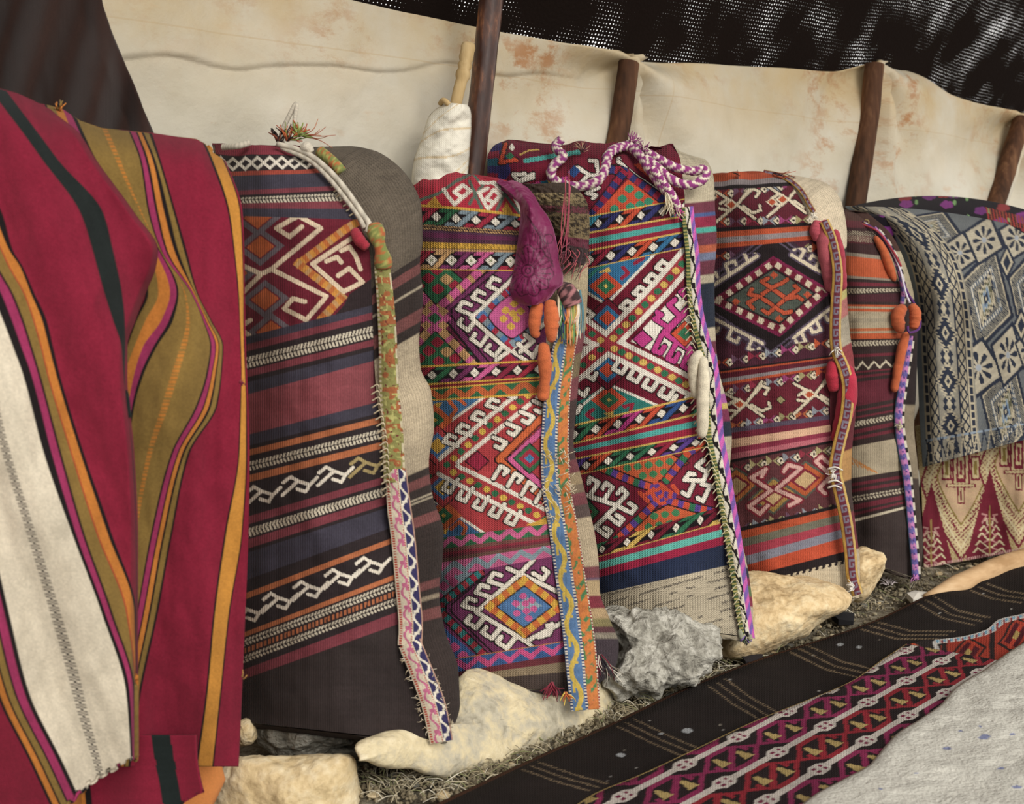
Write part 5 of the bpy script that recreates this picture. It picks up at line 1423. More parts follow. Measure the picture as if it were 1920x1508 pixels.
# ================================================================== covered stack at the right
def covered_stack():
    # hidden bale that carries the cloths
    NVY, CR, MID = '#2b3140', '#b3a88f', '#6f7378'
    # --- black floral cloth on top
    rows = [(1600, 386, 1950, 402, 26), (1602, 393, 1965, 420, 26), (1606, 402, 1985, 448, 24), (1625, 420, 2010, 500, 18), (1650, 450, 2030, 560, 10)]
    F = Panel(rows, 2.0); F.fill('#17121a')
    rr = random.Random(4)
    for k in range(60):
        x, y = rr.uniform(1600, 2010), rr.uniform(360, 470)
        c = rr.choice(['#6a2a6e', '#7d2f7a', '#4c2a5c', '#8a2f32', '#6a2a6e'])
        for j in range(5):
            a = j * 1.257 + k; F.dia(x + math.cos(a) * 7, y + math.sin(a) * 4, 6, 4, c, p=2)
        F.dia(x + rr.uniform(14, 26), y + rr.uniform(-8, 8), 3, 5, '#6f9a5c', p=2)
    for x in range(1850, 2000, 6):
        F.strokes([[(x, 390 + (x - 1850) * 0.25), (x + 4, 410 + (x - 1850) * 0.3)]], 3, '#8a3f2a' if (x // 6) % 2 else '#9a2f26')
    D = 3.80 + 0.30 * np.clip(1 - F.Tn * 2.2, 0, 1) ** 1.5 + 0.02 - 0.04 * F.Tn
    b = at(1800, 420, 3.9)
    o = F.build('floral_cloth', D, cloth_mat('black_velvet', weave=2500, bump=0.3, dist=0.001, var=0.2, yarn=0.1), None, None, 0.01, loc=b)
    tag(o, 'black cloth with purple flowers folded on top of the bale', 'cloth')

    # --- cream and burgundy brocade, lower
    rows = [(1716, 800, 2060, 690), (1722, 870, 2060, 780), (1728, 940, 2064, 860), (1730, 1000, 2066, 930), (1732, 1066, 2068, 1006)]
    B = Panel(rows, 1.8); bur, crm, pal, ros = '#7d2638', '#cdb98a', '#d8c9a0', '#c79a82'
    B.fill(crm)
    # mesh ground
    q = ((B.X + B.Y) / 7) % 1; q2 = ((B.X - B.Y) / 7) % 1
    B.put((q < 0.3) ^ (q2 < 0.3), '#b89c62')
    def ogive(cx, cy, w, h, c):
        u = np.abs(B.X - cx) / w; v = (B.Y - cy - 0.0 * (B.X - cx)) / h
        return (u + np.abs(v) ** 1.3) < 1
    for cx, cy in ((1802, 905), (1910, 880), (2010, 860)):
        m = ogive(cx, cy, 76, 150, None); B.put(m, bur)
        m = ogive(cx, cy, 72, 142, None); B.put(m, crm)
        B.put(m & ((B.X / 9 + B.Y / 9) % 1 < 0.35) & ((B.X / 9 - B.Y / 9) % 1 < 0.5), bur)
        e = np.abs(B.X - cx) / 72 + np.abs((B.Y - cy) / 142) ** 1.3
        B.put(m & (np.abs(e - 0.83) < 0.022), pal)
        B.put(m & (np.abs(e - 0.66) < 0.04) & (((B.X + B.Y) / 8) % 1 < 0.5), bur)
        m2 = ogive(cx, cy - 10, 46, 92, None); B.put(m2, '#c9ad84'); B.put(m2 & ((B.X / 4 + np.abs(B.Y) / 6) % 1 < 0.3), ros)
        B.put(ogive(cx, cy - 10, 46, 92, None) & ~ogive(cx, cy - 10, 43, 87, None), '#8a7438')
        for dx, w, h0, h1, c in ((0, 17, -60, 10, bur), (0, 13, -60, 6, crm), (0, 9, -56, 0, bur), (0, 5, -48, -8, crm), (0, 2.5, -42, -14, bur), (-27, 9, -50, -4, bur), (-27, 6, -46, -8, crm), (-27, 3, -40, -14, '#8a7438'), (27, 9, -50, -4, bur), (27, 6, -46, -8, crm), (27, 3, -40, -14, '#8a7438'),
                                 (0, 28, 2, 9, bur), (0, 25, 3.5, 7.5, crm), (0, 7, 10, 40, bur), (0, 4.5, 10, 37, crm), (0, 1.5, 12, 34, bur)):
            B.put((np.abs(B.X - cx - dx) < w) & (B.Y - cy > h0) & (B.Y - cy < h1), c)
    for cx, cy in ((1856, 1010), (1746, 1035), (1965, 985)):
        B.poly([(cx, cy - 130), (cx + 46, cy + 40), (cx - 46, cy + 40)], bur)
        for k in range(5):
            y = cy + 30 - k * 14; w = 30 - k * 4
            B.strokes([[(cx - w, y - 4), (cx - w + 7, y - 12), (cx - 4, y), (cx + 4, y), (cx + w - 7, y - 12), (cx + w, y - 4)]], 3.2, pal)
            B.strokes([[(cx - w * 0.5, y - 8), (cx, y - 14), (cx + w * 0.5, y - 8)]], 2.4, '#c98f8a')
        B.strokes([[(cx, cy + 30), (cx, cy - 60)]], 3, '#a58a4a'); B.strokes([[(cx - 14, cy - 30), (cx - 6, cy - 44), (cx - 14, cy - 46)], [(cx + 14, cy - 30), (cx + 6, cy - 44), (cx + 14, cy - 46)]], 3, '#c98f8a')
    B.region(1060, 3000); B.put((B.X / 4) % 1 < 0.5, '#d9a9a4'); B.region()
    B.heather(0.08, 3)
    D = 3.70 + 0.0012 * (1900 - B.X) * 0.2 + 0.016 * np.sin(B.X / 26.0 + B.Y / 160) * (0.3 + B.Tn) + 0.010 * fbm(B.X / 50, B.Y / 80, 4) - 0.02 * B.U
    b = at(1830, 1050, 3.7)
    o = B.build('brocade_cloth', D, M_JACQ, None, None, 0.004, loc=b)
    tag(o, 'cream and burgundy brocade cloth hanging below the blue jacquard cloth', 'cloth')

    # --- blue-grey jacquard cloth
    rows = [(1584, 388, 1890, 420, 10), (1592, 394, 1930, 445, 14), (1612, 402, 1955, 472, 14), (1648, 420, 1975, 496, 8), (1682, 458, 1995, 520, 2), (1702, 510, 2010, 560), (1714, 580, 2020, 620), (1718, 660, 2028, 690), (1722, 740, 2034, 745), (1726, 820, 2040, 772), (1730, 876, 2044, 792)]
    P = Panel(rows, 1.7)
    P.fill(MID)
    P.fill('#70726f')
    ground = ((P.X + P.Y * 0.5) / 4.2) % 1; P.put(ground < 0.5, '#5f656c')
    # border with chains and small eyed lozenges; runs down along the left hem
    bx = P.U * 300
    P.put(bx < 104, '#9a9482'); P.put((bx < 104) & (((P.V + bx) / 4) % 1 < 0.4), '#83807a')
    P.put(bx < 10, '#7f8b96')
    for u0 in (15, 96):
        m = np.abs(bx - u0) < 5; P.put(m, CR); P.put((np.abs(bx - u0) < 3.2) & ((P.V / 19) % 1 < 0.78), NVY)
    for u0 in (28, 82):
        m = np.abs(bx - u0) < 8; P.put(m, CR)
        for ph in (0, math.pi):
            P.put(np.abs(bx - u0 - 5 * np.sin(P.V / 50 * 2 * math.pi + ph)) < 1.5, NVY)
        P.put(np.abs(np.abs(bx - u0) - 7.5) < 1.0, NVY)
    for v0 in list(range(430, 900, 94)):
        d = np.abs(bx - 55) / 17 + np.abs(P.V - v0) / 34
        jag = 0.12 * np.sign(np.sin(P.V * 0.8))
        P.put(d < 1.25 + jag, CR); P.put(d < 1.0 + jag, NVY); P.put(d < 0.42, CR); P.put(d < 0.2, NVY)
        for dv in (40, 54): P.put(np.abs(np.abs(bx - 55) - 7) / 5 + np.abs(P.V - v0 - dv) / 9 < 1, NVY)
        P.put(np.abs(bx - 55) / 5 + np.abs(P.V - v0 - 47) / 10 < 1, CR)
    P.clip = P.U * 300 > 104
    # framed lozenges
    def losange(cx, cy, ax, ay, kind):
        """ax, ay: half diagonals given as vectors"""
        ax, ay = np.array(ax, float), np.array(ay, float)
        det = ax[0] * ay[1] - ax[1] * ay[0]
        X, Y = P.X - cx, P.Y - cy
        u = (X * ay[1] - Y * ay[0]) / det; v = (-X * ax[1] + Y * ax[0]) / det
        d = np.abs(u) + np.abs(v)
        P.put(d < 1.0, NVY)
        if kind == 'eye':
            P.put(d < 0.88, CR); P.put(d < 0.83, '#8f8a7b'); P.put((d < 0.83) & ((P.X / 3.6 % 1 < 0.5) ^ (P.Y / 3.6 % 1 < 0.5)), NVY)
            P.put((d < 0.60) & (d > 0.47), '#5a6470'); P.put((d < 0.58) & (d > 0.49) & ((((u - v) * 9) % 1 < 0.55)), '#c6bfae')
            e = np.abs(u) * 1.5 + np.abs(v) * 0.95
            P.put(e < 0.50, NVY)
            for k, c in ((0.46, CR), (0.36, '#5b5a45'), (0.28, '#a9a795'), (0.2, '#7288a0')):
                P.put(e + 0.045 * np.sign(np.sin((u - v) * 34)) < k, c)
            P.put((e < 0.13), NVY); P.put(e < 0.05, CR)
        else:
            P.put(d < 0.84, '#b5ab95'); P.put((d < 0.84) & (((P.X + P.Y) / 3.6) % 1 < 0.3), '#a19a88')
            r = np.hypot(u, v); a = np.arctan2(v, u)
            P.put((r > 0.12) & (r < 0.50) & (np.abs(((a / (2 * math.pi)) * 8) % 1 - 0.5) < 0.30 - 0.16 * np.abs(r - 0.33) / 0.2), NVY)
            P.put(r < 0.10, '#9aa0a8')
    for cx, cy, ax, ay in ((1849, 560, (52, 34), (-17, 104)), (1932, 548, (44, 28), (-16, 96)), (1886, 772, (50, 34), (-16, 104)), (1966, 740, (44, 30), (-14, 100)), (1738, 432, (76, 20), (34, -38)), (1995, 600, (40, 30), (-14, 90))):
        losange(cx, cy, ax, ay, 'eye')
    for cx, cy, ax, ay in ((1800, 474, (42, 9), (-5, 42)), (1845, 450, (40, 16), (-12, 50)), (1906, 446, (36, 16), (-12, 46)), (1835, 690, (54, 14), (-7, 60)), (1890, 666, (34, 20), (-9, 64)), (1928, 655, (26, 12), (-6, 46)), (1652, 401, (42, 6), (12, 13)), (1798, 806, (30, 14), (-8, 40)), (1940, 640, (30, 14), (-8, 44))):
        losange(cx, cy, ax, ay, 'flower')
    for cx, cy in ((1888, 492), (1808, 585), (1812, 745), (1915, 610)):
        for k in range(3): P.dia(cx, cy, 16 - k * 4.5, 34 - k * 9, (NVY, CR, NVY)[k])
    P.clip[:] = True
    # doubled hem at the bottom
    hemrow = P.Tn > 0.915
    P.clip = hemrow; P.put(np.abs(P.Tn - 0.92) < 0.004, '#8796a5')
    for k in range(24):
        x = 1735 + k * 13; P.strokes([[(x, 820 - k * 4), (x + 14, 870 - k * 4)], [(x + 8, 820 - k * 4), (x, 880 - k * 4)]], 2.2, CR if k % 2 else NVY)
    P.clip[:] = True
    P.heather(0.10, 4)
    D = Ds_r(P) 
    b = at(1830, 840, 3.62)
    o = P.build('jacquard_cloth', D, M_JACQ, None, None, 0.004, loc=b)
    tag(o, 'blue-grey jacquard cloth with cream lozenges and flowers draped over the bale', 'cloth')

def Ds_r(P):
    top = np.clip((560 - P.Y) / 190, 0, 1)
    D = 3.60 + 0.30 * top ** 2.2 + 0.010 * np.sin(P.X / 30.0 + P.Y / 200) * (1 - top) * P.Tn + 0.008 * fbm(P.X / 70, P.Y / 90, 44)
    # the left side falls over the edge of the bale
    D = D + 0.10 * np.clip(1 - P.U * 5, 0, 1) ** 2
    D = D + 0.012 * np.sin(P.U * 26 + P.Y / 80.0) * np.exp(-((P.U - 0.22) / 0.18) ** 2) * np.clip((P.Y - 470) / 120, 0, 1)
    return D
covered_stack()

def build_bale():
    """the bulky bale under the cloths"""
    outline = [(1640, 440), (1690, 410), (1760, 396), (1860, 400), (1960, 430), (2040, 500), (2060, 700), (2060, 980), (1740, 1046), (1738, 800), (1728, 640), (1712, 540)]
    co, f = inflate(outline, 3.98, 0.16, 10, 60, seed=3, rough=0.004)
    b = at(1860, 1040, 3.9)
    o = make_mesh('bale', co, f, cloth_mat('dark_bale_cloth', tint='#3a2c2b', weave=1500), loc=b)
    tag(o, 'bulky dark bale under the jacquard and brocade cloths', 'bale')

def inflate(outline, Y, T, rings=12, seg=72, seed=0, rough=0.01, tilt=0.0, power=0.5, back=1.0, fine=1.0, facet=0.0, tiltx=0.0):
    """a solid body whose silhouette is the outline (pixels at distance Y), T metres thick to the front and back"""
    p = np.array(outline + [outline[0]], float)
    q = smooth_path(p, seg + 1)[:-1]
    c = q.mean(0)
    cos = []
    rs = np.sin(np.linspace(0, math.pi / 2, rings + 1))[1:]
    def shell(sg):
        out = []
        for r in rs:
            pt = c + (q - c) * r
            h = (1 - r ** 2) ** power
            Yv = Y + sg * T * h + tilt * (pt[:, 1] - c[1]) + tiltx * (pt[:, 0] - c[0])
            out.append(at(pt[:, 0], pt[:, 1], Yv))
        return np.array(out)
    fr = shell(-1); bk = shell(back)
    allc = np.vstack([at(c[0], c[1], Y - T)[None], fr.reshape(-1, 3), at(c[0], c[1], Y + back * T)[None], bk[:-1].reshape(-1, 3)])
    n0 = np.array([[noise.fractal(Vector(v) * 9 * fine + Vector((seed * 3.1, 0, 0)), 1.0, 2.0, 5)] * 1 for v in allc])
    n1 = np.array([noise.noise_vector(Vector(v) * 14 * fine + Vector((seed, 5, 1))) for v in allc])
    ctr = allc.mean(0); d = allc - ctr; d /= np.linalg.norm(d, axis=1)[:, None] + 1e-9
    allc = allc + d * n0 * rough + n1 * rough * 0.6
    if facet:
        # broken faces and pits
        rd = np.array([noise.voronoi(Vector(v) * 16 * fine + Vector((seed, 2, 7)))[0][0] for v in allc])[:, None]
        pt = np.array([noise.fractal(Vector(v) * 60 + Vector((0, seed, 3)), 0.8, 2.0, 3) for v in allc])[:, None]
        allc = allc + d * (rd - 0.4) * rough * 1.3 * facet + d * pt * 0.0022 * facet
    f = []; k = rings
    F0 = 1; B0 = 1 + k * seg + 1
    fi = lambda i, j: F0 + i * seg + j % seg
    bi = lambda i, j: (B0 + i * seg + j % seg) if i < k - 1 else fi(k - 1, j)
    for j in range(seg):
        f.append([0, fi(0, j + 1), fi(0, j)]); f.append([B0 - 1, bi(0, j), bi(0, j + 1)])
        for i in range(k - 1):
            f.append([fi(i, j), fi(i, j + 1), fi(i + 1, j + 1), fi(i + 1, j)])
            f.append([bi(i, j + 1), bi(i, j), bi(i + 1, j), bi(i + 1, j + 1)])
    return allc, f
build_bale()

# ================================================================== red striped kilim thrown over a sack
def build_throw():
    base = at(260, 1440, 1.80)
    t = thing('striped_kilim', 'crimson kilim with olive, orange and pink stripes and a white band, thrown over a sack', 'kilim', base)
    RED, GRN, OLV, ORG, PNK, WHT_, BK, YEL = '#7f1630', '#1e2423', '#7f642c', '#b86e20', '#962a57', '#cfc3ad', '#1c1617', '#b97c24'
    def table(cols, levels, top, extra):
        """levels: y -> x of every stripe boundary; builds a panel with u by stripe"""
        ys = sorted(levels)
        X = np.array([levels[y] for y in ys], float)
        yv = np.arange(ys[0], ys[-1] + 0.1, 2.6)
        Xi = np.stack([pchip(ys, X[:, k], yv) for k in range(X.shape[1])], 1)
        xs, ci = [], []
        for k in range(X.shape[1] - 1):
            w = np.max(np.abs(X[:, k + 1] - X[:, k])); n = max(2, int(w / 2.6))
            for j in range(n):
                f = (j + 0.5) / n
                xs.append(Xi[:, k] * (1 - f) + Xi[:, k + 1] * f); ci.append((k, f))
        XX = np.stack(xs, 1)
        YY = np.broadcast_to(yv[:, None], XX.shape).copy()
        C = np.zeros(XX.shape + (3,))
        for j, (k, f) in enumerate(ci):
            C[:, j] = srgb(cols[k])
        tp = np.interp(XX, [a for a, _ in top], [b for _, b in top])
        return XX, YY, C, ci, tp
    # ---------- back layer (right side)
    colsA = [RED, BK, OLV, ORG, PNK, BK, OLV, BK, PNK, BK, ORG, BK, OLV, BK, RED, BK, YEL, BK, RED]
    #          start R2|k6|OL3|OR3|P3|k7|OL4|k8|P4|k9|OR4|k10|OL5|k11|R3|k12|Y|k13|R4 end
    LA = {190: [40, 82, 86, 98, 112, 122, 130, 214, 218, 228, 231, 238, 246, 254, 258, 330, 334, 350, 352, 356],
          250: [60, 100, 104, 124, 136, 150, 157, 243, 246, 256, 259, 266, 270, 279, 285, 371, 375, 388, 390, 394],
          300: [90, 130, 134, 148, 160, 172, 181, 262, 265, 273, 278, 286, 291, 297, 301, 394, 399, 418, 420, 422],
          400: [150, 200, 204, 222, 238, 248, 253, 278, 281, 293, 297, 308, 317, 326, 330, 428, 431, 450, 452, 455],
          470: [200, 262, 266, 280, 290, 298, 300, 302, 303, 311, 314, 327, 334, 345, 350, 438, 440, 454, 456, 458],
          550: [210, 272, 278, 297, 319, 331, 335, 358, 359, 362, 363, 365, 366, 369, 371, 446, 448, 456, 457, 459],
          600: [200, 252, 257, 273, 303, 317, 325, 380, 381, 385, 386, 389, 390, 394, 396, 449, 450, 456, 458, 460],
          650: [190, 234, 239, 252, 268, 288, 294, 394, 396, 404, 405, 410, 411, 417, 419, 450, 452, 457, 459, 461],
          700: [180, 220, 224, 234, 252, 264, 270, 387, 390, 397, 398, 404, 406, 414, 416, 452, 453, 459, 461, 463],
          760: [180, 206, 210, 222, 240, 248, 252, 368, 371, 382, 384, 392, 396, 405, 408, 450, 452, 461, 463, 466],
          850: [170, 190, 194, 206, 222, 236, 240, 321, 324, 333, 335, 342, 346, 352, 356, 447, 449, 461, 464, 468],
          1000: [150, 170, 174, 186, 202, 218, 222, 283, 286, 296, 298, 306, 309, 320, 323, 421, 424, 453, 455, 466],
          1150: [150, 164, 168, 178, 190, 204, 208, 256, 258, 268, 270, 279, 282, 292, 296, 400, 403, 429, 431, 461],
          1300: [150, 160, 163, 170, 180, 192, 196, 228, 230, 240, 242, 250, 252, 260, 264, 386, 389, 413, 415, 455],
          1440: [150, 158, 160, 166, 174, 184, 188, 214, 216, 224, 226, 232, 234, 240, 244, 366, 370, 398, 400, 449]}
    top = [(0, 178), (95, 198), (120, 206), (150, 226), (190, 240), (240, 245), (285, 249), (330, 256), (368, 260), (384, 268), (400, 285), (470, 330)]
    XX, YY, C, ci, tp = table(colsA, LA, top, None)
    for j, (k, f) in enumerate(ci):
        if k == 6 and abs(f - 0.5) < 0.045:
            m = (YY[:, j] / 7) % 1 < 0.62; C[m, j] = srgb('#b5701f')
    YY2 = np.maximum(YY, tp + (YY - 190) * 0.02)
    U = np.arange(XX.shape[1])[None, :] / XX.shape[1]
    def bulge(X, Y):
        d = 1.86 - 0.10 * np.sin(np.clip((Y - 200) / 1300, 0, 1) * math.pi * 0.85) + 0.00028 * (X - 250)
        d = d + 0.14 * np.exp(-np.clip(Y - tp, 0, 2000) / 22.0)
        return d
    D = bulge(XX, YY2) + 0.006 * fbm(XX / 60, YY / 130, 3) + 0.012 * np.sin((XX - 0.08 * YY) / 26.0) * np.clip((YY - 900) / 400, 0, 1)
    # the knuckle where the olive band swells out before it dives under the front layer
    D = D - 0.05 * np.exp(-((XX - 350 + 0.25 * (YY - 660)) / 62) ** 2 - ((YY - 680) / 150) ** 2)
    # hem fringe line
    C2 = C * (1 + 0.10 * vnoise(XX / 3, YY / 3, 5) + 0.08 * vnoise(XX / 12, YY / 160, 6))[..., None]
    co = at(XX, YY2, D); nv, nu = XX.shape
    o = make_mesh('hanging_side', co, grid_faces(nv, nu, flip=True), M_THROW, t, np.clip(C2, 0, 1), np.stack([XX * .001, YY * .001], -1))
    md = o.modifiers.new('thickness', 'SOLIDIFY'); md.thickness = 0.004; md.offset = -1
    # ---------- front layer (left side)
    colsB = [RED, BK, ORG, BK, OLV, BK, PNK, BK, WHT_, BK, PNK, BK, OLV, '#9c3a22', ORG, BK, RED, GRN, RED]
    #        R0|k1|O1|k|ol1|k|P1|k2|W|k3|P2|k4|OL2|thin|OR2|k5|R1|G|R2 end
    def LB_(r0, k1, O1, a, ol, b, P1, k2, W, k3, P2, k4, O2, th, OR, k5, R1, G, R2): return [r0, r0 + 0, k1, O1, a, ol, b, P1, k2, W, k3, P2, k4, O2, th, OR, k5, R1, G, R2][1:]
    rows = {}
    def lev(y, w_left, w_right, p2, ol2, or2, k5, g0, g1, e):
        """white band edges, then the right edges of pink, olive, orange, black; green stripe; fold edge"""
        l = w_left
        rows[y] = [-520, l - 62, l - 56, l - 44, l - 41, l - 28, l - 25, l - 9, l, w_right, p2[0], p2[1], p2[1] + 4, ol2, ol2 + 2, or2, k5, g0, g1, e]
    lev(100, -420, -250, (-236, -220), -200, -184, -178, -70, -40, 40)
    lev(200, -360, -195, (-181, -166), -147, -131, -125, 6, 34, 92)
    lev(250, -330, -168, (-153, -137), -118, -102, -96, 44, 72, 150)
    lev(300, -300, -138, (-124, -108), -88, -72, -64, 80, 109, 182)
    lev(400, -240, -84, (-68, -50), -30, -12, 4, 151, 194, 254)
    lev(470, -200, -52, (-36, -20), 2, 18, 24, 174, 212, 298)
    lev(500, -185, -40, (-24, -8), 16, 38, 42, 182, 219, 294)
    lev(550, -160, -16, (2, 20), 44, 58, 64, 196, 229, 274)
    lev(600, -140, 5, (22, 40), 62, 79, 87, 212, 234, 255)
    lev(650, -118, 24, (40, 56), 76, 92, 99, 228, 235, 239)
    lev(700, -96, 42, (58, 71), 88, 105, 111, 232, 234, 239)
    lev(850, -58, 82, (97, 111), 133, 151, 157, 248, 249, 252)
    lev(1000, -18, 135, (142, 154), 181, 202, 209, 255, 256, 259)
    lev(1150, 17, 191, (197, 207), 237, 252, 255, 256, 257, 259)
    lev(1300, 55, 237, (243, 250), 253, 254, 255, 256, 257, 259)
    lev(1430, 118, 246, (249, 252), 252.5, 253, 253.5, 254, 254.5, 255)
    lev(1520, 160, 250, (252, 253), 253.3, 253.6, 254, 254.3, 254.6, 255)
    topB = [(-900, -260), (-400, 20), (-200, 95), (-60, 148), (0, 166), (30, 174), (60, 186), (80, 196), (95, 203), (100, 206), (300, 206)]
    XX, YY, C, ci, tp = table(colsB, rows, topB, None)
    keep = XX[0] > -1e9
    for j, (k, f) in enumerate(ci):
        if k == 8 and abs(f - 0.5) < 0.055:
            q = (YY[:, j] / 6.5) % 1
            m = (q < 0.55) if abs(f - 0.5) > 0.02 else (q > 0.5)
            C[m, j] = srgb('#3a3534')
    # only what hangs below the top line; everything above is drawn onto it (the cloth turns over the sack there)
    YY2 = np.maximum(YY, tp + (YY - 100) * 0.02)
    edge = pchip(sorted(rows), [rows[y][-1] for y in sorted(rows)], YY[:, 0])[:, None]
    rollr = np.clip(1 - (edge - XX) / 16.0, 0, 1)
    D = 1.735 - 0.10 * np.sin(np.clip((YY2 - 150) / 1350, 0, 1) * math.pi * 0.8) + 0.00026 * (XX - 250) + 0.14 * np.exp(-np.clip(YY2 - tp, 0, 2000) / 24.0)
    D = D + 0.05 * rollr ** 2 + 0.012 * np.sin((XX - 0.38 * YY) / 34.0) + 0.006 * fbm(XX / 70, YY / 140, 8)
    # between the two folds the layers run into each other
    join = np.exp(-((YY2 - 555) / 55) ** 2) * np.clip(1 - (edge - XX) / 90, 0, 1)
    D = D + join * 0.03
    C2 = C * (1 + 0.10 * vnoise(XX / 3, YY / 3, 15) + 0.08 * vnoise((XX - 0.38 * YY) / 12, YY / 200, 16))[..., None]
    # hem of the front layer: stepped lower edge
    hem = np.interp(XX, [-900, 118, 165, 200, 246, 262], [1530, 1515, 1468, 1445, 1424, 1418])
    YY3 = np.minimum(YY2, hem + 3 * np.sign(np.sin(XX / 3.0)))
    co = at(XX, YY3, D); nv, nu = XX.shape
    o = make_mesh('front_fold', co, grid_faces(nv, nu, flip=True), M_THROW, t, np.clip(C2, 0, 1), np.stack([XX * .001, YY * .001], -1))
    md = o.modifiers.new('thickness', 'SOLIDIFY'); md.thickness = 0.004; md.offset = -1
    # ---------- red flap with a black bar under the folds
    F = Panel([(120, 1380, 366, 1380), (135, 1430, 368, 1425), (150, 1480, 374, 1462), (155, 1540, 380, 1492), (160, 1580, 384, 1560)], 2.5)
    F.fill(RED); x = 290 + (F.Y - 1420) * 0.18
    F.put((F.X > x) & (F.X < x + 36), '#1b2322'); F.put((F.X < 168 + (F.Y - 1460) * 0.1) & (F.X > 160), BK); F.put((F.X < 160) & (F.X > 146), ORG)
    F.heather(0.12, 2)
    F.Y = np.minimum(F.Y, np.interp(F.X, [120, 330, 345, 372, 390], [1560, 1530, 1506, 1490, 1484]))
    F.build('under_flap', 1.80 + 0.01 * np.sin(F.X / 24.0), M_THROW, t, solid=0.004)
    strands('loose_threads', tuft_spec(456, 1272, 1.80, 3, 16, -60, 30, 0.0014, ['#c08a3a'], 4) + tuft_spec(452, 716, 1.78, 6, 10, 20, 60, 0.0013, ['#7f1530'], 5) + tuft_spec(110, 205, 1.93, 16, 16, -90, 60, 0.0016, ['#c8781f', '#20191a', '#86692c'], 6), t)
build_throw()

def build_under_sack():
    out = [(-260, 170), (-60, 205), (120, 240), (300, 275), (380, 330), (415, 600), (412, 1000), (410, 1400), (425, 1445), (418, 1480), (392, 1520), (300, 1570), (0, 1610), (-240, 1610), (-300, 900)]
    co, f = inflate(out, 1.96, 0.09, 10, 64, seed=8, rough=0.004, power=0.45)
    b = at(250, 1560, 2.03)
    o = make_mesh('orange_sack', co, f, cloth_mat('orange_sacking', tint='#d88a4e', weave=1400, bump=0.3, var=0.15, yarn=0.1), loc=(b[0], b[1], 0.0))
    tag(o, 'orange sack showing at the bottom edge of the crimson kilim', 'sack')
build_under_sack()

# ================================================================== stones
M_ROCK_CREAM = ramp_mat('cream_limestone', [(0.28, '#a8926c'), (0.42, '#cbb58c'), (0.58, '#dcccaa'), (0.75, '#ece0c6')], scale=7, scale2=60, bump=0.5, dist=0.02)
M_ROCK_GREY = ramp_mat('grey_limestone', [(0.3, '#6d6960'), (0.45, '#a09c90'), (0.58, '#c4c0b4'), (0.72, '#dcd8cc')], scale=16, scale2=90, bump=0.9, dist=0.03)
M_ROCK_TAN = ramp_mat('tan_limestone', [(0.28, '#a58a62'), (0.45, '#d3b98e'), (0.6, '#e2cfa8'), (0.75, '#eee2c8')], scale=8, scale2=70, bump=0.5, dist=0.02)
M_ROCK_MIX = ramp_mat('mixed_limestone', [(0.28, '#8d8672'), (0.42, '#b3ab97'), (0.55, '#cfc09c'), (0.72, '#e2d6b8')], scale=5, scale2=55, bump=0.6, dist=0.02)

def stone(label, outline, Y, T, mat, seed, rough=0.012, tilt=0.0, power=0.5, fine=1.0, tiltx=0.0):
    co, f = inflate(outline, Y, T, 34, 200, seed, rough, tilt, power, fine=fine, facet=1.0, tiltx=tiltx)
    b = co.mean(0); zmin = co[:, 2].min()
    o = make_mesh('stone', co, f, mat, loc=(b[0], b[1], zmin))
    tag(o, label, 'stone', 'stones under the sacks')
stone('broad cream boulder carrying the brown sack and the slim embroidered sack', [(672, 1425), (676, 1392), (720, 1372), (800, 1380), (846, 1340), (852, 1290), (880, 1256), (950, 1248), (1010, 1252), (1060, 1262), (1110, 1268), (1165, 1256), (1172, 1280), (1138, 1345), (1100, 1378), (1030, 1398), (960, 1425), (895, 1448), (820, 1452), (740, 1436)], 2.33, 0.06, M_ROCK_MIX, 1, tilt=-0.0009, tiltx=0.0009)
stone('rough grey crusted rock under the seam of the maroon sack', [(1118, 1150), (1160, 1138), (1230, 1140), (1300, 1160), (1335, 1185), (1345, 1225), (1318, 1262), (1270, 1285), (1200, 1300), (1150, 1300), (1135, 1270), (1158, 1220), (1140, 1175)], 2.62, 0.10, M_ROCK_GREY, 2, rough=0.022, tilt=-0.0008, fine=1.8)
stone('large smooth tan rock under the lozenge sack', [(1330, 1110), (1400, 1078), (1500, 1085), (1560, 1095), (1600, 1120), (1585, 1145), (1540, 1165), (1500, 1195), (1440, 1225), (1380, 1238), (1350, 1225), (1352, 1180)], 2.92, 0.12, M_ROCK_TAN, 3, rough=0.010, tilt=-0.0010)
stone('pale angular rock between the lozenge sack and the dark striped sack', [(1592, 1052), (1620, 1030), (1655, 1038), (1662, 1060), (1640, 1105), (1612, 1128), (1590, 1112)], 3.22, 0.08, M_ROCK_TAN, 4, rough=0.010)
stone('squarish tan stone in front of the brown sack', [(402, 1440), (440, 1416), (520, 1422), (590, 1420), (650, 1412), (670, 1432), (672, 1500), (665, 1600), (400, 1620), (392, 1500)], 2.10, 0.09, M_ROCK_CREAM, 5, rough=0.010)
stone('small crumbly grey rock wedged under the brown sack', [(470, 1352), (510, 1338), (560, 1340), (590, 1362), (640, 1372), (660, 1392), (620, 1402), (560, 1412), (520, 1412), (490, 1385)], 2.27, 0.07, M_ROCK_GREY, 6, rough=0.014, fine=1.6)
stone('round pebble between the kilim hem and the crumbly grey rock', [(446, 1352), (468, 1350), (482, 1372), (474, 1394), (450, 1398), (436, 1375)], 2.20, 0.03, M_ROCK_CREAM, 7, rough=0.003)
stone('flat grey stone below the crumbly rock', [(560, 1400), (640, 1398), (700, 1402), (720, 1416), (690, 1428), (600, 1424)], 2.32, 0.06, M_ROCK_GREY, 8, rough=0.008)

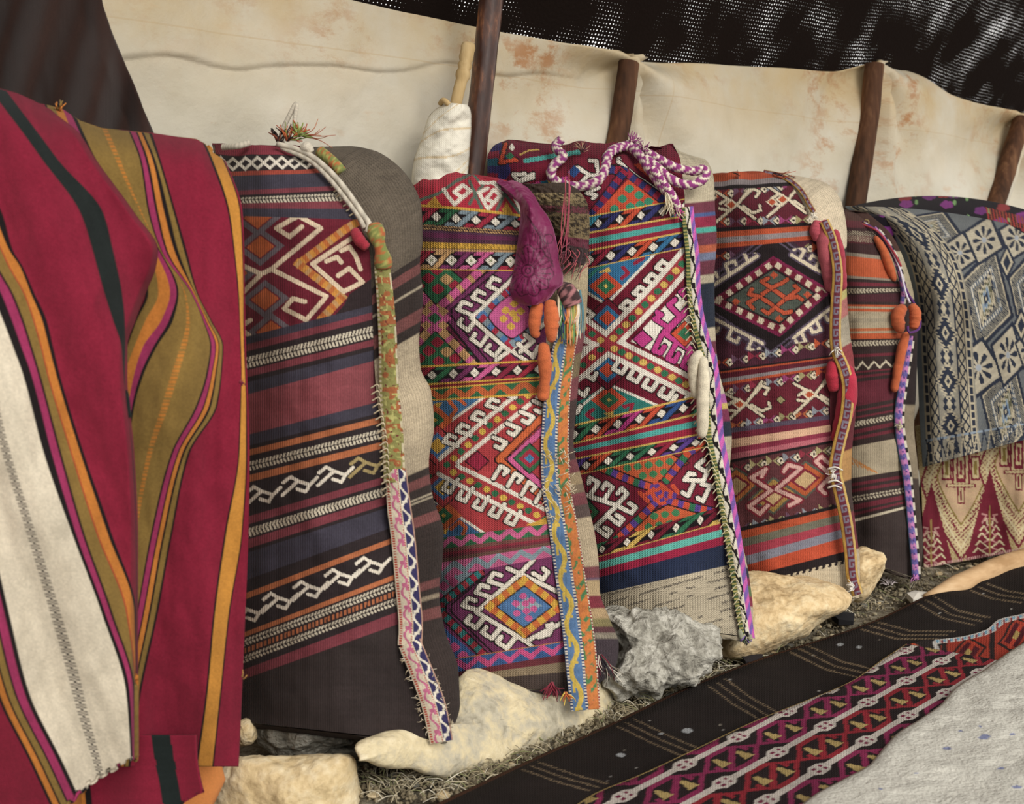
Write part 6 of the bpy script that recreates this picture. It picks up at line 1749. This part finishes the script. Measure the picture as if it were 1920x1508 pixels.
# ================================================================== rug, band, felt on the ground
def ground_panel(rows, cell=2.2): return Panel(rows, cell)
def ground_build(P, name, zf, mat, label, cat, thick):
    """lay a panel on the ground: its pattern position becomes a point at height z"""
    co = atz(P.X, P.Y, 0.01)
    Z = zf(co, P)
    co = atz(P.X, P.Y, Z)
    nv, nu = P.U.shape
    b = co.reshape(-1, 3).mean(0); b[2] = Z.min()
    o = make_mesh(name, co, grid_faces(nv, nu, flip=True), mat, None, P.C, np.stack([P.X * .001, P.Y * .001], -1), loc=b)
    md = o.modifiers.new('thickness', 'SOLIDIFY'); md.thickness = thick; md.offset = -1
    return tag(o, label, cat)

def build_rug():
    # rows run along the rug; left edge = far rim toward the stones, right = under the felt
    rows = [(560, 1640, 1500, 1900), (830, 1512, 1620, 1700), (980, 1440, 1700, 1600), (1130, 1372, 1780, 1500), (1280, 1300, 1860, 1430), (1430, 1240, 1940, 1360), (1540, 1205, 2000, 1310), (1640, 1170, 2060, 1260), (1740, 1122, 2120, 1210), (1840, 1082, 2180, 1160), (1960, 1038, 2260, 1110), (2300, 930, 2500, 1000)]
    P = Panel(rows, 2.6)
    P.fill('#211b19')
    W = P.Tn
    # cross stripes of tan yarn, in groups of three
    for (x0, y0), (x1, y1), (x2, y2) in (((981, 1452), (1045, 1475), (1107, 1492)), ((1330, 1294), (1372, 1326), (1425, 1356)), ((1484, 1230), (1550, 1262), (1640, 1284)), ((1617, 1187), (1680, 1204), (1760, 1204)), ((1722, 1138), (1766, 1165), (1825, 1178)), ((1820, 1113), (1860, 1128), (1915, 1136)), ((1160, 1370), (1220, 1400), (1290, 1430))):
        for k in range(3):
            d = P.dist([(x0 + k * 15, y0 - k * 7), (x1 + k * 15, y1 - k * 7), (x2 + k * 15, y2 - k * 7)])
            P.put((d < 1.9) & (((P.X + P.Y) / 6.5) % 1 < 0.6), '#6f5e48')
    rr = random.Random(5)
    for k in range(70):
        x, y = rr.uniform(850, 1900), rr.uniform(1080, 1500); P.dia(x, y, rr.uniform(1, 3), rr.uniform(1, 2), rr.choice(['#8a8782', '#6d665c', '#a8a49c']), p=2)
    for x, y, a, b in ((1288, 1378, 10, 5), (1164, 1424, 8, 4), (1240, 1384, 5, 2), (1575, 1215, 6, 3), (1610, 1220, 5, 3)): P.dia(x, y, a, b, '#8d9092', p=2)
    P.put(P.U < 0.012, '#4a2c1c')
    P.heather(0.12, 6)
    def zf(co, P):
        n = fbm(co[..., 0] * 3, co[..., 1] * 3, 12)
        roll = np.clip(1 - P.U / 0.05, 0, 1)
        return 0.028 + 0.012 * n + 0.012 * np.sin(P.Tn * 60 + P.U * 3) * np.clip(P.U * 3, 0, 1) * 0.6 - 0.02 * roll ** 2
    ground_build(P, 'dark_rug', zf, M_RUG, 'blackish brown wool rug with thin tan stripes on the ground', 'rug', 0.008)

def build_patterned_band():
    # along the strip: from lower left to upper right
    rows = [(1030, 1560, 1440, 1620), (1110, 1500, 1540, 1530), (1200, 1462, 1610, 1480), (1310, 1410, 1670, 1440), (1420, 1358, 1735, 1385), (1520, 1318, 1790, 1345), (1600, 1283, 1830, 1306), (1655, 1244, 1872, 1276), (1700, 1214, 1900, 1250)]
    P = Panel(rows, 1.9)
    BK, RD, PK, WH, YL = '#231a1b', '#85202b', '#7d2349', '#b3aaa1', '#a08952'
    P.fill(BK)
    # skewed lattice: node + s * A + t * B
    g0, g1, g2 = (atz(x, y, 0.05) for x, y in ((1547, 1369), (1627, 1324), (1624, 1397)))
    ax, ay = (g1 - g0)[:2]; bx_, by_ = (g2 - g0)[:2]
    det = ax * by_ - ay * bx_
    gp = atz(P.X, P.Y, 0.05) - g0
    S = (gp[..., 0] * by_ - gp[..., 1] * bx_) / det; T = (-gp[..., 0] * ay + gp[..., 1] * ax) / det
    S = np.floor(S * 44) / 44 + 0.011; T = np.floor(T * 40) / 40 + 0.012
    for row, c in ((-1.5, PK), (-0.5, PK), (0.5, RD), (1.5, PK), (2.5, RD)):
        f = (S % 1.0) * 2 - 1; t = (T - row) * 2
        d = np.abs(t) / 0.84 + np.clip(np.abs(f) - 0.35, 0, 1) / 0.70
        P.put(d < 1.0, c); P.put(d < 0.70, BK)
        P.put((d < 0.74) & (np.abs(t * 0.75 + f * 0.95) < 0.13), c)
        P.put((d < 0.74) & (np.abs(np.abs(f) - 0.62) < 0.07) & (t * f < 0.0), c)
        for sg in (-1, 1):
            uu = f - 0.36 * sg; vv = t - 0.10 * sg
            P.put((np.abs(uu) < 0.15 * np.clip(0.75 + vv * 1.1, 0, 2)) & (np.abs(vv) < 0.34), YL)
    for row in (-1.0, 0.0, 1.0, 2.0):
        t = T - row; q = S - np.round(S)
        P.put(np.abs(t) < 0.085, WH)
        P.put((np.abs(q) * 1.05 + np.abs(t) * 0.9 < 0.30), BK)
        P.put(((np.abs(q) * 1.05 + np.abs(t) * 0.9 < 0.25) & (np.abs(t) < 0.17)) | ((np.abs(t) < 0.085) & (np.abs(q) < 0.4)), WH)
        P.put((np.abs(np.abs(q) - 0.062) < 0.028) & (np.abs(np.abs(t) - 0.065) < 0.036), '#6d1f3c')
    P.put((P.U < 0.012), YL)
    P.heather(0.16, 8)
    def zf(co, P):
        n = fbm(co[..., 0] * 4, co[..., 1] * 4, 15)
        e = np.clip(np.minimum(P.U / 0.04, (1 - P.U) / 0.04), 0, 1)
        return 0.046 + 0.008 * n + 0.006 * e
    ground_build(P, 'patterned_strip', zf, M_RUG, 'crimson and magenta lozenge-patterned kilim strip lying on the dark rug', 'kilim', 0.008)
    # second strip: orange-red with blue and white rim
    rows = [(1700, 1216, 1842, 1268), (1735, 1206, 1866, 1262), (1756, 1205, 1890, 1250), (1800, 1200, 1915, 1235), (1850, 1186, 1940, 1222), (1872, 1168, 1960, 1214), (1920, 1156, 2000, 1196), (2000, 1130, 2080, 1170)]
    Q = Panel(rows, 1.8); OR, DR = '#9a3322', '#4d1620'
    Q.fill('#2a2322')
    body = Q.X > 1764 - 0.2 * (Q.Y - 1220)
    Q.put(body, OR)
    f = ((Q.X - 1770) / 90) % 1.0 * 2 - 1; t_ = (Q.U - 0.5) * 2.2
    d = np.abs(f) + np.abs(t_) * 0.8
    Q.put(body & (d < 0.8), '#2a2020'); Q.put(body & (d < 0.66), OR); Q.put(body & (d < 0.5), DR); Q.put(body & (np.abs(f + t_ * 0.6) < 0.12) & (d < 0.7), '#b03a26'); Q.put(body & (d < 0.16), '#ad9150')
    Q.put(body & (np.abs(np.abs(f) - 0.95) < 0.06), '#2a2020')
    rim = (Q.U < 0.15) & (Q.X > 1752)
    Q.put(rim, '#b9b4ae'); Q.put(rim & ((Q.X / 13) % 1 < 0.4) & (Q.U > 0.035) & (Q.U < 0.12), '#6fa0b8'); Q.put(rim & ((Q.X / 13) % 1 > 0.7) & (Q.U > 0.05), '#8c2f30')
    l2 = [(1708, 1212), (1740, 1228), (1770, 1246), (1800, 1262), (1835, 1268)]
    Q.strokes([l2], 4.5, '#b0482a'); Q.strokes([[(x + 10, y + 2) for x, y in l2]], 2, '#3a2a2a')
    Q.strokes([[(1752, 1212), (1762, 1238)]], 8, '#b9b4ae')
    Q.heather(0.16, 9)
    ground_build(Q, 'patterned_strip', lambda co, P: 0.046 + 0.006 * fbm(co[..., 0] * 5, co[..., 1] * 5, 18), M_RUG, 'orange-red kilim strip with a blue and white rim, beside the felt', 'kilim', 0.008)

def build_felt():
    top = [(1470, 1560), (1540, 1502), (1590, 1475), (1640, 1446), (1668, 1412), (1690, 1388), (1730, 1362), (1772, 1332), (1800, 1300), (1826, 1282), (1850, 1268), (1872, 1252), (1905, 1228), (1960, 1196), (2100, 1120)]
    bot = [(1900, 1950), (1990, 1900), (2050, 1860), (2100, 1820), (2130, 1780), (2160, 1740), (2200, 1700), (2240, 1650), (2270, 1600), (2300, 1570), (2330, 1540), (2360, 1500), (2400, 1460), (2460, 1400), (2560, 1300)]
    P = Panel([(a, b, c, d) for (a, b), (c, d) in zip(top, bot)], 3.0)
    P.fill('#c0bdb2')
    for x, y, a, b in ((1846, 1396, 10, 6), (1776, 1418, 8, 4), (1876, 1456, 7, 4), (1838, 1376, 4, 3), (1716, 1464, 4, 2), (1905, 1490, 9, 3), (1895, 1390, 5, 2), (1650, 1495, 4, 2), (1800, 1384, 3, 2)):
        P.dia(x, y, a, b * 0.8, '#7a80a0', p=1.8)
    P.heather(0.06, 10)
    def zf(co, P):
        n = fbm(co[..., 0] * 7, co[..., 1] * 7, 25) * 0.6 + fbm(co[..., 0] * 24, co[..., 1] * 24, 27) * 0.35
        r = np.clip(P.U / 0.03, 0, 1)
        return 0.058 + 0.006 * n + 0.008 * np.sqrt(1 - (1 - r) ** 2)
    m = cloth_mat('white_felt', weave=0, bump=0.7, dist=0.004, var=0.12, fuzz=160, yarn=0.0, sheen=0.0)
    ground_build(P, 'felt_mat', zf, m, 'greyish white felt mat with faint blue spots on the ground', 'mat', 0.014)
build_rug(); build_patterned_band(); build_felt()

# tan beam end and scraps by the rug
def build_small():
    M_TAN = ramp_mat('pale_timber', [(0.3, '#a5835c'), (0.5, '#c4a27a'), (0.7, '#d8bb95')], scale=12, stretch=(0.3, 0.3, 1), rough=0.7, bump=0.3, dist=0.003)
    p = [np.array(atz(x, y, z)) for x, y, z in ((1735, 1122, 0.02), (1770, 1108, 0.035), (1820, 1088, 0.045), (1870, 1066, 0.05), (1935, 1046, 0.05), (2010, 1020, 0.05))]
    path = smooth_path(p, 40)
    o = tube('timber_log', path, np.interp(np.linspace(0, 1, 40), [0, 0.15, 0.6, 1], [0.012, 0.03, 0.034, 0.034]), M_TAN, None, 14, loc=(path[0][0], path[0][1], 0.0))
    tag(o, 'smooth pale timber lying along the rim of the dark rug', 'log')
    def scrap(label, pts, c, h=0.012):
        q = [np.array(atz(x, y, 0.012)) for x, y in pts]; c0 = np.mean(q, 0)
        co = np.array([v + [0, 0, h * (0.6 if i % 2 else 1.0)] for i, v in enumerate(q)] + [v - [0, 0, 0.004] for v in q] + [c0 + [0, 0, h * 1.4]])
        n = len(q)
        f = [[i, (i + 1) % n, 2 * n] for i in range(n)] + [[i, i + n, (i + 1) % n + n, (i + 1) % n] for i in range(n)] + [[n + i for i in range(n)][::-1]]
        o = make_mesh('scrap', co, f, cloth_mat('scrap_' + c.strip('#'), tint=c, var=0.1, yarn=0.0), loc=c0, smooth=False)
        tag(o, label, 'scrap')
    scrap('crumpled white paper scrap at the rug rim', [(1700, 1120), (1716, 1112), (1738, 1118), (1736, 1128), (1712, 1132)], '#d8d2c6')
    scrap('black rubber scrap lying in the soil', [(1560, 1160), (1580, 1152), (1602, 1158), (1600, 1170), (1572, 1170)], '#1c1b1d')
    scrap('dark scrap at the foot of the large tan rock', [(1390, 1238), (1408, 1230), (1430, 1236), (1424, 1248), (1398, 1250)], '#242022')
    st = []
    rr = random.Random(12)
    for k in range(24):
        x, y = 1665 + rr.uniform(-4, 8), 1092 + rr.uniform(-4, 6); a = rr.uniform(0, 6.28)
        p0 = np.array(atz(x, y, 0.02)); p1 = p0 + np.array([math.cos(a) * .02, math.sin(a) * .02, rr.uniform(0.0, .02)])
        co, f, _ = tube_arrays(smooth_path([p0, (p0 + p1) / 2 + [0, 0, .004], p1], 6), np.linspace(0.0013, 0.0006, 6), 4); st.append((co, f))
    co, f = merge(st)
    o = make_mesh('wool_tuft', co, f, cloth_mat('tuft_wool', tint='#d2c6c6', yarn=0.0), loc=co.mean(0))
    tag(o, 'pinkish white wool tuft lying in the soil', 'tuft')
build_small()

# pebbles and dry stalks on the bare soil
def build_litter():
    rr = random.Random(21)
    line = [(690, 1470), (840, 1470), (1000, 1420), (1150, 1345), (1290, 1290), (1420, 1235), (1540, 1180), (1650, 1120), (1740, 1085), (1850, 1055)]
    lx = [a for a, _ in line]; ly = [b for _, b in line]
    meshes = []
    for k in range(5):
        me_co = []
        n, m = 7, 10
        cs = []
        for i in range(n):
            ph = math.pi * i / (n - 1)
            for j in range(m):
                th = 2 * math.pi * j / m
                v = Vector((math.sin(ph) * math.cos(th), math.sin(ph) * math.sin(th), math.cos(ph) * 0.6))
                v = v * (1 + 0.3 * noise.noise(v * 1.6 + Vector((k * 7, 0, 0))))
                cs.append(tuple(v))
        f = grid_faces(n, m, close_u=True)
        meshes.append((np.array(cs), f))
    mats = [M_ROCK_GREY, M_ROCK_CREAM, M_ROCK_TAN, M_ROCK_MIX]
    big = [(735, 1455, 11), (862, 1438, 12), (830, 1492, 16), (1108, 1392, 9), (1262, 1308, 16), (1240, 1312, 9), (905, 1445, 7), (960, 1432, 8), (1480, 1210, 8), (1530, 1196, 7), (1590, 1166, 9), (1560, 1190, 6), (1620, 1135, 8), (1690, 1105, 7), (1760, 1076, 8), (1330, 1272, 8), (1380, 1256, 6), (1190, 1330, 8), (1060, 1402, 9), (700, 1490, 12), (780, 1470, 9), (1640, 1150, 6), (1450, 1222, 6), (1820, 1062, 7), (1870, 1048, 7)]
    for k in range(60):
        x = rr.uniform(690, 1880); big.append((x, np.interp(x, lx, ly) + rr.uniform(-16, 16), rr.uniform(3, 6)))
    protos = {}
    for i, (x, y, r) in enumerate(big):
        kk = i % 5; mi = (i * 7) % 4
        p = atz(x, y, 0.004); s = r * p[1] / FPX
        if (kk, mi) not in protos:
            o = make_mesh('pebble', meshes[kk][0], meshes[kk][1], mats[mi]); protos[(kk, mi)] = o
        else:
            o = protos[(kk, mi)].copy(); col.objects.link(o)
        o.location = (p[0], p[1], 0.0 + s * 0.25); o.scale = (s, s * rr.uniform(0.7, 1.1), s * rr.uniform(0.6, 0.9)); o.rotation_euler = (0, 0, rr.uniform(0, 6.28))
        tag(o, '%s %s pebble on the soil %s' % ('thumb-sized' if r > 7.5 else 'fingernail-sized' if r > 4.5 else 'tiny', ('grey', 'cream', 'tan', 'buff')[mi], 'in front of the broad cream boulder' if x < 1130 else 'in front of the grey crusted rock' if x < 1350 else 'in front of the large tan rock' if x < 1600 else 'in front of the dark striped sack' if x < 1735 else 'below the brocade cloth'), 'pebble', 'pebbles on the bare soil')
    # dry stalks
    ch = []; cs = []
    for k in range(520):
        x = rr.uniform(680, 1800)
        if rr.random() < 0.45: x = rr.choice((rr.uniform(680, 960), rr.uniform(1120, 1420)))
        y = np.interp(x, lx, ly) + rr.gauss(0, 14)
        p0 = np.array(atz(x, y, 0.004)); a = rr.uniform(0, 6.28); l = rr.uniform(0.015, 0.06)
        p2 = p0 + np.array([math.cos(a) * l, math.sin(a) * l * 0.7, rr.uniform(0.0, 0.018)])
        p1 = (p0 + p2) / 2 + np.array([rr.uniform(-.006, .006), 0, rr.uniform(0.002, 0.012)])
        co, f, _ = tube_arrays(smooth_path([p0, p1, p2], 5), np.linspace(0.0013, 0.0006, 5) * rr.uniform(0.5, 1.2), 4, cap=False)
        ch.append((co, f)); cs.append(np.broadcast_to(srgb(rr.choice(['#c9bd9e', '#a89a78', '#8f8468', '#d8d0ba', '#6f6650', '#8a8c5c'])), (len(co), 3)))
    co, f = merge(ch)
    o = make_mesh('dry_stalks', co, f, M_YARN, colors=np.vstack(cs), loc=(co[:, 0].mean(), co[:, 1].mean(), 0.0))
    tag(o, 'dry straw and grass stalks scattered over the bare soil', 'straw', kind='stuff')
    # soil crumbs: lumpy earth, nobody could count it
    ch = []
    for k in range(2600):
        x = rr.uniform(660, 1930); y = np.interp(x, lx, ly) + rr.gauss(0, 22)
        p = np.array(atz(x, y, 0.0)); s = rr.uniform(0.002, 0.007)
        q = np.array([[1, 0, 0], [0, 1, 0], [-1, 0, 0], [0, -1, 0], [0, 0, 1], [0, 0, -1]], float) * s * np.array([[rr.uniform(.6, 1.2)] for _ in range(6)])
        ch.append((q + p + [0, 0, s * 0.3], [[0, 1, 4], [1, 2, 4], [2, 3, 4], [3, 0, 4], [1, 0, 5], [2, 1, 5], [3, 2, 5], [0, 3, 5]]))
    co, f = merge(ch)
    o = make_mesh('soil_crumbs', co, f, ramp_mat('earth_crumbs', [(0.3, '#4d4437'), (0.5, '#81765f'), (0.7, '#aba08a')], scale=40, rough=1.0), loc=(co[:, 0].mean(), co[:, 1].mean(), 0.0))
    tag(o, 'grey-brown earth crumbs along the foot of the stones', 'soil', kind='stuff')
build_litter()

# ------------------------------------------------------------------ tidy bookkeeping
for o in bpy.data.objects:
    if '_base' in o: del o['_base']
